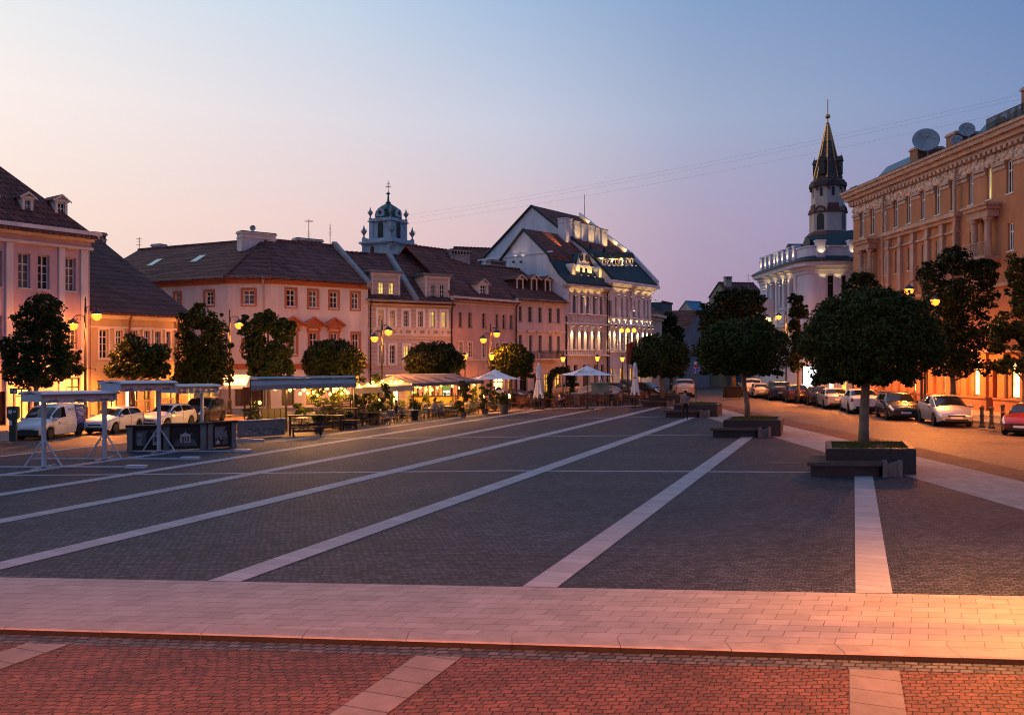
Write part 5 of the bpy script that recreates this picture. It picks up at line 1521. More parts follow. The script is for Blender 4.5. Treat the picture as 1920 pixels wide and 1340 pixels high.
fg = Fac((gx(1308, 112), 112), (gx(1312, 124), 124))
# pale gabled house whose gable faces the square
fp_ = Fac((gx(1274, 110), 110), (gx(1330, 116), 116))
hp = House('gabled_cottage', 'pale gabled house with red tiled roof and white chimney far down the street', fp_)
zp = fp_.z(1280, 628)
hp.wall(zp, [(fp_.u(1283), fp_.u(1289), fp_.z(1286, 662), fp_.z(1286, 645)), (fp_.u(1297), fp_.u(1303), fp_.z(1300, 662), fp_.z(1300, 645))], mat('cold_plaster', (0.20, 0.19, 0.21), .85, .15, 1.0), depth=12)
for a, b in ((1283, 1289), (1297, 1303)): hp.window((fp_.u(a), fp_.u(b), fp_.z(a + 3, 662), fp_.z(a + 3, 645)), m_frame_d, g_dark)
apx = fp_.u(1313); zap = fp_.z(1313, 583)
mb = MB()
mb.face([(0, 0, zp), (fp_.W, 0, zp), (fp_.W, 0, zp + 1.5), (apx, 0, zap)])
hp.part(mb, 'gable_wall', MATS['cold_plaster'])
mb = MB()
mb.face([(-.4, -.3, zp - .2), (apx, -.3, zap + .1), (apx - 4.5, 9, zap + .1), (-4.5, 9, zp - .2)])
mb.face([(apx, -.3, zap + .1), (fp_.W + .3, -.3, zp + 1.2), (fp_.W + .3, 9, zp + 1.2), (apx - 4.5, 9, zap + .1)])
hp.part(mb, 'roof', m_tile2)
hp.chimney(fp_.u(1291, 2), 2, .75, .7, zp, fp_.z(1291, 591, 2), m_white, slots=0)
far_house('blue_gable_house', 'blue tin roofed house far down the street, partly behind the trees', 1305, 1333, 150, 152, 590, .9, 2.6, m_cbr, mat('sky_blue_tin', (0.06, 0.16, 0.25), .45, .1, 2), chim=())
far_house('dark_roof_house', 'dark roofed house with a tall thin chimney left of the round cornered house', 1366, 1432, 118, 119, 552, .55, 3.2, m_teal, m_tile3, chim=((1364.5, 519),))
far_house('street_end_house', 'low ochre shop front with lit doorways closing the far end of the street', 1232, 1370, 128, 134, 668, .6, 4, m_p2, m_tile3, wins=((1246, 1254, 692, 716), (1264, 1272, 690, 716), (1284, 1296, 690, 716), (1312, 1321, 692, 716), (1326, 1336, 694, 716), (1346, 1356, 694, 716)), mg=(g_dark, g_dark, g_dark, g_shopd, g_shopd, g_dark))
f = Fac((gx(1412, 96), 96), (gx(1446, 95), 95))
far_house('red_roof_annex', 'small red roofed corner annex beside the round cornered house', 1409, 1424, 103, 102, 590, .7, 2.2, m_p7, m_tile2)
# ================================================================= TREES
def leaf_mat(name, c1, c2, trans=0.25):
    m, nt, n, l, b = _nt(name)
    gi = N(n, 'ShaderNodeNewGeometry')
    mx = N(n, 'ShaderNodeMix', data_type='RGBA')
    l.new(gi.outputs['Random Per Island'], mx.inputs[0])
    mx.inputs[6].default_value = (*c1, 1); mx.inputs[7].default_value = (*c2, 1)
    l.new(mx.outputs[2], b.inputs['Base Color'])
    b.inputs['Roughness'].default_value = 0.55
    b.inputs['Specular IOR Level'].default_value = 0.12
    tr = N(n, 'ShaderNodeBsdfTranslucent'); l.new(mx.outputs[2], tr.inputs[0])
    ms = N(n, 'ShaderNodeMixShader'); ms.inputs[0].default_value = trans
    l.new(b.outputs[0], ms.inputs[1]); l.new(tr.outputs[0], ms.inputs[2])
    l.new(ms.outputs[0], n['Material Output'].inputs[0])
    MATS[name] = m
    return m
m_leaf = leaf_mat('leaf_green', (0.022, 0.034, 0.006), (0.044, 0.058, 0.010), .12)
m_leaf_m = leaf_mat('leaf_maple', (0.019, 0.030, 0.006), (0.040, 0.052, 0.010), .12)
m_leaf_d = leaf_mat('leaf_dark', (0.014, 0.022, 0.005), (0.028, 0.038, 0.008), .12)
m_bark = mat('bark', (0.115, 0.085, 0.062), 0.9, 0.35, 3, bump=0.8, fine=22)
m_bark_p = mat('bark_pale', (0.21, 0.155, 0.115), 0.9, 0.3, 3, bump=0.8, fine=22)
def leaves(mb, pts, size, rg, up=0.35):
    """kite shaped leaves, folded a little along the rib"""
    for p, out in pts:
        s = size * (.65 + .7 * rg.random())
        nrm = Vector((rg.gauss(0, 1), rg.gauss(0, 1), rg.gauss(0, 1) + up)) + out * 1.1
        if nrm.length < .01: continue
        nrm.normalize()
        a = nrm.orthogonal().normalized()
        t = rg.random() * 6.283
        b = nrm.cross(a)
        a, b = a * math.cos(t) + b * math.sin(t), b * math.cos(t) - a * math.sin(t)
        i = len(mb.v)
        q = p
        mb.v += [tuple(q - a * s * .5), tuple(q + b * s * .42 + a * s * .05 + nrm * s * .12), tuple(q + a * s * .6), tuple(q - b * s * .42 + a * s * .05 + nrm * s * .12)]
        mb.f.append((i, i + 1, i + 2)); mb.m.append(0)
        mb.f.append((i, i + 2, i + 3)); mb.m.append(0)
def blob_pts(c, r, n, rg, bias=0.45, flat=None, gap=0.0, gs=1.3, off=(0, 0, 0)):
    out = []
    c, tries = Vector(c), 0
    while len(out) < n and tries < n * 6:
        tries += 1
        d = Vector((rg.gauss(0, 1), rg.gauss(0, 1), rg.gauss(0, 1)))
        if d.length < .01: continue
        d.normalize()
        k = rg.random() ** bias
        k *= 1 + .16 * noise.noise(Vector((d.x * 2.2 + off[0], d.y * 2.2 + off[1], d.z * 2.2 + off[2]))) + .10 * noise.noise(Vector((d.x * 6 + off[0], d.y * 6, d.z * 6)))
        p = Vector((d.x * r[0] * k, d.y * r[1] * k, d.z * r[2] * k))
        if flat is not None and p.z < -flat * r[2]: 
            p.z = -flat * r[2] + rg.random() * .25
        q = c + p
        if gap and noise.noise(q * gs + Vector(off)) < -gap: continue
        out.append((q, d))
    return out
def ball_tree(label, x, y, width, z0, z1, trunk_r, group, seed, z_base=0.0, leaf=.17, n=9000, name='ball_tree', lean=0.0, m=None, mk=None):
    rg = random.Random(seed)
    t = thing(name, label, 'tree', (x, y, z_base), 0, group)
    h0, h1 = z0 - z_base, z1 - z_base
    r = width / 2; rz = (h1 - h0) / 1.72
    c = Vector((lean, 0, h0 + rz * .74))
    mb = MB()
    off = (rg.random() * 30, rg.random() * 30, rg.random() * 30)
    leaves(mb, blob_pts(c, (r * .97, r * .97, rz), n, rg, .22, flat=.70, off=off), leaf, rg)
    for i in range(26):      # tufts that break the outline
        a = rg.random() * 6.283; e = rg.uniform(-.25, 1.25)
        d = Vector((math.cos(a) * math.cos(e), math.sin(a) * math.cos(e), math.sin(e)))
        q = c + Vector((d.x * r * .92, d.y * r * .92, d.z * rz * .92))
        s = rg.uniform(.10, .2) * r
        leaves(mb, blob_pts(q, (s, s, s * .8), int(n / 110), rg, .6, off=off), leaf, rg)
    for i in range(20):      # shoots hanging below the crown
        a = rg.random() * 6.283; k = rg.uniform(.3, .95) * r
        leaves(mb, blob_pts((c.x + math.cos(a) * k, math.sin(a) * k, c.z - rz * .72), (r * .09, r * .09, rz * rg.uniform(.06, .14)), int(n / 160), rg, .7), leaf, rg)
    mb.build('crown', m or m_leaf, t)
    tb = MB()
    hh = h0 + (h1 - h0) * .35
    pts = [(0, 0, -.05), (.01, 0, h0 * .3), (lean * .4 - .02, 0.01, h0 * .7), (lean * .8, 0, hh)]
    tb.tube(pts, [trunk_r * 1.25, trunk_r, trunk_r * .93, trunk_r * .7], 10)
    for i in range(7):
        a = i * 6.283 / 7 + rg.random()
        tb.tube([(lean * .7, 0, h0 * .95 + .1 * i), (lean + math.cos(a) * r * .3, math.sin(a) * r * .3, hh + .2), (lean + math.cos(a) * r * .75, math.sin(a) * r * .75, hh + rz * .4)], [trunk_r * .5, trunk_r * .3, .02], 6)
    tb.build('trunk', mk or m_bark_p, t, smooth=True)
    return t
def maple(label, x, y, blobs, trunk_h, trunk_r, seed, group=None, n=5200, leaf=.19, gap=.12, z_base=.12, m=None, name='maple_tree', mk=None):
    """blobs: (dx, dy, z, rx, rz) of leaf masses; a tapered trunk with a limb into each"""
    rg = random.Random(seed)
    t = thing(name, label, 'tree', (x, y, z_base), 0, group)
    mb, tb = MB(), MB()
    tot = sum(b[3] * b[3] for b in blobs)
    top = max(b[2] for b in blobs)
    tb.tube([(0, 0, -.05), (.03, 0, trunk_h * .5), (-.02, 0, trunk_h), (0.0, 0, (trunk_h + top) / 2), (0, 0, top)], [trunk_r * 1.3, trunk_r, trunk_r * .85, trunk_r * .5, .02], 9)
    off = (rg.random() * 30, rg.random() * 30, rg.random() * 30)
    for dx, dy, z, rx, rz in blobs:
        k = int(n * rx * rx / tot)
        leaves(mb, blob_pts((dx, dy, z), (rx, rx, rz), int(k * .62), rg, .45, gap=gap, gs=1.6, off=off), leaf, rg)
        for i in range(9):
            a = rg.random() * 6.283; e = rg.uniform(-.9, 1.4)
            q = (dx + math.cos(a) * math.cos(e) * rx * .95, dy + math.sin(a) * math.cos(e) * rx * .95, z + math.sin(e) * rz * .95)
            s = rg.uniform(.16, .34) * rx
            leaves(mb, blob_pts(q, (s, s, s * .65), int(k * .042), rg, .7), leaf, rg)
        z0 = max(trunk_h * .7, z - rz * 1.0 - .3)
        tb.tube([(0, 0, min(z0, trunk_h + .6)), (dx * .45, dy * .45, (z0 + z) / 2), (dx * .95, dy * .95, z + rz * .3)], [trunk_r * .5, trunk_r * .28, .015], 6)
    mb.build('crown', m or m_leaf_m, t)
    tb.build('trunk', mk or m_bark, t, smooth=True)
    return t
def px_blobs(x, Y, lst, zb=.12):
    """leaf masses read off the photo (px, py, radius px, vertical radius px) at distance Y"""
    return [(gx(a, Y) - x + 0, dyy, zz(b, Y) - zb, r / F * Y, rv / F * Y) for a, b, r, rv, dyy in lst]
def mtree(label, px, Y, lst, th, tr, seed, **kw):
    x = gx(px, Y)
    lst = [q if len(q) == 5 else (*q, 0) for q in lst]
    return maple(label, x, Y, px_blobs(x, Y, lst), th, tr, seed, **kw)
GM = 'young maples along the west pavement'
mtree('broad dark maple in front of the mauve pilastered house', 68, 43.5, [(80, 585, 40, 32), (48, 605, 30, 24, .4), (105, 622, 30, 26, -.3), (40, 655, 40, 32), (88, 665, 46, 40, .5), (120, 690, 32, 28), (20, 690, 34, 28, .3), (60, 705, 44, 24), (132, 664, 18, 16), (12, 650, 16, 14), (150, 690, 12, 5)], 2.4, .13, 11, group=GM, n=11500, leaf=.165, gap=.03)
mtree('low sparse maple in front of the low ochre house', 249, 47.5, [(250, 648, 26, 22), (225, 672, 26, 22, .3), (282, 668, 28, 20, -.2), (300, 662, 20, 18), (258, 690, 40, 20), (212, 695, 20, 14), (300, 695, 22, 15)], 2.2, .11, 12, group=GM, n=6000, leaf=.16, gap=.0)
mtree('tall dense maple between the low ochre house and the corner house', 379, 50.5, [(375, 595, 24, 26), (350, 618, 20, 30), (405, 612, 20, 28), (352, 660, 26, 34), (395, 655, 38, 40), (370, 700, 44, 32), (415, 690, 24, 34), (345, 700, 18, 24), (340, 600, 9, 14)], 2.0, .12, 13, group=GM, n=12000, leaf=.16, gap=.2)
mtree('maple in front of the white corner house with orange windows', 503, 50.5, [(500, 605, 26, 24), (470, 622, 20, 20), (530, 618, 24, 22), (480, 655, 28, 30), (525, 655, 26, 28), (500, 690, 38, 24), (460, 600, 8, 10), (540, 690, 14, 16)], 2.3, .12, 14, group=GM, n=10000, leaf=.16, gap=.08)
GB = 'ball trees behind the cafe terrace'
def ball_px(label, px, Y, x0, x1, y0, y1, seed, group, tr=.11, zb=0.0, **kw):
    return ball_tree(label, gx(px, Y), Y, (x1 - x0) / F * Y, zz(y1, Y), zz(y0, Y), tr, group, seed, zb, lean=gx((x0 + x1) / 2, Y) - gx(px, Y), **kw)
ball_px('wide flattened ball tree behind the striped cafe awning', 625, 58, 566, 684, 638, 712, 21, GB, n=7500, m=m_leaf_d)
ball_px('ball tree behind the grey tent roof with hanging bulbs', 813, 62, 757, 871, 642, 708, 22, GB, n=7000, m=m_leaf_d)
ball_px('ball tree with lamplight on its left side beside a street lantern', 958, 68, 914, 1003, 645, 706, 23, GB, n=6500)
GR = 'ball trees in granite planters'
ball_px('smallest ball tree in a planter, nearest the hotel', 1242, 66.5, 1181, 1293, 628, 704, 24, GR, tr=.13, zb=.75, n=8000)
ball_px('middle ball tree in a planter beside the street of parked cars', 1401, 41.8, 1303, 1477, 597, 700, 25, GR, tr=.13, zb=.72, n=15000, leaf=.12)
ball_px('largest ball tree in the nearest granite planter', 1619, 28.4, 1500, 1757, 543, 714, 26, GR, tr=.155, zb=.75, n=26000, leaf=.10)
mtree('tall spreading trees rising behind the middle ball tree', 1375, 88, [(1360, 560, 20, 14), (1388, 552, 22, 12), (1416, 562, 20, 16), (1372, 565, 30, 22), (1345, 585, 28, 22, 2), (1400, 575, 28, 24, -1), (1330, 612, 22, 20), (1375, 605, 40, 28), (1420, 600, 20, 22), (1410, 630, 30, 24), (1345, 640, 26, 22)], 4.0, .25, 31, n=10000, leaf=.28, gap=.18, name='lime_tree', m=m_leaf_d)
mtree('slim columnar tree in front of the round cornered house', 1497, 72, [(1492, 561, 12, 11), (1488, 585, 9, 14), (1503, 585, 13, 14), (1490, 612, 11, 14), (1500, 640, 16, 22), (1492, 675, 16, 24)], 2.0, .12, 32, n=4200, leaf=.22, gap=.2, name='slim_tree', m=m_leaf_d)
mtree('tree whose top shows above the largest ball tree', 1614, 62, [(1614, 522, 20, 12), (1600, 545, 22, 20), (1632, 545, 20, 22), (1614, 590, 34, 30), (1620, 650, 34, 34)], 2.2, .14, 33, n=4800, leaf=.22, gap=.2, m=m_leaf_d)
mtree('big dark maple in front of the long orange house', 1786, 55, [(1790, 490, 34, 26), (1760, 512, 28, 26, 1), (1830, 515, 30, 28, -.5), (1745, 560, 24, 28), (1795, 560, 46, 38), (1848, 560, 22, 32), (1770, 625, 44, 40), (1825, 625, 36, 40), (1790, 680, 46, 28), (1750, 655, 24, 34), (1850, 690, 14, 16), (1840, 500, 24, 14)], 3.0, .16, 34, n=17000, leaf=.18, gap=.2, m=m_leaf_d)
mtree('lamplit maple at the right edge of the view', 1921, 47, [(1898, 500, 14, 28), (1905, 540, 18, 24), (1925, 570, 30, 32), (1880, 610, 24, 24), (1910, 630, 36, 28), (1870, 645, 18, 18), (1890, 685, 26, 18), (1940, 680, 30, 24), (1930, 510, 20, 30)], 3.2, .14, 35, n=11000, leaf=.17, gap=.05)
mtree('dark tree between the hotel and the gabled cottage', 1258, 105, [(1255, 600, 16, 14), (1246, 625, 16, 20), (1268, 630, 16, 18), (1256, 655, 26, 22)], 3.5, .2, 36, n=3200, leaf=.36, gap=.15, name='lime_tree', m=m_leaf_d)
mtree('dark tree far down the street behind the middle ball tree', 1326, 120, [(1322, 650, 18, 22), (1345, 660, 20, 24), (1330, 685, 20, 14)], 3.0, .2, 37, n=2400, leaf=.38, gap=.1, name='lime_tree', m=m_leaf_d)
# ================================================================= PLANTERS with benches
m_gran = mat('dark_granite', (0.032, 0.020, 0.020), 0.5, 0.3, 6, bump=0.12, fine=60, spec=0.5)
m_wood = bricks('bench_wood', (0.125, 0.088, 0.070), (0.085, 0.062, 0.050), (0.02, 0.016, 0.014), 6.0, 0.095, 0.012, rough=0.75, bump=0.5, dist=0.01, var=0.3, vscale=3.0)
m_block = mat('block_stone', (0.19, 0.145, 0.13), 0.85, 0.3, 2.5, bump=0.5, fine=14)
m_soil = mat('soil', (0.035, 0.028, 0.02), 0.95, 0.3, 5, bump=0.8, fine=18)
m_grass = leaf_mat('grass_blade', (0.06, 0.085, 0.022), (0.12, 0.13, 0.04), .15)
def planter(label, px0, px1, pyb, pyt, group, seed, depth=2.7, wide=1.0):
    rg = random.Random(seed)
    X0, Y = gp(px0, pyb); X1 = gx(px1, Y)
    W_, H_ = X1 - X0, zz(pyt, Y)
    t = thing('planter_bench', label, 'planter', (X0, Y, 0), 0, group)
    # box from .22 W to W, bench round its front and left
    bx0 = W_ * .17
    mb = MB()
    e = .03
    pr = [(bx0, 0, 0), (W_, 0, 0), (W_, depth, 0), (bx0, depth, 0)]
    rim = .20
    def ring(z, k): return [(bx0 + k, k, z), (W_ - k, k, z), (W_ - k, depth - k, z), (bx0 + k, depth - k, z)]
    rows = [ring(0, 0), ring(H_ - e, 0), ring(H_, e), ring(H_, rim), ring(H_ - .12, rim + .01)]
    for a, b in zip(rows[:-1], rows[1:]):
        for i in range(4):
            j = (i + 1) % 4; mb.face([a[i], a[j], b[j], b[i]])
    mb.build('granite_box', m_gran, t)
    so = MB(); n = 9
    def hz(u, v): return H_ - .08 + .10 * math.sin(math.pi * u) * math.sin(math.pi * v) + .03 * noise.noise(Vector((u * 5 + seed, v * 5, 0)))
    for i in range(n):
        for j in range(n):
            q = []
            for a, b in ((i, j), (i + 1, j), (i + 1, j + 1), (i, j + 1)):
                u, v = a / n, b / n
                q.append((bx0 + rim + (W_ - bx0 - 2 * rim) * u, rim + (depth - 2 * rim) * v, hz(u, v)))
            so.face(q)
    sob = so.build('soil', m_soil, t)
    gb = MB()
    for i in range(3600):
        u, v = rg.random(), rg.random()
        if noise.noise(Vector((u * 4 + seed, v * 4, 3))) < -.22: continue
        x, y, z = bx0 + rim + (W_ - bx0 - 2 * rim) * u, rim + (depth - 2 * rim) * v, hz(u, v)
        a = rg.random() * 6.283; h = rg.uniform(.04, .13); w = .012
        dx, dy = math.cos(a) * w, math.sin(a) * w
        lx, ly = rg.gauss(0, .04), rg.gauss(0, .04)
        k = len(gb.v)
        gb.v += [(x - dx, y - dy, z - .01), (x + dx, y + dy, z - .01), (x + lx, y + ly, z + h)]
        gb.f.append((k, k + 1, k + 2)); gb.m.append(0)
    g = gb.build('grass', m_grass, t); g['kind'] = 'stuff'
    sh = H_ * .56; th = .12 * H_ / .82
    bxe = W_ * .68
    be = MB()
    yf = -.52
    for i in range(5):                                     # seat slats along the front
        y0 = yf + .10 * i
        be.box(-.0, bxe - .01, y0, y0 + .088, sh - th, sh)
    for i in range(int((depth * .55) / .10)):              # and across the left side
        y0 = .03 + .10 * i
        be.box(-.0, bx0 - .015, y0, y0 + .088, sh - th * .5, sh - .004)
    be.build('seat', m_wood, t)
    bs = MB()
    bs.box(.12, bxe - .1, yf + .14, -.02, 0, sh - th - .004); bs.box(.1, bx0 - .02, .02, depth * .5, 0, sh - th - .01)
    bs.build('seat_base', m_gran, t)
    bl = MB(); x0, x1 = bxe, W_ * .86; w = x1 - x0
    bl.box(x0, x0 + w * .24, yf - .02, -.01, 0, sh + .02); bl.box(x1 - w * .22, x1, yf - .02, -.01, 0, sh + .02)
    # broken top edge of the middle block
    prof = [(x0 + w * .24 + .004, 0), (x1 - w * .22 - .004, 0), (x1 - w * .22 - .004, sh - .01), (x0 + w * .68, sh - .02), (x0 + w * .58, sh - .055), (x0 + w * .44, sh - .05), (x0 + w * .36, sh - .075), (x0 + w * .24 + .004, sh - .06)]
    bl.prism(prof, yf + .03, -.01)
    bl.build('stone_block', m_block, t)
    for ch in t.children:        # the planters follow the slant of the paving stripes
        for v in ch.data.vertices: v.co.x += .36 * v.co.y
    return t
GP = 'granite planters with benches'
planter('nearest dark granite planter with a wooden bench wrapped round it', 1514, 1718, 890, 841, GP, 1)
planter('second granite planter with a bench, under the middle ball tree', 1334, 1464, 818, 787, GP, 2)
planter('treeless granite planter beside the standing man', 1247, 1345, 781.5, 758, GP, 3)
planter('farthest granite planter, in front of the terrace chairs', 1204, 1275, 762, 741, GP, 4)
# ================================================================= STREET LAMPS
m_iron = mat('lamp_iron', (0.03, 0.026, 0.024), 0.5, 0.2, 5, spec=0.4)
def glow(name, col, s, clear=.55):
    """frosted glass that glows and lets the lamp inside shine through"""
    if name in MATS: return MATS[name]
    m, nt, n, l, b = _nt(name)
    e = N(n, 'ShaderNodeEmission'); e.inputs[0].default_value = col; e.inputs[1].default_value = s
    t = N(n, 'ShaderNodeBsdfTransparent'); ms = N(n, 'ShaderNodeMixShader'); ms.inputs[0].default_value = 1 - clear
    l.new(t.outputs[0], ms.inputs[1]); l.new(e.outputs[0], ms.inputs[2]); l.new(ms.outputs[0], n['Material Output'].inputs[0])
    try: m.cycles.emission_sampling = 'NONE'
    except Exception: pass
    MATS[name] = m
    return m
g_lamp = glow('sodium_globe', (1.0, 0.22, 0.02, 1), 4.2, .3)
g_lant = glow('lantern_glow', (1.0, 0.26, 0.025, 1), 6, .5)
SOD = (1.0, 0.27, 0.036)
def lantern_globe(mb, c, r, mi=1):
    mb.lathe([(.03, -r), (r * .6, -r * .78), (r * .95, -r * .25), (r, r * .1), (r * .85, r * .35)], c, 9, mi)
def street_lamp(label, x, y, h, arms, group, power=3200, z0=.12, rz=0.0, r=.27, cross=True, col=None, tilt=0.0, halo=None, skirt=0.0):
    """arms: (reach, lantern height) ; root > pole, arm (> scroll, hood, globe)"""
    t = thing('street_lamp', label, 'street lamp', (x, y, z0), rz, group)
    mb = MB()
    mb.lathe([(.17, 0), (.17, .25), (.13, .3), (.13, .9), (.10, .98), (.075, 1.1), (.065, h * .55), (.05, h * .9), (.035, h), (.05, h + .03), (.012, h + .22)], (0, 0, 0), 10)
    if cross:
        mb.tube([(-.55, 0, 3.05), (.55, 0, 3.05)], .022, 5); mb.lathe([(.09, 3.0), (.09, 3.1)], (0, 0, 0), 8)
        for s in (-.55, .55): mb.tube([(s, 0, 3.05), (s, 0, 2.9)], .02, 4)
    mb.build('pole', m_iron, t, smooth=False)
    for reach, zl in arms:
        s = 1 if reach > 0 else -1
        L = abs(reach)
        q = MB()
        rr = L * .5
        zc = zl + .32
        pts = [(s * .05, 0, zl - .15), (s * .06, 0, zc)]
        for i in range(1, 11):
            a = math.pi * (1 - i / 10)
            pts.append((s * (rr + .03 + rr * math.cos(a)), 0, zc + rr * .8 * math.sin(a)))
        pts.append((s * (L + .03), 0, zl + .16))
        q.tube(pts, .024, 6)
        sp = []
        for i in range(14):
            a = i / 13 * 2.6 * math.pi; k = rr * .55 * (1 - i / 15)
            sp.append((s * (rr + .04 + k * math.cos(a)), 0, zc + .05 + k * math.sin(a)))
        q.tube(sp, .012, 4)
        o = q.build('arm', m_iron, t)
        hd = MB()
        if skirt:      # a deep hood that keeps the light off the far square
            hd.lathe([(r * 1.32, zl - .16 - r * 1.3 / math.tan(R(skirt))), (r * 1.33, zl + r * .4), (r * 1.32, zl + r * .42)], (s * (L + .03), 0, 0), 24)
            hd.f = hd.f[:-2]; hd.m = hd.m[:-2]
            light('lamp_light', 'POINT', (s * (L + .03), 0, zl - .16), power, col or SOD, o, .05)
        hd.lathe([(r * 1.3, zl + r * .36), (r * 1.15, zl + r * .55), (r * .5, zl + r * 1.1), (.04, zl + r * 1.4)], (s * (L + .03), 0, 0), 10)
        hd.build('lantern_hood', m_iron, o)
        if skirt: continue
        g = MB(); lantern_globe(g, (s * (L + .03), 0, zl), r, 0)
        gl = g.build('lantern_globe', g_lamp, o, smooth=True)
        light('lamp_light', 'POINT', (s * (L + .03), 0, zl - .02), (halo or power * .40), col or SOD, gl, .06); light('lamp_beam', 'SPOT', (s * (L + .03), 0, zl - r - .05), power, col or SOD, gl, .05, R(154 if not tilt else 128), (s * (L + .03), -tilt, zl - r - 1.05) if tilt else None, .55)
    return t
GL = 'two armed street lamps along the square'
def lamp_px(label, px, Y, ytop, arms, **kw):
    x = gx(px, Y)
    zb = kw.get('z0', .12)
    return street_lamp(label, x, Y, zz(ytop, Y) - zb, [((a - px) / F * Y, zz(b, Y) - zb) for a, b in arms], GL, **kw)
lamp_px('two armed lit street lamp between the mauve house and the low ochre house', 160, 47.3, 563, [(138, 610), (180.5, 592)], power=5000, tilt=.22, halo=900)
lamp_px('two armed lit street lamp between the two maples of the corner house', 430.5, 55, 586, [(413.5, 625), (447.5, 609)], power=4500, tilt=.35, halo=1000)
lamp_px('two armed lit street lamp in front of the beige house', 716, 58.5, 604, [(703, 634), (727.5, 622)], power=1700)
lamp_px('two armed lit street lamp in front of the rose house', 919.5, 66.5, 611, [(907, 637), (930.5, 626)], power=1700)
lamp_px('lit street lamp with its post behind the largest ball tree', 1728, 51.8, 528, [(1705, 545), (1752.5, 565)], power=3600, tilt=.55, halo=380)
street_lamp('added two armed lamp, unseen behind the big dark maple, lighting the orange house', 28.3, 58.5, 7.0, [(-.9, 6.2), (.9, 5.9)], GL, power=4200, halo=800)  # extra lamp, unseen behind the maple, added to light the orange wall
street_lamp('two armed lit street lamp mostly hidden behind the largest ball tree', 26.6, 66.5, 7.6, [(-.9, 6.8), (.9, 6.5)], GL, power=3800, halo=700)
street_lamp('two armed lit street lamp on the east kerb beyond the right edge of the view', 27.2, 37.0, 7.6, [(-.9, 6.8), (.9, 6.5)], GL, power=5200, halo=2400)
lamp_px('lit street lamp in front of the round cornered white house', 1474, 79, 577, [(1460.5, 594), (1489.5, 608)])
# three armed lamp by the hotel
Yt3 = 76.0
t = thing('triple_lamp', 'three armed lit street lamp in front of the white hotel', 'street lamp', (gx(1177, Yt3), Yt3, 0), 0)
mb = MB(); hz3 = zz(620, Yt3)
mb.lathe([(.16, 0), (.16, .3), (.11, .4), (.10, 1.2), (.07, 1.4), (.055, hz3 - .4), (.04, hz3 - .22)], (0, 0, 0), 10)
mb.build('pole', m_iron, t)
for dx in (-.56, 0, .56):
    q = MB()
    if dx: q.tube([(0, 0, hz3 - .55), (dx * .5, 0, hz3 - .62), (dx, 0, hz3 - .45), (dx, 0, hz3 - .2)], .025, 5)
    else: q.tube([(0, 0, hz3 - .4), (0, 0, hz3 - .2)], .03, 5)
    q.lathe([(.10, hz3 - .22), (.13, hz3 - .17)], (dx, 0, 0), 8)
    o = q.build('arm', m_iron, t)
    g = MB(); g.lathe([(.08, -.17), (.17, -.1), (.2, .02), (.17, .14), (.08, .2), (.02, .22)], (dx, 0, hz3), 10); gl = g.build('lantern_globe', g_lant, o, smooth=True); light('lamp_light', 'POINT', (dx, 0, hz3), 230, SOD, gl, .06)
# lower lanterns on slim posts
def lantern_post(label, px, Y, py):
    h = zz(py, Y)
    t = thing('lantern_post', label, 'lantern', (gx(px, Y), Y, 0), 0, 'lanterns on slim posts in front of the houses')
    mb = MB(); mb.lathe([(.11, 0), (.11, .2), (.07, .3), (.05, .5), (.04, h - .45), (.03, h - .32), (.10, h - .30), (.11, h - .24)], (0, 0, 0), 9)
    mb.build('pole', m_iron, t)
    g = MB(); g.lathe([(.10, h - .24), (.21, h + .14), (.22, h + .16)], (0, 0, 0), 6); gl = g.build('lantern_globe', g_lant, t); light('lamp_light', 'POINT', (0, 0, h), 260, SOD, gl, .06)
    c = MB(); c.lathe([(.25, h + .16), (.15, h + .30), (.05, h + .36), (.02, h + .45)], (0, 0, 0), 6); c.build('lantern_cap', m_iron, t)
lantern_post('lantern post in front of the rose house, left of the ball tree', 872, 66, 669)
lantern_post('lantern post against the ball tree it lights', 922, 65.2, 669)
lantern_post('lantern post in front of the balcony house', 1055.5, 74, 673)
lantern_post('lantern post above the big white parasol', 1120, 78, 672)
lantern_post('lantern post beside the triple lamp', 1167, 80, 673)
# the lamps that stand just outside the picture and light its foreground
street_lamp('two armed lit street lamp beside the kerb just right of the view', 8.5, 11.4, 4.6, [(-.9, 4.0), (.9, 3.8)], GL, z0=0.0, power=1900, col=(1, .32, .05))
street_lamp('two armed lit street lamp behind the viewer on the red cobbles', 6.0, -6.5, 7.4, [(-.9, 6.6), (.9, 6.3)], GL, z0=-.07, power=22000, skirt=73, col=(1, .215, .052))
street_lamp('two armed lit street lamp behind the viewer on the left', -9.0, -6.5, 7.4, [(-.9, 6.6), (.9, 6.3)], GL, z0=-.07, power=19000, skirt=73, col=(1, .23, .065))
# ================================================================= VEHICLES
def paint(name, col, rough=0.28, metallic=0.0, coat=0.6):
    if name in MATS: return MATS[name]
    m, nt, n, l, b = _nt(name)
    b.inputs['Base Color'].default_value = (*col, 1); b.inputs['Roughness'].default_value = rough; b.inputs['Metallic'].default_value = metallic
    b.inputs['Coat Weight'].default_value = coat; b.inputs['Coat Roughness'].default_value = 0.06
    tc = N(n, 'ShaderNodeTexCoord'); nz = N(n, 'ShaderNodeTexNoise'); nz.inputs['Scale'].default_value = 2.5; nz.inputs['Detail'].default_value = 5
    l.new(tc.outputs['Object'], nz.inputs[0])
    r = N(n, 'ShaderNodeMapRange'); r.inputs[3].default_value = rough * .8; r.inputs[4].default_value = min(1, rough * 1.7); l.new(nz.outputs[0], r.inputs[0])
    l.new(r.outputs[0], b.inputs['Roughness'])
    MATS[name] = m
    return m
m_tyre = mat('tyre_rubber', (0.012, 0.012, 0.013), 0.85, 0.2, 8)
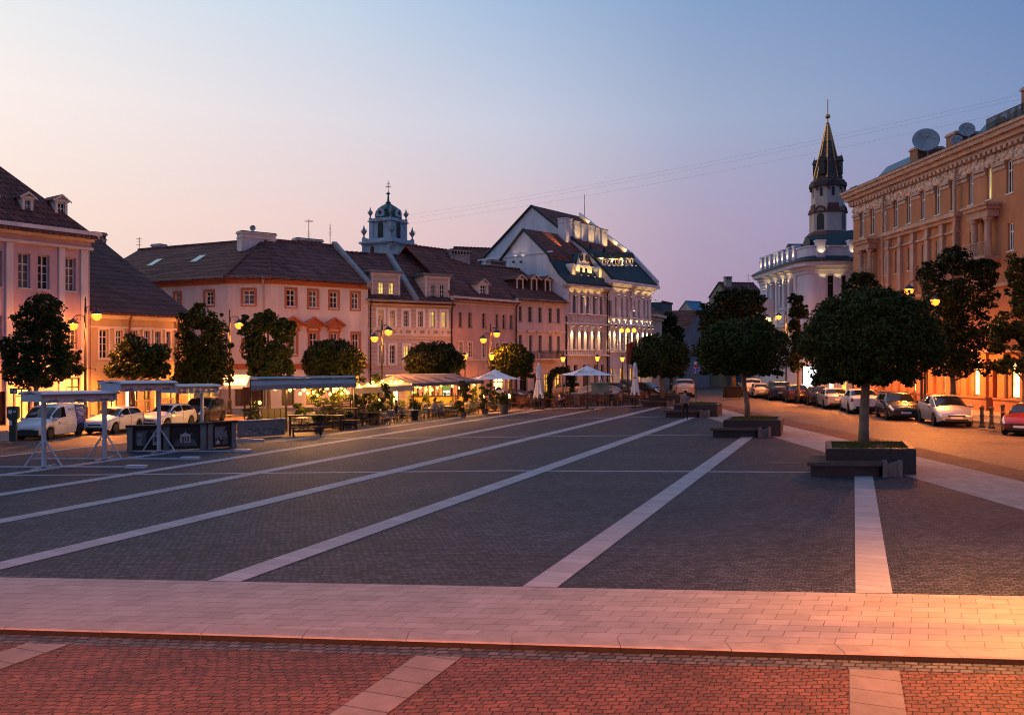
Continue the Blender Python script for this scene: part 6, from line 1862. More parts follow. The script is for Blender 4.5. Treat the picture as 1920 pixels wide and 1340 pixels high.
m_rim = mat('alloy_rim', (0.45, 0.45, 0.46), 0.3, 0.1, 5, metallic=0.9)
m_under = mat('underbody', (0.008, 0.008, 0.008), 0.9, 0.1, 5)
m_trim = mat('black_plastic', (0.018, 0.018, 0.02), 0.55, 0.15, 8)
m_lens = glass('headlight_lens', (0.62, 0.62, 0.64), 0.12, 0.8)
m_tail = glass('tail_lens', (0.22, 0.008, 0.008), 0.15, 0.6)
m_plate = mat('number_plate', (0.62, 0.62, 0.60), 0.5, 0.1, 20)
g_car = glass('car_glass', (0.010, 0.012, 0.015), 0.04, 0.6)
CAR = {
    'sedan': dict(L=4.75, W=1.84, wr=.33, wx=(-1.35, 1.45), top=[(-2.37, .93), (-2.2, 1.04), (-1.72, 1.07), (-1.0, 1.38), (-.5, 1.45), (.1, 1.44), (.45, 1.36), (1.15, 1.0), (2.0, .86), (2.3, .74), (2.37, .62)], belt=[(-2.37, .88), (-1.8, 1.0), (-.6, .97), (1.0, .93), (1.9, .82), (2.37, .58)], ws=(.30, 1.12), rw=(-1.66, -1.0), sw=[(-1.45, -.32), (-.24, .95)]),
    'hatch': dict(L=4.25, W=1.78, wr=.32, wx=(-1.28, 1.32), top=[(-2.12, .80), (-2.08, 1.02), (-1.95, 1.12), (-1.45, 1.44), (-.7, 1.52), (0, 1.51), (.4, 1.40), (1.12, 1.04), (1.8, .88), (2.06, .74), (2.12, .6)], belt=[(-2.12, .78), (-1.95, 1.06), (-.6, .98), (1.0, .95), (1.75, .84), (2.12, .56)], ws=(.26, 1.10), rw=(-1.92, -1.48), sw=[(-1.60, -.36), (-.28, .92)]),
    'liftback': dict(L=4.46, W=1.76, wr=.31, wx=(-1.3, 1.4), top=[(-2.23, .85), (-2.18, 1.08), (-1.9, 1.16), (-1.0, 1.40), (-.2, 1.50), (.2, 1.48), (.6, 1.36), (1.5, .98), (1.95, .82), (2.18, .68), (2.23, .55)], belt=[(-2.23, .8), (-1.9, 1.08), (-.6, 1.0), (1.0, .94), (1.8, .80), (2.23, .5)], ws=(.34, 1.44), rw=(-1.75, -.9), sw=[(-1.6, -.40), (-.32, .80), (.86, 1.25)]),
    'wagon': dict(L=4.7, W=1.82, wr=.33, wx=(-1.35, 1.4), top=[(-2.35, .80), (-2.3, 1.05), (-2.2, 1.12), (-1.85, 1.46), (-1.0, 1.53), (0, 1.52), (.4, 1.42), (1.1, 1.03), (1.9, .90), (2.28, .78), (2.35, .62)], belt=[(-2.35, .78), (-2.1, 1.02), (-.6, .97), (1.0, .95), (1.9, .85), (2.35, .58)], ws=(.26, 1.08), rw=(-2.16, -1.88), sw=[(-1.95, -1.2), (-1.12, -.28), (-.2, .92)]),
    'suv': dict(L=4.6, W=1.88, wr=.36, wx=(-1.32, 1.4), top=[(-2.3, .92), (-2.26, 1.12), (-2.12, 1.22), (-1.75, 1.62), (-.9, 1.70), (0, 1.69), (.4, 1.58), (1.05, 1.16), (1.9, 1.02), (2.24, .90), (2.3, .72)], belt=[(-2.3, .88), (-2.05, 1.12), (-.6, 1.08), (1.0, 1.05), (1.9, .96), (2.3, .68)], ws=(.26, 1.02), rw=(-2.08, -1.78), sw=[(-1.85, -1.2), (-1.12, -.26), (-.18, .86)]),
    'van': dict(L=4.4, W=1.83, wr=.32, wx=(-1.32, 1.42), top=[(-2.2, .95), (-2.18, 1.60), (-2.08, 1.80), (-1.2, 1.86), (.3, 1.86), (.62, 1.76), (1.45, 1.14), (1.75, 1.04), (2.1, .90), (2.2, .70)], belt=[(-2.2, .9), (-2.1, 1.08), (-.6, 1.06), (1.0, 1.02), (1.7, .96), (2.2, .64)], ws=(.60, 1.44), rw=(-2.17, -2.1), sw=[(-.02, 1.12)]),
}
def lerp_curve(pts, x):
    if x <= pts[0][0]: return pts[0][1]
    for (a, p), (b, q) in zip(pts[:-1], pts[1:]):
        if x <= b: return p + (q - p) * (x - a) / (b - a)
    return pts[-1][1]
def smooth_curve(pts, x, w=.12):
    return sum(lerp_curve(pts, x + w * d) * k for d, k in ((-1, .2), (-.5, .2), (0, .2), (.5, .2), (1, .2))) if pts[0][0] + w < x < pts[-1][0] - w else lerp_curve(pts, x)
def make_car(kind, label, col, group, loc, heading, scale=1.0, wrap=None, roof_bars=False):
    S_ = CAR[kind]; L, Wd, wr = S_['L'], S_['W'], S_['wr']
    root = thing('parked_' + {'van': 'van', 'suv': 'suv', 'wagon': 'estate_car'}.get(kind, 'car'), label, 'van' if kind == 'van' else 'car', loc, R(heading), group, scale)
    hw = Wd / 2
    def sect(x):
        zb, zt = smooth_curve(S_['belt'], x), smooth_curve(S_['top'], x)
        p = 1 - .20 * abs(x / (L / 2)) ** 5
        if x > L / 2 - .35: p *= 1 - .10 * ((x - L / 2 + .35) / .35) ** 2
        w = hw * p
        zl = .22 + .10 * max(0, abs(x) / (L / 2) - .86) / .14
        g = max(0, min(1, (zt - zb) / .40))
        rw_ = .80 if kind in ('van', 'suv') else .72
        zl2 = zl
        for wx in S_['wx']:
            d = abs(x - wx)
            if d < wr + .05: zl2 = max(zl2, .315 + math.sqrt((wr + .05) ** 2 - d * d))
        y4 = w * .88 * (1 - g) + hw * rw_ * (.94 + .06 * p) * g
        z4 = (zb + .02) * (1 - g) + (zt - .07) * g
        z5 = (zb + (zt - zb) * .7) * (1 - g) + (zt - .015) * g
        zm = zl + .45 * (zb - zl)
        return [(w * .95, zl2), (w, max(zm, zl2 + .02)), (w * .99, max(zl + .8 * (zb - zl), zl2 + .04)), (w * .955, max(zb, zl2 + .06)), (y4, max(z4, zl2 + .07)), (y4 * .72, max(z5, zl2 + .08)), (0, max(zt, zl2 + .09))]
    def S(x, s, side=1):
        q = sect(x); i = min(5, int(s)); t = s - i
        return Vector((x, side * (q[i][0] * (1 - t) + q[i + 1][0] * t), q[i][1] * (1 - t) + q[i + 1][1] * t))
    xs = [-L / 2 + L * i / 84 for i in range(85)]
    mb = MB()
    rows = []
    for x in xs:
        q = sect(x)
        ring = [(x, -a, b) for a, b in q] + [(x, a, b) for a, b in q[-2::-1]]
        i0 = len(mb.v); mb.v += ring; rows.append(i0)
    nr = 13
    for a, b, x in zip(rows[:-1], rows[1:], xs):
        for k in range(nr - 1):
            mb.f.append((a + k, b + k, b + k + 1, a + k + 1)); mb.m.append(0)
    mb.f.append(tuple(rows[0] + k for k in range(nr))); mb.m.append(0)
    mb.f.append(tuple(rows[-1] + k for k in range(nr - 1, -1, -1))); mb.m.append(0)
    mb.box(-L / 2 + .12, L / 2 - .14, -hw + .26, hw - .26, .16, .5, 1)
    for wx in S_['wx']: mb.box(wx - wr - .03, wx + wr + .03, -hw + .28, hw - .28, .2, .72, 1)
    body = mb.build('body', [col, m_under], root)
    for p in body.data.polygons:
        if len(p.vertices) == 4 and p.material_index == 0: p.use_smooth = True
    def patch(name, m, x0, x1, s0, s1, parent, off=.012, nx=9, ns=5, sides=(1, -1), across=False, cond=None):
        q = MB()
        for sd in sides:
            g = [[None] * (ns + 1) for _ in range(nx + 1)]
            for i in range(nx + 1):
                for j in range(ns + 1):
                    x, s = x0 + (x1 - x0) * i / nx, s0 + (s1 - s0) * j / ns
                    p = S(x, s, sd)
                    du = S(x + .02, s, sd) - S(x - .02, s, sd); dv = S(x, min(5.999, s + .05), sd) - S(x, s - .05, sd)
                    n = du.cross(dv) * sd
                    n = n.normalized() if n.length > 1e-9 else Vector((0, sd, 0))
                    if n.y * sd < -.01 and not across: n = -n
                    if across and n.z < 0: n = -n
                    g[i][j] = p + n * off
            for i in range(nx):
                for j in range(ns): q.face([g[i][j], g[i + 1][j], g[i + 1][j + 1], g[i][j + 1]])
        return q.build(name, m, parent, smooth=True)
    patch('windscreen', g_car, S_['ws'][0] + .05, S_['ws'][1] - .06, 4.12, 5.999, root, across=True, nx=8, ns=6)
    patch('rear_window', g_car, S_['rw'][0] + .04, S_['rw'][1] - .03, 4.14, 5.999, root, across=True, nx=6, ns=6)
    for a, b in S_['sw']:
        for sd in (1, -1): patch('side_window', g_car, a, b, 3.14, 3.90, root, sides=(sd,), nx=12, ns=3, off=.010)
    for sd in (1, -1):
        patch('headlight', m_lens, L / 2 - .46, L / 2 - .03, 2.25, 3.75, root, sides=(sd,), off=.014, nx=6, ns=3)
        patch('tail_light', m_tail, -L / 2 + .01, -L / 2 + .30, 1.75, 3.1, root, sides=(sd,), off=.014, nx=5, ns=3)
        if kind != 'van' or True:
            q = MB(); xm = S_['ws'][1] - .32; p = S(xm, 3.1, sd)
            q.lathe([(.02, -.13), (.09, -.10), (.115, 0), (.09, .10), (.02, .13)], (0, 0, 0), 9)
            q.v = [(xm + a * .7, p.y + sd * (.13) + c * .85, p.z + .05 + b * .75) for a, b, c in q.v]
            q.box(xm - .03, xm + .03, p.y - sd * .02, p.y + sd * .08, p.z + .01, p.z + .05)
            q.build('wing_mirror', col, root, smooth=True)
        for a, b in S_['sw'][-2:]:
            q = MB(); p = S(a + .16, 2.72, sd)
            q.box(p.x - .10, p.x + .10, p.y - .005, p.y + .03 * sd, p.z, p.z + .035); q.build('door_handle', col, root)
        seam = MB()
        for a, b in S_['sw'][-2:]:
            for xx in (a - .05, b + .06):
                for i in range(8):
                    s0, s1 = .35 + 2.6 * i / 8, .35 + 2.6 * (i + 1) / 8
                    p, r = S(xx, s0, sd), S(xx, s1, sd)
                    if p.z > .35: seam.face([(xx - .008, p.y + sd * .004, p.z), (xx + .008, p.y + sd * .004, p.z), (xx + .008, r.y + sd * .004, r.z), (xx - .008, r.y + sd * .004, r.z)])
        seam.build('door_seam', m_trim, root)
    # front face: grille, lower intake, plate; rear face: plate, bumper band
    fr = sect(L / 2); wf = fr[1][0]
    q = MB(); q.box(L / 2 - .1, L / 2 + .012, -wf * .62, wf * .62, .50, .58); q.box(L / 2 - .1, L / 2 + .014, -wf * .8, wf * .8, .27, .40); q.build('grille', m_trim, root)
    q = MB(); q.box(L / 2 - .05, L / 2 + .026, -.26, .26, .40, .505); q.build('number_plate', m_plate, root)
    q = MB(); q.box(-L / 2 - .014, -L / 2 + .1, -wf * .9, wf * .9, .30, .46); q.build('rear_bumper', m_trim, root)
    q = MB(); q.box(-L / 2 - .026, -L / 2 + .04, -.26, .26, .62, .73); q.build('number_plate', m_plate, root)
    if kind == 'van':
        q = MB(); q.box(L / 2 - .22, L / 2 + .03, -wf * 1.02, wf * 1.02, .25, .54); q.build('front_bumper', m_trim, root)
    for wx in S_['wx']:
        for sd in (1, -1):
            q = MB(); prof = [(wr * .62, -.10), (wr * .95, -.105), (wr, -.06), (wr, .06), (wr * .95, .105), (wr * .62, .10)]
            q.lathe(prof, (0, 0, 0), 22)
            q.v = [(wx + a, sd * (hw - .125) + c * sd, wr + b) for a, b, c in q.v]
            w = q.build('wheel', m_tyre, root, smooth=False)
            r_ = MB(); r_.lathe([(.05, .085), (wr * .14, .098), (wr * .14, .085), (wr * .62, .06), (wr * .66, .10), (wr * .60, .108)], (0, 0, 0), 20, 1)
            for k in range(5):
                a = k * 2 * math.pi / 5
                ca, sa = math.cos(a), math.sin(a)
                for wv, z_ in ((.035, .099),):
                    b0 = [(wr * .1, -wv, z_), (wr * .62, -wv * .8, z_), (wr * .62, wv * .8, z_), (wr * .1, wv, z_)]
                    r_.face([(x * ca - y * sa, x * sa + y * ca, z) for x, y, z in b0], 0)
            r_.v = [(wx + a, sd * (hw - .125) + c * sd, wr + b) for a, b, c in r_.v]
            r_.build('rim', [m_rim, m_trim], w)
    if roof_bars:
        for sd in (1, -1):
            q = MB(); q.tube([S(-1.6, 4.3, sd) + Vector((0, 0, .03)), S(-1.5, 4.3, sd) + Vector((0, 0, .07)), S(.1, 4.3, sd) + Vector((0, 0, .07)), S(.2, 4.3, sd) + Vector((0, 0, .03))], .018, 5); q.build('roof_bar', m_trim, root)
    root['_dummy'] = 0; del root['_dummy']
    return root, patch, S
P = dict(white=paint('paint_white', (0.62, 0.61, 0.60)), silver=paint('paint_silver', (0.40, 0.40, 0.42), .3, .5), black=paint('paint_black', (0.010, 0.010, 0.012), .2), blue=paint('paint_navy', (0.012, 0.025, 0.05), .2), red=paint('paint_dark_red', (0.12, 0.010, 0.014), .25), brown=paint('paint_brown', (0.06, 0.02, 0.016), .25, .2), grey=paint('paint_grey', (0.10, 0.10, 0.11), .28, .4), gold=paint('paint_champagne', (0.42, 0.36, 0.28), .3, .4))
GE, GW, GC = 'cars parked along the east kerb', 'cars parked in front of the western houses', 'cars parked behind the cafe terrace'
def car(kind, label, c, group, X, Y, hd, sc=1.0, **kw): return make_car(kind, label, P[c], group, (X, Y, 0.0), hd, sc, **kw)
def hdir(dx, dy): return math.degrees(math.atan2(dy, dx))
# east kerb, near to far
car('hatch', 'dark red hatchback cut by the right edge of the view', 'red', GE, 25.55, 42.2, hdir(-.66, -.75), 1.0)
car('liftback', 'silver liftback parked facing the viewer beside the bollards', 'silver', GE, 24.55, 48.5, hdir(-.22, -.975), 1.13)
car('wagon', 'black estate car with roof bars parked nose to the viewer', 'black', GE, 24.1, 53.4, hdir(-.22, -.975), 1.08, roof_bars=True)
car('sedan', 'white saloon parked with its tail to the viewer behind the nearest tree trunk', 'white', GE, 24.4, 59.9, hdir(.22, .975), 1.15)
car('sedan', 'silver grey saloon parked ahead of the white saloon', 'silver', GE, 24.6, 65.4, hdir(.2, .98), 1.06)
car('hatch', 'black hatchback in the row, ahead of the silver grey saloon', 'black', GE, 25.0, 70.0, hdir(.2, .98), 1.02)
car('hatch', 'brown hatchback in the row, behind the dark people carrier', 'brown', GE, 24.7, 74.4, hdir(.18, .98), 1.05)
car('suv', 'dark blue people carrier with a broad bluish rear window', 'blue', GE, 24.6, 79.0, hdir(.18, .98), 1.06)
car('hatch', 'small pale pinkish car squeezed before the white SUV', 'gold', GE, 24.2, 83.6, hdir(.15, .98), .95)
car('suv', 'white SUV, the farthest in the row on the right', 'white', GE, 24.6, 88.0, hdir(.18, .98), 1.08)
# the lettered van and the western row
van, vp, vS = car('van', 'white delivery van with a blue rear and blue lettering', 'white', GW, -21.8, 40.4, hdir(-.08, -.995), .83)
m_vb = paint('wrap_blue', (0.004, 0.040, 0.26), .5, 0, .05)
m_vink = mat('wrap_ink', (0.10, 0.10, 0.13), .5, .1, 5); m_vlb = mat('wrap_light_blue', (0.03, 0.18, 0.38), .5, .1, 5); m_vw = mat('wrap_white', (0.75, 0.75, 0.75), .5, .05, 5)
for sd in (1, -1): vp('blue_wrap', m_vb, -2.17, -.98, .55, 3.98, van, off=.009, nx=26, ns=14, sides=(sd,))
for s_, bod, m_, x, z, sz in ((1, 'BALTIC', m_vink, -.62, 1.55, .20), (1, 'WATER', m_vw, -1.45, 1.55, .20)):
    for sd in (1, -1):
        p = vS(x, 3.75 if z > 1.4 else 3.0, sd)
        text_mesh('lettering', bod, sz, m_, van, (x, p.y + sd * .035, z), (R(90 - 7), 0, 0 if sd < 0 else R(180)), .003)
lw = MB()
for sd in (1, -1):
    for i in range(5):
        z = 1.40 - i * .07; p = vS(-1.5, 3.0 + (z - 1.06) / .73, sd)
        lw.face([(-1.95 + .05 * i, p.y + sd * .02, z), (-1.1 - .1 * (i % 2), p.y + sd * .02, z), (-1.1 - .1 * (i % 2), p.y + sd * .018, z + .018), (-1.95 + .05 * i, p.y + sd * .018, z + .018)])
lw.build('text_line', m_vw, van)
def ring(mb, x, z, r, y, w=.014, n=20, hexa=False, fill=False):
    n = 6 if hexa else n
    pts = [(x + r * math.cos(2 * math.pi * (k + .5) / n), z + r * math.sin(2 * math.pi * (k + .5) / n)) for k in range(n)]
    if fill: mb.face([(a, y, b) for a, b in pts]); return
    inn = [(x + (r - w) * math.cos(2 * math.pi * (k + .5) / n), z + (r - w) * math.sin(2 * math.pi * (k + .5) / n)) for k in range(n)]
    for k in range(n):
        j = (k + 1) % n; mb.face([(pts[k][0], y, pts[k][1]), (pts[j][0], y, pts[j][1]), (inn[j][0], y, inn[j][1]), (inn[k][0], y, inn[k][1])])
em = MB(); em2 = MB(); em3 = MB()
for sd in (1, -1):
    y1 = sd * (vS(-.5, 2.4, 1).y + .016); y2 = sd * (vS(-.5, 3.3, 1).y + .03)
    ring(em, -.72, 1.30, .17, y2, .016, hexa=True); ring(em, -.66, .86, .10, y1, .012)
    ring(em3, -1.28, .92, .15, y1, .014); ring(em2, .66, .80, .13, y1, fill=True)
    em.box(.02, .42, y1 - .002, y1 + .002, .84, .865); em.box(.0, .46, y1 - .002, y1 + .002, .74, .76)
    em3.face([(.66 - .012, y1 + sd * .004, .74), (.66 + .012, y1 + sd * .004, .74), (.66 + .012, y1 + sd * .004, .87), (.66 - .012, y1 + sd * .004, .87)])
    em3.face([(.60, y1 + sd * .004, .79), (.72, y1 + sd * .004, .79), (.72, y1 + sd * .004, .81), (.60, y1 + sd * .004, .81)])
em.build('emblem', m_vink, van); em2.build('emblem', m_vlb, van); em3.build('emblem', m_vw, van)
car('hatch', 'white hatchback with a lamp mirrored in its windscreen, beside the lettered van', 'white', GW, -20.2, 43.4, hdir(-.10, -.995), .84)
car('hatch', 'white hatchback behind the picture boards', 'white', GW, -18.75, 46.6, hdir(-.22, -.975), .83)
car('suv', 'dark blue SUV in the western row, farthest from the van', 'blue', GW, -18.2, 50.2, hdir(-.05, -1), .86)
# behind the terrace
car('hatch', 'white car seen side on through the cafe plants', 'white', GC, gx(905, 75), 75.0, hdir(-.95, -.3), .95)
car('sedan', 'grey saloon nose on behind the left parasol pole', 'grey', GC, gx(950, 77), 77.0, hdir(.80, -.6), 1.02)
car('sedan', 'dark saloon with a lamplit bonnet right of the left parasol pole', 'black', GC, gx(978, 79), 79.0, hdir(.80, -.6), 1.02)
car('suv', 'champagne SUV beside the tall folded parasol', 'gold', GC, gx(1047, 81), 81.0, hdir(-.86, -.5), 1.0)
car('hatch', 'pale gold car behind the fountain screen', 'gold', GC, gx(1091, 86), 86.0, hdir(-.86, -.5), .95)
car('sedan', 'black saloon right of the fountain screen', 'black', GC, gx(1158, 83), 83.0, hdir(.86, -.5), 1.02)
car('suv', 'black SUV in front of the hotel door', 'black', GC, gx(1173, 87.5), 87.5, hdir(.86, -.5), 1.02)
car('suv', 'white SUV behind the far folded parasol', 'white', GC, gx(1203, 92), 92.0, hdir(.3, -.95), .95)
car('hatch', 'black hatchback right of the far folded parasol', 'black', GC, gx(1212, 86), 86.0, hdir(.7, -.7), .95)
car('suv', 'champagne SUV with its tail to the viewer at the mouth of the street', 'gold', 'cars at the mouth of the street', gx(1281, 86), 86.0, hdir(.12, 1), 1.08, roof_bars=True)
# ================================================================= CAFE TERRACE, STALLS AND SMALL THINGS
m_stallw = mat('stall_white_metal', (0.46, 0.46, 0.50), 0.45, 0.12, 4, spec=0.4)
m_canvas = mat('grey_canvas', (0.24, 0.24, 0.27), 0.85, 0.15, 2.5, fine=40)
m_canvas2 = mat('white_canvas', (0.74, 0.72, 0.73), 0.85, 0.08, 1.5, fine=30)
m_rattan = mat('rattan_brown', (0.10, 0.05, 0.03), 0.7, 0.3, 12, bump=.5, fine=60)
m_chairm = mat('chair_grey', (0.10, 0.10, 0.11), 0.5, 0.2, 8)
m_cloth = mat('table_white', (0.42, 0.40, 0.40), 0.7, 0.12, 4)
m_wood_d = mat('dark_timber', (0.035, 0.022, 0.016), 0.75, 0.3, 5, bump=.4, fine=30)
g_bulb = glow('bulb_glow', (1.0, 0.46, 0.07, 1), 13, .4)
m_ink = mat('print_dark', (0.05, 0.05, 0.07), 0.7, .1, 5)
# ---- three folded market awnings on T shaped stands
def stall(label, pa, pb, y0px, ytop_a, ytop_b, ax0, ax1, foot, posts):
    """awning between two points; pa/pb: (px, ground py) of the awning ends' ground"""
    A, B = Vector((*gp(*pa), 0)), Vector((*gp(*pb), 0))
    d = (B - A); Ln = d.length; d.normalize()
    t = thing('market_stall', label, 'market stall', (A.x, A.y, 0), math.atan2(d.y, d.x), 'folded market stalls on the square')
    h = HC - (ytop_a - CY) / F * A.y
    h2 = HC - (ytop_b - CY) / F * B.y
    def hz(x): return h + (h2 - h) * x / Ln
    def sh(mb): mb.v = [(x, y, z - h + hz(x)) for x, y, z in mb.v]; return mb
    rb = MB(); rb.prism([(-.55, h - .10), (-.42, h - .03), (0, h + .0), (.45, h - .03), (.52, h - .10), (.50, h - .13), (0, h - .05), (-.52, h - .13)], 0, Ln, axis='x'); sh(rb).build('awning_cover', m_stallw, t)
    cs = MB(); cs.prism([(-.30, h - .10), (.28, h - .10), (.30, h - .26), (.0, h - .30), (-.32, h - .26)], .05, Ln - .05, axis='x')
    for x in (.03, Ln - .1): cs.box(x, x + .07, -.42, .42, h - .36, h - .10)
    sh(cs).build('awning_roll', m_stallw, t)
    vb = MB()
    n = 26
    for i in range(n):
        x0, x1 = .08 + (Ln - .16) * i / n, .08 + (Ln - .16) * (i + 1) / n
        w0, w1 = .015 * math.sin(i * 1.7), .015 * math.sin((i + 1) * 1.7)
        vb.face([(x0, -.36 + w0, h - .20), (x1, -.36 + w1, h - .20), (x1, -.38 + w1 * 2, h - .40 + w1), (x0, -.38 + w0 * 2, h - .40 + w0)])
    vo = sh(vb).build('valance', m_stallw, t)
    for fx in (.16, .5, .83):
        x = Ln * fx
        text_mesh('lettering', 'SYNTHOS' if False else 'SVYTURYS', .085, m_ink, vo, (x, -.405, hz(x) - .33), (R(90 + 5), -math.atan((h2 - h) / Ln), 0))
    for px, py, ln, rg_ in posts:
        P_ = Vector((*gp(px, py), 0)) - A
        x, y = P_.dot(d), P_.dot(Vector((-d.y, d.x, 0)))
        q = MB(); q.box(x - .055, x + .055, y - .055, y + .055, .04, hz(x) - .2)
        q.box(x - .02, x + .02, min(y, 0) - .02, max(y, 0) + .3, hz(x) - .24, hz(x) - .2)
        q.build('post', m_stallw, t)
        # feet: a long bar across the view with braces, local axes turned back to the picture's left-right
        c, s_ = d.x, d.y
        def W_(a, b, z): return (x + a * c + b * s_, y - a * s_ + b * c, z)
        for a in (-.62, .62):
            q = MB(); q.tube([W_(a, 0, .06), W_(a * .08, 0, .92)], .032, 5); q.build('brace', m_stallw, t)
        q = MB(); q.tube([W_(-ln[0], 0, .035), W_(ln[1], 0, .035)], .035, 4)
        q.tube([W_(0, -.7, .035), W_(0, .7, .035)], .03, 4)
        e = [W_(ln[1] - .1, -.14, 0), W_(ln[1] + .55, -.14, 0), W_(ln[1] + .55, .14, 0), W_(ln[1] - .1, .14, 0)]
        q.prism([(p[0], p[1]) for p in e], .004, .10, axis='z')
        q.build('foot', m_stallw, t)
    return t
stall('nearest white folded market stall, standing on two braced posts', (56, 882), (203, 861), 0, 733, 731, 0, 0, 0, [(82, 877, (2.0, 2.9), 0), (196, 861, (2.6, 2.9), 0)])
stall('middle white folded market stall in front of the picture boards', (206, 862), (313, 845), 0, 713.5, 712.5, 0, 0, 0, [(298, 847, (2.2, 3.1), 0)])
stall('farthest white folded market stall, rising behind the picture boards', (312, 840), (396, 826), 0, 720, 719, 0, 0, 0, [(379, 827, (1.8, 2.2), 0)])
# ---- picture boards: dark frames between pale pilasters, old views printed on them
m_pb = mat('board_stone', (0.19, 0.175, 0.16), 0.8, 0.2, 3, fine=25)
m_pd = mat('picture_dark', (0.018, 0.016, 0.016), 0.35, 0.3, 3)
m_pm = mat('picture_mid', (0.10, 0.10, 0.105), 0.35, 0.35, 4)
m_pl = mat('picture_pale', (0.48, 0.43, 0.40), 0.35, 0.3, 6)
m_psky = mat('picture_sky', (0.20, 0.225, 0.24), 0.35, 0.35, 2)
m_fr = mat('frame_brown', (0.030, 0.018, 0.014), 0.6, 0.25, 4)
def board(label, pa, pb, yt, art):
    A, B = Vector((*gp(*pa), 0)), Vector((*gp(*pb), 0)); d = B - A; Ln = d.length; d.normalize()
    t = thing('picture_board', label, 'picture board', (A.x, A.y, 0), math.atan2(d.y, d.x), 'picture boards on the square')
    h = HC - (yt - CY) / F * A.y
    q = MB(); q.box(.12, Ln - .12, 0, .08, .06, h - .06); q.build('back_panel', m_fr, t)
    q = MB(); w = .20
    for x in (0, Ln - w): q.box(x, x + w, -.09, .10, 0, h - .08); q.box(x - .02, x + w + .02, -.11, .12, 0, .1); q.box(x - .02, x + w + .02, -.11, .12, h - .16, h - .08)
    q.build('pilaster', m_pb, t)
    q = MB(); q.box(-.05, Ln + .05, -.14, .16, h - .078, h); q.build('coping', m_fr, t)
    q = MB(); x0, x1, z0, z1 = w + .06, Ln - w - .06, .10, h - .14
    q.box(x0, x0 + .07, -.04, -.002, z0, z1); q.box(x1 - .07, x1, -.04, -.002, z0, z1); q.box(x0 + .07, x1 - .07, -.04, -.002, z0, z0 + .07); q.box(x0 + .07, x1 - .07, -.04, -.002, z1 - .07, z1)
    q.build('frame', m_fr, t)
    X0, X1, Z0, Z1 = x0 + .075, x1 - .075, z0 + .075, z1 - .075
    q = MB()
    def P_(u, v): return (X0 + (X1 - X0) * u, Z0 + (Z1 - Z0) * v)
    def rc(u0, u1, v0, v1, mi, lay): (a, b), (c, e) = P_(u0, v0), P_(u1, v1); y = -.006 - .0012 * lay; q.face([(a, y, b), (c, y, b), (c, y, e), (a, y, e)], mi)
    def pg(pts, mi, lay): q.face([(P_(u, v)[0], -.006 - .0012 * lay, P_(u, v)[1]) for u, v in pts], mi)
    if art == 'temple':
        rc(0, 1, 0, 1, 0, 0); rc(0, 1, 0, .2, 1, 1); rc(.18, .84, .2, .42, 1, 2); rc(.30, .72, .2, .60, 2, 3)
        pg([(.27, .60), (.75, .60), (.51, .78)], 2, 4); rc(.33, .69, .24, .56, 0, 5)
        for i in range(6): rc(.335 + .066 * i, .362 + .066 * i, .24, .57, 2, 6)
        for u in (.29, .51, .74): rc(u - .008, u + .008, .6, .86 if u == .51 else .74, 2, 4)
        rc(.08, .2, .2, .36, 1, 3); rc(.8, .94, .2, .34, 1, 3)
        rc(.42, .44, .1, .5, 0, 7)
    elif art == 'street':
        rc(0, 1, 0, 1, 1, 0); rc(0, .22, .1, .86, 3, 1); rc(.22, .38, .05, .7, 1, 2); rc(.40, .66, 0, .9, 0, 3); rc(.5, .62, .9, 1, 0, 3); rc(.70, .98, .12, .72, 2, 2); rc(.74, .94, .3, .62, 1, 3); rc(0, 1, 0, .1, 0, 4)
        for i in range(4): rc(.03 + .05 * i, .05 + .05 * i, .5, .64, 0, 5)
    else:
        rc(0, 1, 0, 1, 3, 0); pg([(.45, .38), (.80, .95), (1, 1), (1, .38)], 0, 1); rc(.50, .98, .38, .55, 1, 2)
        pg([(0, 0), (0, .30), (.25, .42), (.6, .38), (1, .36), (1, 0)], 1, 3); pg([(.05, .05), (.2, .26), (.42, .12), (.3, 0)], 2, 4); pg([(.36, .20), (.62, .20), (.56, .10), (.54, 0), (.44, 0), (.42, .10)], 0, 5); rc(.30, .68, .20, .25, 0, 6)
        pg([(.46, .25), (.52, .25), (.50, .62)], 2, 6)
        for i in range(6): rc(.56 + .06 * i, .58 + .06 * i, .42, .64 + .03 * i, 2, 6)
    q.build('picture', [m_pd, m_pm, m_pl, m_psky], t)
    return t
board('picture board with a dim grey street view, left of the white stall post', (239, 847), (317, 845.5), 797, 'street')
board('picture board showing a pale columned building on black', (308, 845.2), (386, 843), 793.5, 'temple')
board('picture board showing a dark mast and basin under a grey sky', (388, 842.5), (441, 838), 791, 'basin')
# low printed barrier right of the boards
def bar(label, name, cat, pa, pb, h, m, th=.12, group=None):
    A, B = Vector((*gp(*pa), 0)), Vector((*gp(*pb), 0)); d = B - A; Ln = d.length
    t = thing(name, label, cat, (A.x, A.y, 0), math.atan2(d.y, d.x), group)
    return t, Ln
t, Ln = bar('low pale barrier with worn prints beside the picture boards', 'barrier', 'barrier', (446, 823), (534, 817), .9, m_pb)
hb = .80
q = MB(); q.box(0, Ln, 0, .1, .05, hb); q.build('panel', m_pb, t)
q = MB(); q.box(-.04, Ln + .04, -.04, .14, hb, hb + .05); q.build('top_rail', m_stallw, t)
q = MB()
rg5 = random.Random(5)
for i in range(30):
    x, z, w, h_ = rg5.uniform(.1, Ln - .5), rg5.uniform(.08, .42), rg5.uniform(.1, .35), rg5.uniform(.04, .12)
    q.face([(x, -.004 - i * .0002, z), (x + w, -.004 - i * .0002, z + rg5.uniform(-.03, .03)), (x + w * .8, -.004 - i * .0002, z + h_), (x + w * .2, -.004 - i * .0002, z + h_ * 1.1)], i % 3)
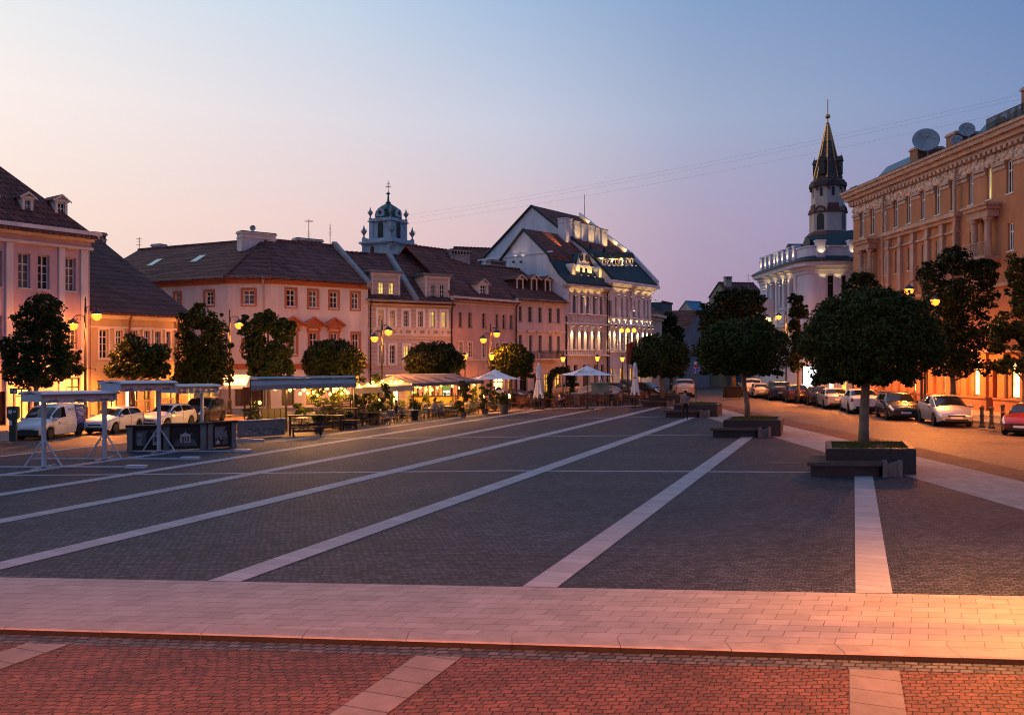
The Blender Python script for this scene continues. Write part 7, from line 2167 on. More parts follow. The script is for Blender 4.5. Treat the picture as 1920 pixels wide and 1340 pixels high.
q.build('print', [mat('print_faded', (0.17, 0.155, 0.145), .8, .3, 5), mat('print_pale', (0.30, 0.28, 0.26), .8, .3, 5), mat('print_grey', (0.12, 0.11, 0.105), .8, .3, 5)], t)

# ---- timber and canvas cafe pavilions
def W2(px, py): return Vector((*gp(px, py), 0))
def pole(mb, px, Y, z0, z1, r=.04): mb.cyl((gx(px, Y), Y, z0), (gx(px, Y), Y, z1), r, n=7)
Yp = 44.0
pav = thing('cafe_awning', 'long folded cafe awning on black posts with bulbs hung under it', 'awning', (0, 0, 0))
def zpp(py, Y): return zz(py, Y)
q = MB(); x0, x1 = gx(470, 41.5), gx(664, 47.0)
za, zb_ = zpp(709, 41.5), zpp(706, 47.0)
def AB(u, y, z): return (x0 + (x1 - x0) * u - .3 * y, 41.5 + 5.5 * u + .95 * y, za + (zb_ - za) * u + z)
for prof in ([(-.35, -.02), (-.2, .06), (.35, .06), (.35, -.02)],):
    a = [AB(0, y, z) for y, z in prof]; b = [AB(1, y, z) for y, z in prof]
    for i in range(4): j = (i + 1) % 4; q.face([a[i], b[i], b[j], a[j]])
    q.face(a); q.face(b[::-1])
q.build('awning_cover', mat('awning_blue_grey', (0.22, 0.30, 0.40), .35, .12, 2), pav)
q = MB(); n = 40
for i in range(n):
    u0, u1 = i / n, (i + 1) / n
    w0, w1 = .02 * math.sin(i * 1.9), .02 * math.sin((i + 1) * 1.9)
    q.face([AB(u0, -.1, -.04), AB(u1, -.1, -.04), AB(u1, -.9, -.32), AB(u0, -.9, -.32)])
    q.face([AB(u0, -.9, -.32), AB(u1, -.9, -.32), AB(u1, -.93 + w1, -.56 + .02 * (i % 2)), AB(u0, -.93 + w0, -.56 + .02 * (i % 2))])
q.build('awning_canvas', mat('pale_canvas', (0.24, 0.23, 0.235), .9, .2, 3, fine=30), pav)
q = MB()
for px, Y in ((470, 41.2), (537, 43.2), (664, 46.8), (536, 44.6), (663, 48.2)): pole(q, px, Y, .0, zpp(709, Y) - .05, .045)
q.build('post', m_dark, pav)
q = MB(); bx, by = gx(470, 41.2), 41.2
for s_ in (-1, 1): q.tube([(bx, by, .95), (bx + s_ * .95, by, .05)], .04, 5)
q.tube([(bx, by, .95), (bx - .4, by - .8, .05)], .04, 5); q.tube([(bx - 1, by, .04), (bx + 1, by, .04)], .035, 4)
q.build('stand', m_dark, pav)
# second pavilion: ridged grey tent with a lit left wing
Yt2 = 56.0
ten = thing('cafe_tent', 'grey ridged cafe tent with a lamplit left wing over a bar counter', 'tent', (0, 0, 0))
def T(px, py, Y): return (gx(px, Y), Y, zz(py, Y))
q = MB(); 
a, b = T(723, 703, 57.5), T(853, 700, 60.5)
q.face([a, b, (b[0], b[1] + .7, b[2] + .02), (a[0], a[1] + .7, a[2] + .02)]); q.face([a, b, (b[0], b[1], b[2] - .1), (a[0], a[1], a[2] - .1)])
q.face([(a[0], a[1] + .7, a[2] + .02), (b[0], b[1] + .7, b[2] + .02), (b[0], b[1] + .7, b[2] - .1), (a[0], a[1] + .7, a[2] - .1)])
q.build('ridge_cover', MATS['awning_blue_grey'], ten)
def canopy_sheet(name, ridge, eave, m, nseg=14, sag=.10, val=.22):
    q = MB(); (r0, r1), (e0, e1) = ridge, eave
    r0, r1, e0, e1 = map(Vector, (r0, r1, e0, e1))
    g = []
    for i in range(nseg + 1):
        u = i / nseg; row = []
        for j in range(6):
            v = j / 5
            p = (r0 * (1 - u) + r1 * u) * (1 - v) + (e0 * (1 - u) + e1 * u) * v
            p.z -= sag * math.sin(math.pi * v) * (.35 + .65 * abs(math.sin(u * math.pi * 4)))
            row.append(p)
        row.append(row[-1] + Vector((0, 0, -val + .03 * (i % 2))))
        g.append(row)
    for i in range(nseg):
        for j in range(6): q.face([g[i][j], g[i + 1][j], g[i + 1][j + 1], g[i][j + 1]])
    return q.build(name, m, ten)
m_tent = mat('tent_canvas', (0.15, 0.15, 0.175), 0.9, 0.15, 2, fine=40)
m_tenty = mat('tent_canvas_lit', (0.55, 0.42, 0.24), 0.9, 0.12, 2, fine=40)  # yellow copy of the canvas, lamp glow on the wings put into the colour
canopy_sheet('tent_canvas', (T(735, 703, 57.5), T(853, 701, 60.5)), (T(772, 719, 53.0), T(908, 713, 58.0)), m_tent)
canopy_sheet('tent_wing', (T(733, 706, 57), T(738, 704, 57.5)), (T(658, 728, 50.5), T(775, 722, 53)), m_tenty, nseg=10, val=.35)
canopy_sheet('tent_wing_back', (T(733, 705, 57.2), T(853, 702, 61.0)), (T(690, 718, 62.0), T(870, 712, 64)), m_tenty, nseg=10)
for px, Y in ((722, 52.5), (737, 54.5), (775, 53.2), (804, 55.5), (858, 57.0), (905, 58.2), (662, 51.0), (692, 60)):
    q = MB(); pole(q, px, Y, 0, zz(718, Y), .04); q.build('pole', m_dark, ten)
for px in (748, 768, 795, 822, 846):
    q = MB(); q.tube([T(px, 703.5, 57.8 + (px - 735) / 40), T(px + 42, 718 - (px - 748) * .05, 53.1 + (px - 748) / 28)], .03, 4); q.build('rafter', m_dark, ten)
# bar counter, fridge and lit door board
cnt = thing('bar_counter', 'ochre bar counter under the grey tent', 'bar', (gx(775, 59.5), 59.5, 0), R(20))
q = MB(); q.box(0, 4.2, 0, .6, .05, 1.06); cf = q.build('counter_front', mat('ochre_board', (0.50, 0.28, 0.06), .7, .15, 2), cnt)
q = MB(); q.box(-.05, 4.25, -.08, .65, 1.06, 1.12); q.build('counter_top', m_wood_d, cnt)
q = MB(); rgb = random.Random(9)
for i in range(34):
    x = rgb.uniform(.05, 4.1); h_ = rgb.uniform(.16, .32); r_ = rgb.uniform(.03, .05)
    q.lathe([(r_, 0), (r_, h_ * .6), (r_ * .4, h_ * .8), (r_ * .4, h_)], (x, rgb.uniform(.05, .5), 1.121), 7, i % 3)
b_ = q.build('bottle', [m_dark, glass('green_glass', (0.02, 0.08, 0.03)), g_curt], cnt); b_['kind'] = 'stuff'
fr_ = thing('drinks_fridge', 'lit glass door drinks fridge with a green top behind the bar', 'fridge', (gx(830, 61.5), 61.5, 0), R(8))
q = MB(); q.box(0, .52, .02, .5, .05, 1.75); q.build('cabinet', m_dark, fr_)
q = MB(); q.box(.03, .49, 0, .019, .3, 1.45); q.build('glass_door', lit_room('fridge_glow', (.85, 1, .75, 1), 2.2), fr_)
q = MB(); q.box(0, .52, -.03, .5, 1.46, 1.78); q.build('header', mat('fridge_green', (0.03, 0.25, 0.16), .4, .1, 3), fr_)
q = MB()
for i in range(4):
    for k in range(6): q.lathe([(.03, 0), (.03, .12), (.012, .16), (.012, .2)], (.07 + .075 * k, -.035, .34 + .27 * i), 6)
q2 = q.build('bottle', m_dark, fr_); q2['kind'] = 'stuff'
# string bulbs: each one a bulb with its socket
bulbs1 = [(544, 731), (548, 721), (563, 738), (569, 731), (571, 731), (584, 726), (588, 735.5), (605, 726), (608, 731.5), (626, 728), (632, 729), (625.5, 733.5), (647, 732), (483, 724), (487, 755), (641, 738), (596, 741)]
bulbs1 += [(552, 727), (577, 737), (600, 733), (614, 728), (619, 739), (640, 727), (652, 736), (516, 729)]
bulbs2 = [(673, 722), (690, 720), (699, 717), (724, 733), (742, 716), (788, 727), (810, 731), (848, 724), (870, 719), (889, 722), (667, 729), (687, 729), (705, 723), (711, 728), (709, 732), (717.5, 715), (719, 722.5), (730, 728), (733, 714), (738, 725), (746, 721.5), (751, 715), (752, 720), (755, 724), (749, 730.5), (761.5, 721.5), (768, 722), (772, 721.5), (777, 723.5), (782, 724.5), (775, 736), (799, 730.5), (820, 727.5), (827, 723), (860, 727.5), (862.5, 715), (877, 725), (711, 750)]
def bulb(px, py, Y, label, group):
    z = zz(py, Y)
    t = thing('hanging_bulb', label, 'light bulb', (gx(px, Y), Y, z), 0, group)
    r = .075 + .015 * rgb.random()
    q = MB(); q.lathe([(.01, -r), (r * .8, -r * .6), (r, 0), (r * .75, r * .7), (r * .35, r * 1.2)], (0, 0, 0), 8); q.build('glass_bulb', g_bulb, t, smooth=True)
    q = MB(); q.lathe([(r * .4, r * 1.15), (r * .4, r * 1.9), (.008, r * 2)], (0, 0, 0), 6); q.build('socket', m_dark, t)
    light('bulb_light', 'POINT', (0, 0, 0), 210, (1, .42, .08), t, r * .7)
for i, (px, py) in enumerate(bulbs1): bulb(px, py, 41.3 + (px - 470) / 36 + (.6 if i % 2 else -.25), 'glowing bulb hung under the long folded cafe awning', 'bulbs under the cafe awning')
for i, (px, py) in enumerate(bulbs2): bulb(px, py, 51.5 + (px - 665) / 28 + (.5 if i % 2 else -.3), 'glowing bulb on the strings of the grey cafe tent', 'bulbs of the cafe tent')
# cables the bulbs hang from
def string(label, pts):
    q = MB(); path = []
    for (a, b, Y), (c, d, Y2) in zip(pts[:-1], pts[1:]):
        for k in range(6):
            t_ = k / 6; Yk = Y + (Y2 - Y) * t_
            path.append((gx(a + (c - a) * t_, Yk), Yk, zz(b + (d - b) * t_ + 3.0 * math.sin(math.pi * t_), Yk)))
    path.append(T(*pts[-1][:2], pts[-1][2]))
    q.tube(path, .008, 4); tag(q.build('bulb_cable', m_dark), label, 'cable')
string('bulb cable slung below the long folded cafe awning', [(476, 719, 41.5), (537, 721, 43.2), (600, 722, 45), (664, 722, 46.8)])
string('bulb cable slung along the front of the grey cafe tent', [(664, 724, 51.5), (722, 714, 53.5), (775, 717, 55.5), (858, 717, 58), (905, 716, 59)])
# ---- parasols
def parasol(label, px, py_apex, py_rim, halfpx, Y, group, script=None, n=4, rz=0.0):
    x = gx(px, Y)
    t = thing('parasol', label, 'parasol', (x, Y, 0), rz, group)
    za_, zr_ = zz(py_apex, Y), zz(py_rim, Y); r = halfpx / F * Y
    mb = MB(); m = 24; k = 8
    g = []
    for j in range(k + 1):
        v = j / k; row = []
        for i in range(m):
            a = 2 * math.pi * i / m
            # square plan, corners out
            sq = 1 / max(abs(math.cos(a)), abs(math.sin(a))) * .78
            rr = r * v * sq * .95
            sagk = .10 * r * math.sin(math.pi * v) * .35 * abs(math.sin(4 * a * .5))
            row.append((rr * math.cos(a), rr * math.sin(a), za_ + (zr_ - za_) * (v ** .92) - sagk))
        g.append(row)
    for j in range(k):
        for i in range(m):
            w = (i + 1) % m
            if j == 0: mb.face([g[0][0], g[1][i], g[1][w]])
            else: mb.face([g[j][i], g[j + 1][i], g[j + 1][w], g[j][w]])
    mb.build('canopy', m_canvas2, t, smooth=False)
    q = MB(); q.cyl((0, 0, 0), (0, 0, za_ - .05), .035, n=8); q.build('pole', m_wood_d, t)
    q = MB()
    for i in range(8):
        a = math.pi / 4 * i; sq = .74 / max(abs(math.cos(a)), abs(math.sin(a)))
        q.tube([(0, 0, za_ - .08), (r * sq * .93 * math.cos(a), r * sq * .93 * math.sin(a), zr_ + .03)], .014, 4)
    q.build('rib', m_wood_d, t)
    q = MB(); q.box(-.4, .4, -.4, .4, 0, .09); q.lathe([(.1, .09), (.06, .4), (.05, .45)], (0, 0, 0), 8); q.build('base', m_dark, t)
    return t, za_, zr_, r
GPAR = 'white parasols over the terrace'
m_goldink = mat('gold_print', (0.38, 0.20, 0.03), .7, .1, 5)
t, za_, zr_, r = parasol('open white parasol beside the ball tree, warmly lit from its right', 928, 692, 710, 55, 60.5, GPAR, rz=R(14))
q = text_mesh('lettering', 'Svyturys', .34, m_goldink, t, (-.42 * r, -.56 * r, za_ + (zr_ - za_) * .66 + .03), (R(33), R(0), R(-16)))
t, za_, zr_, r = parasol('open white parasol with gold script in front of the fountain', 1101, 685, 703, 57, 62.5, GPAR, rz=R(14))
q = text_mesh('lettering', 'Svyturys', .36, m_goldink, t, (-.22 * r, -.55 * r, za_ + (zr_ - za_) * .66 + .04), (R(33), R(0), R(-14)))
def folded(label, px, yt, yb, wpx, Y):
    t = thing('folded_parasol', label, 'parasol', (gx(px, Y), Y, 0), 0, 'folded parasols')
    h, h0, w = zz(yt, Y), zz(yb, Y), wpx / F * Y
    mb = MB(); n = 18; prof = [(.02, h), (.16 * w, h - .05), (.22 * w, h - .35), (.27 * w, h - .9), (.20 * w, h0 + (h - h0) * .52), (.23 * w, h0 + (h - h0) * .48), (.36 * w, h0 + (h - h0) * .22), (.5 * w, h0), (.40 * w, h0 + .05)]
    rows = []
    for j, (r_, z) in enumerate(prof):
        row = []
        for i in range(n):
            a = 2 * math.pi * i / n
            k = 1 + (.25 * (1 if i % 2 else -1)) * min(1, j / 3)
            dz = (.16 * (1 if (i // 2) % 2 else -1)) if j >= 7 else 0
            row.append((r_ * k * math.cos(a), r_ * k * math.sin(a), z + dz))
        rows.append(row)
    for a, b in zip(rows[:-1], rows[1:]):
        for i in range(n): mb.face([a[i], a[(i + 1) % n], b[(i + 1) % n], b[i]])
    mb.build('canopy', m_canvas2, t)
    zt_ = h0 + (h - h0) * .5
    q = MB(); q.lathe([(.235 * w, zt_ - .04), (.245 * w, zt_), (.235 * w, zt_ + .04)], (0, 0, 0), 14); q.build('strap', m_wood_d, t)
    q = MB(); q.cyl((0, 0, 0), (0, 0, h + .08), .035, n=8); q.build('pole', m_wood_d, t)
    q = MB(); q.box(-.4, .4, -.4, .4, 0, .09); q.build('base', m_dark, t)
folded('tall folded white parasol in front of the balcony house', 1010, 680, 742, 17, 63.5)
folded('folded white parasol beside the smallest ball tree', 1191, 679, 737, 15, 65.5)
# ---- fountain with a pale green screen and white lattice fans
ft = thing('fountain', 'round fountain with a pale green carved block, white lattice fans and a small white pyramid', 'fountain', (gx(1124.5, 76), 76, 0), R(4), None, 1.1)
wb_ = .66
m_fg = mat('pale_green_stone', (0.19, 0.25, 0.21), .6, .15, 2, fine=20)
q = MB(); q.lathe([(2.3, 0), (2.3, .5), (2.42, .55), (2.42, .66), (2.1, .66), (2.1, .3)], (0, .6, 0), 40); q.build('basin', m_stone, ft)
q = MB(); zt_ = zz(719, 76) / 1.1; q.box(-wb_, wb_, -.4, .4, .66, zt_); q.box(-wb_ - .1, wb_ + .1, -.48, .48, zt_, zt_ + .1); q.build('carved_block', m_fg, ft)
q = MB()
for i in range(7):
    a = (i - 3) * .26
    q.face([(math.sin(a) * .1, -.404, .8), (math.sin(a - .07) * .62, -.406, .8 + math.cos(a) * .9), (math.sin(a) * .72, -.408, .8 + math.cos(a) * 1.0), (math.sin(a + .07) * .62, -.406, .8 + math.cos(a) * .9)])
q.build('carving', mat('green_shade_stone', (0.09, 0.14, 0.11), .7, .2, 3), ft)
for s_ in (-1, 1):
    q = MB(); R_ = 1.1
    for k in range(3):
        rr = R_ * (1 - k * .22)
        q.tube([(s_ * (wb_ + .02 + rr * math.cos(a)), -.2, .66 + rr * .54 * math.sin(a)) for a in [math.pi / 2 * i / 10 for i in range(11)]], .035 if k == 0 else .022, 5)
    for i in range(13):
        a = math.pi / 2 * (i + .3) / 13
        q.tube([(s_ * (wb_ + R_ * .3 * math.cos(a)), -.2, .66 + R_ * .3 * .54 * math.sin(a)), (s_ * (wb_ + .02 + R_ * math.cos(a)), -.2, .66 + R_ * .54 * math.sin(a))], .022, 4)
    q.build('lattice_fan', m_white, ft)
q = MB(); q.lathe([(.2, zt_ + .1), (.015, zt_ + .8)], (0, 0, 0), 4)
q.build('pyramid', m_white, ft)
# ---- chairs and tables
def chair_mesh(name, m, m2):
    q = MB()
    for a, b in ((-.20, -.20), (.20, -.20), (-.19, .20), (.19, .20)):
        q.tube([(a * 1.1, b * 1.1, 0), (a, b, .45 if b < 0 else .44), (a * .98, b * 1.25, .9)] if b > 0 else [(a * 1.1, b * 1.1, 0), (a, b, .45)], .02, 5)
    q.prism([(-.23, -.22), (.23, -.22), (.22, .21), (-.22, .21)], .43, .475, 1, axis='z')
    for i in range(7):
        z = .53 + .055 * i
        q.tube([(-.19, .225 + .002 * i, z), (0, .265 + .003 * i, z), (.19, .225 + .002 * i, z)], .02, 4, 1)
    q.tube([(-.2, .24, .9), (0, .29, .95), (.2, .24, .9)], .024, 5)
    for s_ in (-1, 1): q.tube([(s_ * .2, .24, .68), (s_ * .25, 0, .66), (s_ * .21, -.2, .64), (s_ * .21, -.2, .45)], .018, 4)
    return q.mesh(name, [m, m2])
def table_mesh(name, m, m2, r=.36):
    q = MB(); q.lathe([(r - .02, .70), (r, .715), (r, .74), (r - .01, .745)], (0, 0, 0), 20, 1); q.cyl((0, 0, .03), (0, 0, .70), .03, n=7)
    for k in range(4): a = k * math.pi / 2 + .4; q.tube([(0, 0, .12), (math.cos(a) * .28, math.sin(a) * .28, .02)], .02, 4)
    q.lathe([(.035, .746), (.035, .83), (.02, .86)], (.1, .05, 0), 7, 1)
    return q.mesh(name, [m, m2])
ch_a = chair_mesh('rattan_chair', m_rattan, mat('rattan_warm', (0.20, 0.07, 0.035), .75, .3, 10)); ch_b = chair_mesh('bistro_chair', m_chairm, mat('chair_slats', (0.13, 0.13, 0.14), .6, .2, 6))
tb_a = table_mesh('terrace_table', m_dark, mat('table_brown', (0.16, 0.07, 0.04), .5, .2, 4)); tb_b = table_mesh('bistro_table', m_dark, m_cloth)
def put(me, name, label, cat, group, x, y, rz, sc=1.0, z=0.0):
    o = bpy.data.objects.new(name, me); COL.objects.link(o)
    o.location = (x, y, z); o.rotation_euler = (0, 0, rz); o.scale = (sc,) * 3
    return tag(o, label, cat, group)
rgc = random.Random(21)
def clump(cx, cy, me_c, me_t, names, labels, groups, n, sc):
    put(me_t, names[1], labels[1], 'table', groups[1], cx, cy, rgc.random() * 6, sc)
    a0 = rgc.random() * 6.28
    for i in range(n):
        a = a0 + i * 6.283 / n + rgc.uniform(-.25, .25); r = rgc.uniform(.62, .82) * sc
        put(me_c, names[0], labels[0], 'chair', groups[0], cx + r * math.cos(a), cy + r * math.sin(a), a - math.pi / 2 + rgc.uniform(-.3, .3), sc)
CAR_L = 'low brown rattan chair at a terrace table below the parasols'
for px, py in [(952 + 26 * i, 765.8 - .72 * i + .6 * (i % 2)) for i in range(10)] + [(966 + 27 * i, 761 - .7 * i) for i in range(10)] + [(980 + 36 * i, 757 - .8 * i) for i in range(7)] + [(1226, 752), (1240, 749)]:
    x, y = gp(px, py)
    clump(x, y, ch_a, tb_a, ('rattan_chair', 'terrace_table'), (CAR_L, 'small brown terrace table below the parasols'), ('rattan chairs on the terrace', 'tables on the terrace'), 3 if rgc.random() < .6 else 4, .92)
for px, py in ((728, 789), (746, 785), (768, 782), (786, 788), (806, 784), (826, 780), (846, 783), (864, 779), (884, 780), (902, 776), (920, 774.5), (756, 796), (716, 781), (792, 776), (838, 773), (876, 772), (566, 806), (583, 800), (612, 802), (632, 794), (652, 790), (672, 786), (690, 782), (706, 789), (895, 768), (912, 768)):
    x, y = gp(px, py)
    if x - .4 * y > LE - .9: x = LE - .9 + .4 * y
    clump(x, y, ch_b, tb_b, ('bistro_chair', 'bistro_table'), ('slim grey bistro chair in front of the grey cafe tent', 'white topped bistro table in front of the grey cafe tent'), ('grey chairs in front of the tent', 'white tables in front of the tent'), 3 if rgc.random() < .5 else 4, .88)
# ---- timber bar furniture on the left of the terrace
def hitable(label, px, py, w, h, dpt=.7):
    x, y = gp(px, py)
    t = thing('timber_table', label, 'high table', (x, y, 0), R(14), 'timber tables and benches')
    q = MB(); q.box(0, w, 0, dpt, h - .06, h); q.build('table_top', m_wood_d, t)
    for a in (.08, w - .16):
        for b in (.05, dpt - .13): q = MB(); q.box(a, a + .08, b, b + .08, 0, h - .062); q.build('leg', m_wood_d, t)
    q = MB(); q.box(.16, w - .16, .07, .11, h * .45, h * .45 + .08); q.box(.16, w - .16, dpt - .11, dpt - .07, h * .45, h * .45 + .08); q.build('stretcher', m_wood_d, t)
hitable('tall dark timber table at the left front of the terrace', 539, 817, 1.7, .98)
hitable('low dark timber bench in front of the tall timber table', 545, 818.5, 1.5, .45, .4)
hitable('second dark timber table behind the potted bush', 588, 809, 1.5, .80)
t, Ln = bar('slatted dark barrier panels behind the printed barrier', 'panel_fence', 'fence', (492, 806), (538, 803), 1.1, m_dark)
q = MB(); n = 4
for i in range(n):
    q.box(Ln * i / n + .03, Ln * (i + 1) / n - .05, 0, .03, .35, 1.05)
q.build('panel', mat('dark_mesh', (0.03, 0.028, 0.03), .7, .2, 4), t)
q = MB()
for i in range(n + 1): q.box(Ln * i / n - .025, Ln * i / n + .025, -.01, .04, 0, 1.1)
q.box(.0, Ln, -.012, .042, 1.06, 1.10); q.build('post', m_dark, t)
hitable('narrow dark timber counter behind the slat screen', 625, 803, 1.3, 1.05, .5)
hitable('dark timber crate table before the loose tall shrub', 640, 806, .9, .5, .5)
hitable('dark timber shelf beside the big grey pot', 676, 798, 1.1, .75, .45)
t, Ln = bar('dark low slat screen left of the tent post', 'slat_screen', 'screen', (664, 800), (690, 794), 1.2, m_dark)
q = MB()
for i in range(8): q.box(.04, Ln - .04, 0, .03, .12 + .12 * i, .19 + .12 * i)
q.build('slat', m_wood_d, t); q = MB().box(-.03, .03, -.02, .05, 0, 1.1); q.build('post', m_wood_d, t); q = MB().box(Ln - .03, Ln + .03, -.02, .05, 0, 1.1); q.build('post', m_wood_d, t)
t, Ln = bar('dark wooden slat screen between the pots on the terrace', 'slat_screen', 'screen', (606, 808), (658, 797), 1.2, m_dark)
q = MB()
for i in range(11): q.box(.04, Ln - .04, 0, .03, .12 + .12 * i, .19 + .12 * i)
q.build('slat', m_wood_d, t)
q = MB()
for x in (0, Ln * .33, Ln * .66, Ln - .06): q.box(x, x + .06, -.02, .05, 0, 1.5)
q.build('post', m_wood_d, t)
t, Ln = bar('thin iron rail along the front of the bistro chairs', 'rail', 'railing', (712, 793), (818, 785), .6, m_dark)
q = MB()
for z in (.18, .55): q.tube([(0, 0, z), (Ln, 0, z)], .015, 5)
for i in range(14): q.tube([(Ln * i / 13, 0, 0), (Ln * i / 13, 0, .56)], .012, 4)
q.build('bars', m_dark, t)
# ---- pots with plants
m_pot = mat('pot_grey', (0.075, 0.07, 0.072), .7, .25, 4, fine=25)
def pot(label, px, py, hpx, wpx, fol_h, fol_w, seed, kind='bush', pot_h=None):
    x, y = gp(px, py); rg = random.Random(seed)
    t = thing('potted_plant', label, 'potted plant', (x, y, 0), 0, 'potted plants on the terrace')
    h, w = hpx / F * y, wpx / F * y / 2
    q = MB(); q.lathe([(w * .72, 0), (w * .95, h * .85), (w * 1.05, h * .87), (w * 1.05, h), (w * .9, h), (w * .88, h * .9)], (0, 0, 0), 14); q.build('pot', m_pot, t, smooth=False)
    fh, fw = fol_h / F * y, fol_w / F * y / 2
    q = MB()
    if kind == 'bush': leaves(q, blob_pts((0, 0, h + fh * .42), (fw, fw, fh * .55), 520, rg, .5, gap=.25, gs=4, off=(seed, 0, 0)), .10, rg)
    elif kind == 'tall':
        for i in range(9): leaves(q, blob_pts((rg.gauss(0, fw * .4), rg.gauss(0, fw * .3), h + fh * (i + .6) / 9), (fw * rg.uniform(.4, .8), fw * .6, fh * .08), 70, rg, .6), .13, rg)
    q.build('foliage', m_leaf, t)
    if kind == 'tall':
        s_ = MB()
        for i in range(3): s_.tube([(rg.gauss(0, .04), 0, h * .8), (rg.gauss(0, .08), 0, h + fh * .5), (rg.gauss(0, .12), 0, h + fh * .95)], .014, 4)
        s_.build('stem', m_bark, t)
pot('dark pot with a low bush at the corner of the timber bench', 597, 812, 24, 20, 14, 26, 1)
pot('round grey pot with reddish grass right of the slat screen', 654, 803, 21, 18, 12, 18, 2)
pot('big grey pot with a leafy bush before the tent', 701, 796, 24, 24, 20, 26, 3)
pot('tall thin shrub in a pot between awning and slat screen', 599, 806, 12, 18, 70, 40, 4, 'tall')
pot('loose tall shrub rising behind the slat screen', 641, 799, 12, 16, 62, 40, 5, 'tall')
pot('climbing plant beside the lit left wing of the tent', 697, 784, 10, 14, 72, 36, 6, 'tall')
pot('climbing plant on the front post of the grey tent', 722, 790, 10, 14, 60, 26, 7, 'tall')
pot('leafy potted shrub among the bistro chairs', 778, 787, 14, 16, 26, 24, 8)
pot('tall plant before the right end of the bar', 869, 782, 10, 14, 58, 28, 9, 'tall')
pot('dark shrub in a black pot at the right end of the bistro chairs', 945, 776, 18, 18, 26, 22, 10)
pot('narrow shrub beside the left parasol pole', 909, 776, 10, 14, 46, 22, 11, 'tall')
pot('potted palm left of the low barrier panels', 476, 806, 10, 14, 44, 40, 12, 'tall')
for i, (px, py, ph, fh, fw, kd) in enumerate(((560, 801, 10, 34, 22, 'tall'), (617, 799, 8, 44, 24, 'tall'), (630, 797, 8, 54, 22, 'tall'), (667, 790, 10, 40, 24, 'tall'), (681, 788, 10, 44, 22, 'tall'), (733, 783, 8, 34, 18, 'tall'), (752, 779, 10, 20, 20, 'bush'), (798, 777, 8, 26, 18, 'tall'), (822, 775, 8, 18, 18, 'bush'), (851, 773, 8, 22, 18, 'bush'), (888, 771, 8, 34, 18, 'tall'), (927, 768, 8, 26, 18, 'tall'), (964, 760, 8, 16, 14, 'bush'), (580, 797, 8, 26, 24, 'bush'))):
    pot(('leafy planting under the long folded cafe awning', 'bushy planting between the cafe awning and the grey tent', 'planting along the bar under the grey cafe tent')[(px > 655) + (px > 740)], px, py, ph, 14, fh, fw, 40 + i, kd)
dc = thing('drain_cover', 'pale rectangular drain cover in the cobbles left of the nearest planter', 'drain cover', (*gp(1472, 868), .006))
q = MB(); q.box(-.55, .55, -.14, .14, 0, .012); q.build('plate', m_block, dc)
q = MB()
for k in range(9): q.box(-.48 + .11 * k, -.44 + .11 * k, -.1, .1, .0125, .014)
q.build('slot', m_dark, dc)
pot('small potted shrub below the tall folded parasol', 1027, 764, 10, 14, 20, 18, 13)
# ---- front door decor of the balcony house: a dark wreath arch of plants
t = thing('door_plants', 'dark arch of plants round the lit door of the balcony house', 'plants', (gx(1052, 77.5), 77.5, .12), R(25))
q = MB(); rgd = random.Random(4)
for i in range(16):
    a = math.pi * i / 15; leaves(q, blob_pts((1.15 * math.cos(a), 0, 1.6 + 1.0 * math.sin(a)), (.35, .3, .38), 80, rgd, .6), .2, rgd)
for s_ in (-1, 1):
    for k in range(4): leaves(q, blob_pts((s_ * 1.15, 0, .3 + .4 * k), (.3, .25, .3), 60, rgd, .6), .2, rgd)
q.build('foliage', m_leaf_d, t)
# ---- flags, awning fabric between the houses
fl = thing('flag', 'dark red flag hanging on the white hotel beside the triple lamp', 'flag', (gx(1172, 86), 86, 0), R(20))
q = MB(); q.tube([(0, 0, zz(648, 86)), (1.0, -1.0, zz(634, 86))], .03, 5); q.build('pole', m_iron, fl)
q = MB()
zt_ = zz(636, 86)
for i in range(8):
    a, b = i / 8, (i + 1) / 8
    q.face([(.1 + .8 * a, -.1 - .8 * a + .1 * math.sin(i * 1.8), zt_ - .5 + .35 * a), (.1 + .8 * b, -.1 - .8 * b + .1 * math.sin((i + 1) * 1.8), zt_ - .5 + .35 * b), (.1 + .8 * b, -.1 - .8 * b + .1 * math.sin((i + 1) * 1.8), zt_ - 2.6 + .5 * b), (.1 + .8 * a, -.1 - .8 * a + .1 * math.sin(i * 1.8), zt_ - 2.6 + .5 * a)])
q.build('cloth', mat('flag_red', (0.13, 0.02, 0.025), .85, .15, 3), fl)
aw = thing('shop_awning', 'pale canvas awning over the corner house shop left of the long folded awning', 'awning', (gx(412, 55), 55, 0), R(8))
q = MB(); w = 46 / F * 55
q.face([(0, 2.0, zz(702, 57)), (w, 2.0, zz(702, 57)), (w + .1, 0, zz(722, 55)), (-.1, 0, zz(722, 55))]); q.face([(-.1, 0, zz(722, 55)), (w + .1, 0, zz(722, 55)), (w + .1, -.02, zz(729, 55)), (-.1, -.02, zz(729, 55))])
q.build('canvas', m_canvas2, aw); q = MB()
for x in (0, w): q.cyl((x, .1, 0), (x, .1, zz(722, 55)), .03, n=6)
q.build('post', m_dark, aw)
bd = thing('menu_board', 'dark red board standing under the shop awning of the corner house', 'board', (gx(455, 51.5), 51.5, 0), R(8))
q = MB(); q.box(0, 1.0, 0, .08, .9, 2.0); q.build('panel', mat('board_maroon', (0.05, 0.012, 0.012), .6, .2, 3), bd)
q = MB(); q.box(.05, .12, .01, .07, 0, .9); q.box(.88, .95, .01, .07, 0, .9); q.build('leg', m_dark, bd)
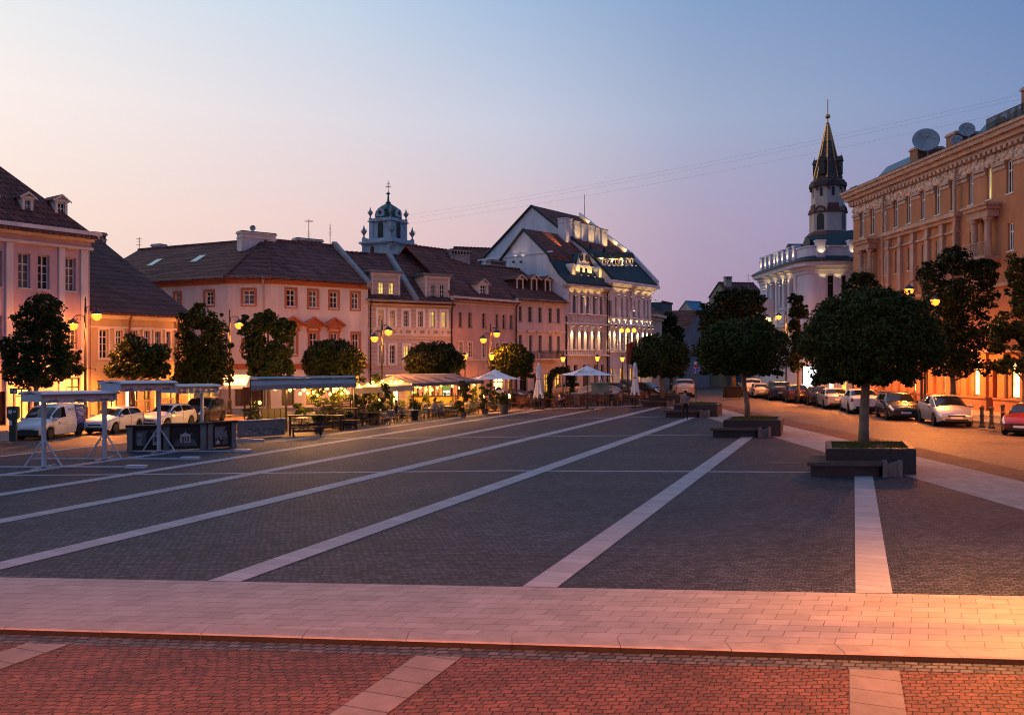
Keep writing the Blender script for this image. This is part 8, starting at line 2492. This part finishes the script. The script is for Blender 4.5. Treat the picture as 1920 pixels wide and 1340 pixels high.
# ---- lattice screens by the ochre house
for lab, px, Y in (('yellow lit lattice screen in front of the low ochre house', 252, 50.5), ('second lattice screen, right of the yellow lit one', 297, 53)):
    t = thing('lattice_screen', lab, 'screen', (gx(px, Y), Y, .12), R(40), 'lattice screens on the west pavement')
    q = MB(); w, h = .9, 1.05
    for i in range(7):
        q.box(w * i / 7 + .04, w * i / 7 + .075, 0, .015, .1, h); q.box(.0, w, .016, .03, .1 + (h - .1) * i / 7, .135 + (h - .1) * i / 7)
    q.build('lattice', m_p2, t); q = MB(); q.box(-.05, 0, -.02, .05, 0, h + .1); q.box(w, w + .05, -.02, .05, 0, h + .1); q.box(0, w, -.02, .05, h, h + .1); q.build('frame', m_p2, t)
# ---- signs, meter, bollards
m_sgb = mat('sign_blue', (0.015, 0.025, 0.30), .4, .08, 3); m_sgw = mat('sign_face_white', (0.6, 0.6, 0.6), .5, .05, 3)
m_sgr = mat('sign_red', (0.35, 0.03, 0.02), .5, .08, 3)
x, y = gp(1304, 765); Ys = 62.0
sg = thing('street_sign', 'blue rectangular traffic sign with a white border on a thin post near the standing man', 'sign', (gx(1305, Ys), Ys, 0), R(-4))
q = MB(); q.cyl((0, 0, 0), (0, 0, zz(676, Ys)), .03, n=7); q.build('post', m_iron, sg)
z0, z1 = zz(700, Ys), zz(689, Ys); w = .22
q = MB(); q.box(-w, w, -.05, -.03, z0, z1); sf = q.build('sign_plate', m_sgb, sg)
q = MB(); e = .02
for a in ((-w, -w + e, z0, z1), (w - e, w, z0, z1), (-w + e, w - e, z0, z0 + e), (-w + e, w - e, z1 - e, z1), (-w * .38, -w * .22, z0 + e, z1 - e)): q.box(a[0], a[1], -.054, -.0505, a[2], a[3])
for k in range(12):
    a, b = 2 * math.pi * k / 12, 2 * math.pi * (k + 1) / 12; cz = (z0 + z1) / 2; cx_ = w * .42
    if k in (5, 6): continue
    q.face([(cx_ + .095 * math.cos(a), -.052, cz + .095 * math.sin(a)), (cx_ + .095 * math.cos(b), -.052, cz + .095 * math.sin(b)), (cx_ + .07 * math.cos(b), -.052, cz + .07 * math.sin(b)), (cx_ + .07 * math.cos(a), -.052, cz + .07 * math.sin(a))])
q.build('sign_mark', m_sgw, sf)
q = MB(); q.box(-.13, .13, -.05, -.03, zz(688.2, Ys), zz(683.5, Ys)); q.build('red_plate', m_sgr, sg)
q = MB(); q.cyl((-.05, -.05, zz(680.5, Ys)), (-.05, -.03, zz(680.5, Ys)), .10, n=16); q.build('round_plate', m_sgw, sg)
x, y = gp(22, 822); 
sg = thing('parking_sign', 'small white parking sign with the letter P on a post at the left edge', 'sign', (x + .1, y, .12))
q = MB(); q.cyl((0, 0, 0), (0, 0, zz(728, y) - .12), .03, n=7); q.build('post', m_iron, sg)
z0, z1 = zz(738, y) - .12, zz(728, y) - .12
q = MB(); q.box(-.16, .17, -.05, -.03, z0, z1); sf = q.build('sign_plate', mat('sign_grey', (0.10, 0.09, 0.085), .5, .1, 4), sg)
text_mesh('lettering', 'P', .24, m_sgw, sf, (-.07, -.052, (z0 + z1) / 2), (R(90), 0, 0), .002)
q = MB(); q.box(.03, .13, -.054, -.0505, z0 + .05, z0 + .12); q.box(.04, .06, -.054, -.0505, z0 + .12, z0 + .17); q.box(.10, .12, -.054, -.0505, z0 + .12, z0 + .17); q.build('sign_mark', m_sgw, sf)
pm = thing('parking_meter', 'dark green parking meter on the pavement beside the van', 'parking meter', (*gp(25, 827, .12), .12), R(10))
q = MB(); q.box(-.13, .13, -.1, .1, 0, .95); q.box(-.17, .17, -.13, .13, .95, 1.0); q.box(-.21, .21, -.14, .14, 1.0, 1.42); q.prism([(-.14, 1.42), (.14, 1.42), (.10, 1.50), (-.14, 1.50)], -.21, .21, axis='x'); q.build('cabinet', mat('meter_green', (0.03, 0.045, 0.035), .5, .2, 4), pm)
q = MB(); q.box(-.14, .0, -.146, -.141, 1.2, 1.36); q.box(-.13, -.02, -.106, -.101, .7, .9); q.box(.05, .15, -.146, -.141, 1.26, 1.32); q.build('panel', m_sgw, pm)
GBo = 'bollards on the east kerb'
def bollard(label, x, y):
    t = thing('bollard', label, 'bollard', (x, y, 0.11), 0, GBo)
    q = MB(); q.lathe([(.17, 0), (.17, .06), (.13, .12), (.10, .2), (.085, .55), (.10, .62), (.10, .66), (.085, .70), (.09, .95), (.12, 1.0), (.12, 1.05), (.08, 1.10), (.03, 1.13)], (0, 0, 0), 12); q.build('bollard_post', m_iron, t, smooth=False)
bollard('black bollard just right of the silver liftback', *gp(1841, 805)); bollard('black bollard between the silver liftback and the dark red hatchback', *gp(1859, 807)); bollard('black bollard half hidden behind the dark red hatchback', gx(1880, 46.5), 46.5)
for i, px in enumerate((1386, 1392, 1398.5, 1405)): 
    Yb = 90 - i * 1.0
    put(bpy.data.objects['bollard_post'].data, 'bollard', 'thin dark bollard in the row left of the white SUV', 'bollard', 'far bollards', gx(px, Yb), Yb, 0, 1.0)
bn = thing('waste_bin', 'dark square waste bin at the mouth of the street behind the middle planter', 'bin', (gx(1373, 81), 81, 0), R(8))
q = MB(); q.box(-.75, .75, -.4, .4, .1, 1.1); q.build('bin_body', m_wood_d, bn); q = MB(); q.box(-.8, .8, -.45, .45, 1.1, 1.18); q.build('bin_lid', m_dark, bn)
q = MB()
for i in range(9): q.box(-.72 + .165 * i, -.66 + .165 * i, -.43, -.4, .12, 1.09)
q.build('slat', m_dark, bn)
bs = thing('backlit_sign', 'white backlit poster display between the parked cars and the round cornered house', 'display', (gx(1518, 80.5), 80.5, .12), R(4))
q = MB(); q.box(-.72, .66, -.1, .1, .3, 3.0); q.box(-.5, .5, -.3, .3, 0, .3); q.build('case', m_dark, bs)
q = MB(); q.box(-.66, .60, -.115, -.101, .4, 2.94); q.build('screen', emit('screen_white', (0.95, 1.0, 1.0, 1), 3.2, True), bs)
# ---- stone blocks beside the sign post
for lab, px, py, w, h in (('pale rounded stone block left of the sign post', 1297, 768, 18, 14), ('pale rounded stone block right of the sign post', 1308, 767, 12, 12)):
    x, y = gx(px, 60.5), 60.5
    t = tag(None, None) if False else thing('stone_block', lab, 'stone', (x, y, 0), 0, 'stone blocks by the sign')
    q = MB(); a, hh = w / F * y / 2, h / F * y
    q.prism([(-a, 0), (a, 0), (a, hh * .7), (a * .8, hh * .93), (a * .4, hh), (-a * .5, hh), (-a * .9, hh * .85)], -.25, .25); q.build('block', m_cream, t)
# ---- overhead wires between the two sides
def wire(label, pts, r=.0042):
    q = MB(); path = []
    for k in range(25):
        t_ = k / 24
        p = Vector(pts[0]) * (1 - t_) + Vector(pts[1]) * t_
        p.z -= pts[2] * 4 * t_ * (1 - t_)
        path.append(p)
    q.tube(path, r, 4); tag(q.build('overhead_wire', m_wire), label, 'wire', 'wires over the square')
m_wire = mat('wire_grey', (0.10, 0.09, 0.10), .6, .1, 2)
for i, (ya, yb) in enumerate(((398, 178), (408, 186), (420, 206))):
    wire(('thin wire strung over the square, upper one of three', 'thin wire strung over the square, middle one of three', 'thin wire strung over the square, lowest of three')[i], [T(760 - 20 * i, ya + 6, 78), T(1912, yb, 55), .5])
# antennas on the roofs
def antenna(label, px, yt, yb, Y, bars):
    t = thing('roof_antenna', label, 'antenna', (gx(px, Y), Y, 0), R(rnd.uniform(-20, 20)), 'antennas on the western roofs')
    q = MB(); q.cyl((0, 0, zz(yb, Y)), (0, 0, zz(yt, Y)), .028, n=5); q.build('mast', m_stone, t)
    q = MB()
    for z, w in bars: q.box(-w, w, -.012, .012, zz(z, Y), zz(z, Y) + .03)
    q.build('crossbar', m_stone, t)
antenna('stubby aerial with three arms on the roof left of the skylights', 261, 445, 480, 67, [(448, .28), (453, .22), (459, .3)])
antenna('tall thin aerial right of the striped chimney', 579, 411, 452, 70, [(414, .35), (416, .3), (436, .12), (440, .14), (444, .12)])
antenna('thin whip aerial beside the party wall', 619, 420, 470, 71, [(430, .1), (436, .16), (440, .14)])
antenna('aerial on the house with the dark flat ridge', 1403, 512, 545, 118, [(518, .6), (524, .4)])
for px, py, Y in ((474.5, 428, 66.5),):
    t = thing('roof_dish', 'small satellite dish standing on the wide white chimney', 'satellite dish', (gx(px, Y), Y, zz(py, Y)), 0)
    q = MB(); q.lathe([(.02, 0), (.15, .03), (.23, .09), (.22, .10), (.14, .05), (.02, .02)], (0, 0, 0), 16); q.v = [(a, -c + .0, b) for a, b, c in q.v]; q.build('bowl', m_dish, t); q = MB(); q.cyl((0, .02, -.42), (0, .02, 0), .02, n=5); q.build('mast', m_stone, t)
t = thing('roof_dish', 'large pale satellite dish on the roof below the bell tower', 'satellite dish', (gx(740, 77), 77, zz(467, 77)), R(-15))
q = MB(); r = .5
q.lathe([(.02, 0), (r * .6, .06), (r, .18), (r * .97, .2), (r * .6, .09), (.02, .04)], (0, 0, 0), 20); q.v = [(a, -c, b) for a, b, c in q.v]; q.build('bowl', m_dish, t); q = MB(); q.cyl((0, .05, -1.4), (0, .05, 0), .04, n=5); q.build('mast', m_stone, t)
# ================================================================= PEOPLE
m_skin = mat('skin', (0.42, 0.24, 0.17), .6, .08, 6)
m_hair = mat('hair_dark', (0.025, 0.018, 0.014), .7, .2, 20)
def skin_body(name, J, E, rad, root_i, mats, pick):
    """one continuous surface grown over a skeleton: J joints, E bones, rad radii"""
    me = bpy.data.meshes.new(name)
    me.from_pydata(J, E, [])
    o = bpy.data.objects.new(name, me); COL.objects.link(o)
    sk = o.modifiers.new('skin', 'SKIN')
    sk.use_smooth_shade = True
    lay = me.skin_vertices[0].data if me.skin_vertices else None
    if lay is None:
        bm = bmesh.new(); bm.from_mesh(me); bm.verts.layers.skin.verify(); bm.to_mesh(me); bm.free(); lay = me.skin_vertices[0].data
    for i, r in enumerate(rad):
        lay[i].radius = (r, r) if not isinstance(r, tuple) else r
        lay[i].use_root = (i == root_i)
    ss = o.modifiers.new('sub', 'SUBSURF'); ss.levels = 1; ss.render_levels = 1
    dg = bpy.context.evaluated_depsgraph_get()
    m2 = bpy.data.meshes.new_from_object(o.evaluated_get(dg))
    bpy.data.objects.remove(o)
    m2.materials.clear()
    for m in mats: m2.materials.append(m)
    for p in m2.polygons: p.material_index = pick(p.center); p.use_smooth = True
    return m2
def figure(kind):
    J, E, rad = [], [], []
    def j(p, r, par=None):
        J.append(p); rad.append(r)
        if par is not None: E.append((par, len(J) - 1))
        return len(J) - 1
    sit = kind != 'stand'
    hz = .50 if sit else .93
    pel = j((0, 0, hz), (.15, .12))
    wst = j((0, .01 if not sit else .03, hz + .18), (.135, .105), pel)
    che = j((0, .0 if not sit else .0, hz + .38), (.165, .12), wst)
    nb = j((0, -.01, hz + .52), .065, che)
    nk = j((0, -.02, hz + .58), .055, nb)
    hd = j((0, -.035, hz + .66), .085, nk)
    tp = j((0, -.035, hz + .76), .075, hd)
    for s in (-1, 1):
        if sit:
            hp = j((s * .10, -.05, hz - .02), .095, pel); kn = j((s * .13, -.46, hz - .01), .065, hp); an = j((s * .13, -.44, .09), .042, kn); to = j((s * .14, -.60, .04), .035, an)
        else:
            hp = j((s * .10, 0, hz - .08), .095, pel); kn = j((s * .11, -.03, .50), .065, hp); an = j((s * .11, .02, .09), .042, kn); to = j((s * .13, -.15, .035), .036, an)
        sh = j((s * .19, 0, hz + .45), .062, che)
        if sit: el = j((s * .25, -.12, hz + .20), .043, sh); wr = j((s * .14, -.34, hz + .26), .030, el); dirv = Vector((-s * .3, -1, .05))
        else: el = j((s * .27, -.02, hz + .17), .043, sh); wr = j((s * .22, -.18, hz + .03), .030, el); dirv = Vector((-s * .2, -.6, -.6))
        dirv.normalize(); b = Vector(J[wr]); sd = dirv.cross(Vector((0, 0, 1))).normalized(); dn = sd.cross(dirv)
        pal = j(tuple(b + dirv * .07), (.034, .018), wr)
        for k, ln in enumerate((.060, .070, .064, .048)):
            o_ = (k - 1.5) * .019
            f1 = j(tuple(b + dirv * .105 + sd * o_), .009, pal)
            f2 = j(tuple(b + dirv * (.105 + ln * .55) + sd * o_ * 1.1 - dn * .010), .0085, f1)
            j(tuple(b + dirv * (.105 + ln * .9) + sd * o_ * 1.1 - dn * .030), .007, f2)
        th = j(tuple(b + dirv * .05 - sd * s * .034), .010, pal); j(tuple(b + dirv * .085 - sd * s * .050 - dn * .01), .008, th)
    return J, E, rad, pel, hz
def person(label, kind, x, y, rz, shirt, trouser, sc=1.0, group=None, hair=None, z=0.0):
    J, E, rad, pel, hz = figure(kind)
    sit = kind != 'stand'
    def pick(c):
        if c.z > hz + .535: return 2
        if abs(c.x) > .15 and ((c.y < -.20 and c.z > hz + .1) if sit else (c.z < hz + .26 and c.z > hz - .2 and (c.y < -.0 or abs(c.x) > .22))): return 2
        if c.z < .075: return 3
        if sit: return 1 if (c.z < hz + .09) else 0
        return 1 if c.z < hz + .02 else 0
    me = skin_body('person', J, E, rad, pel, [shirt, trouser, m_skin, m_dark], pick)
    o = bpy.data.objects.new('person', me); COL.objects.link(o)
    o.location, o.rotation_euler, o.scale = (x, y, z), (0, 0, rz), (sc,) * 3
    tag(o, label, 'person', group)
    q = MB(); c = Vector((0, -.035, hz + .72))
    q.lathe([(.092, -.05), (.104, .0), (.10, .05), (.075, .09), (.02, .108)], tuple(c + Vector((0, .014, 0))), 12); q.build('hair', hair or m_hair, o, smooth=True)
    q = MB()
    q.face([(-.012, -.122, hz + .675), (.012, -.122, hz + .675), (0, -.148, hz + .668), ]); q.face([(-.012, -.122, hz + .71), (.012, -.122, hz + .71), (0, -.146, hz + .67)])
    for s in (-1, 1): q.cyl((s * .034, -.105, hz + .705), (s * .034, -.122, hz + .705), .011, n=6, mi=1); q.lathe([(.012, -.02), (.02, 0), (.012, .025)], (s * .092, -.03, hz + .69), 6)
    q.box(-.024, .024, -.122, -.110, hz + .638, hz + .646, 1)
    q.build('face_features', [m_skin, m_dark], o)
    return o
cl = {k: mat('cloth_' + k, c, .9, .12, 6, fine=40) for k, c in dict(grey=(0.16, 0.155, 0.165), black=(0.014, 0.014, 0.016), white=(0.50, 0.46, 0.44), red=(0.25, 0.04, 0.025), blue=(0.05, 0.07, 0.12), jeans=(0.03, 0.04, 0.07), beige=(0.34, 0.22, 0.14)).items()}
x, y = gp(1285, 786.5)
person('standing man in a grey T-shirt and dark trousers beside the treeless planter', 'stand', x, y, R(172), cl['grey'], cl['black'], 1.02)
def sit(label, px, py, face, a, b, hair=None, sc=.92):
    x, y = gp(px, py)
    if x - .4 * y > LE - .6 and px < 940: x = LE - .6 + .4 * y
    person(label, 'sit', x, y, R(face), cl[a], cl[b], sc, 'people sitting on the terrace', hair)
m_fair = mat('hair_fair', (0.22, 0.12, 0.05), .7, .2, 20)
sit('seated person in black facing right in front of the ochre bar', 816, 779, 75, 'black', 'jeans')
sit('seated person in a red top with fair hair in front of the bar', 853, 777, -80, 'red', 'black', m_fair)
sit('seated person in pale grey at the bistro tables', 865, 784, 160, 'grey', 'jeans')
sit('seated person in blue at the right end of the bistro tables', 893, 778, 60, 'blue', 'black')
sit('seated person in a white shirt at the rattan tables', 1049, 763.5, 90, 'white', 'black', m_fair)
sit('seated person in black across from the white shirt', 1063, 763, -90, 'black', 'jeans')
sit('seated person in dark clothes below the open parasol with gold script', 1146, 761, 40, 'black', 'black')
sit('seated person in dark blue with back to the square at the rattan tables', 1008, 765.5, 170, 'blue', 'black')
sit('seated person in pale grey near the tall folded parasol', 992, 763, -60, 'grey', 'jeans')
sit('seated person in red at the far end of the rattan tables', 1206, 757.5, 100, 'red', 'jeans')
sit('seated person in black at the first bistro table of the tent', 742, 787, 120, 'black', 'black')
sit('seated person in beige among the bistro chairs', 770, 783, -100, 'beige', 'jeans')
sit('seated person in beige leaning at the right rattan tables', 1164, 760.5, -70, 'beige', 'beige')
x, y = gp(933, 770)
person('waiter in black standing left of the candle lit tables', 'stand', x - .3, y + 1.5, R(60), cl['black'], cl['black'], .98)
# candle lanterns on the terrace
for lab, px, py, Y in (('glowing candle lantern on a post left of the parasol pole', 907, 744, 60), ('glowing candle lantern at the corner of the rattan tables', 955, 742, 61.5), ('glowing heater lamp behind the low barrier panels', 478, 757, 48)):
    t = thing('candle_lantern', lab, 'lantern', (gx(px, Y), Y, 0), 0, 'candle lanterns on the terrace')
    z = zz(py, Y)
    q = MB(); q.lathe([(.05, z - .14), (.055, z), (.035, z + .12), (.01, z + .16)], (0, 0, 0), 8); q.build('flame', glow('flame_glow', (1.0, .36, .07, 1), 120), t)
    q = MB(); q.cyl((0, 0, 0), (0, 0, z - .15), .025, n=6); q.lathe([(.09, z - .17), (.09, z - .14)], (0, 0, 0), 8); q.build('stand', m_iron, t)
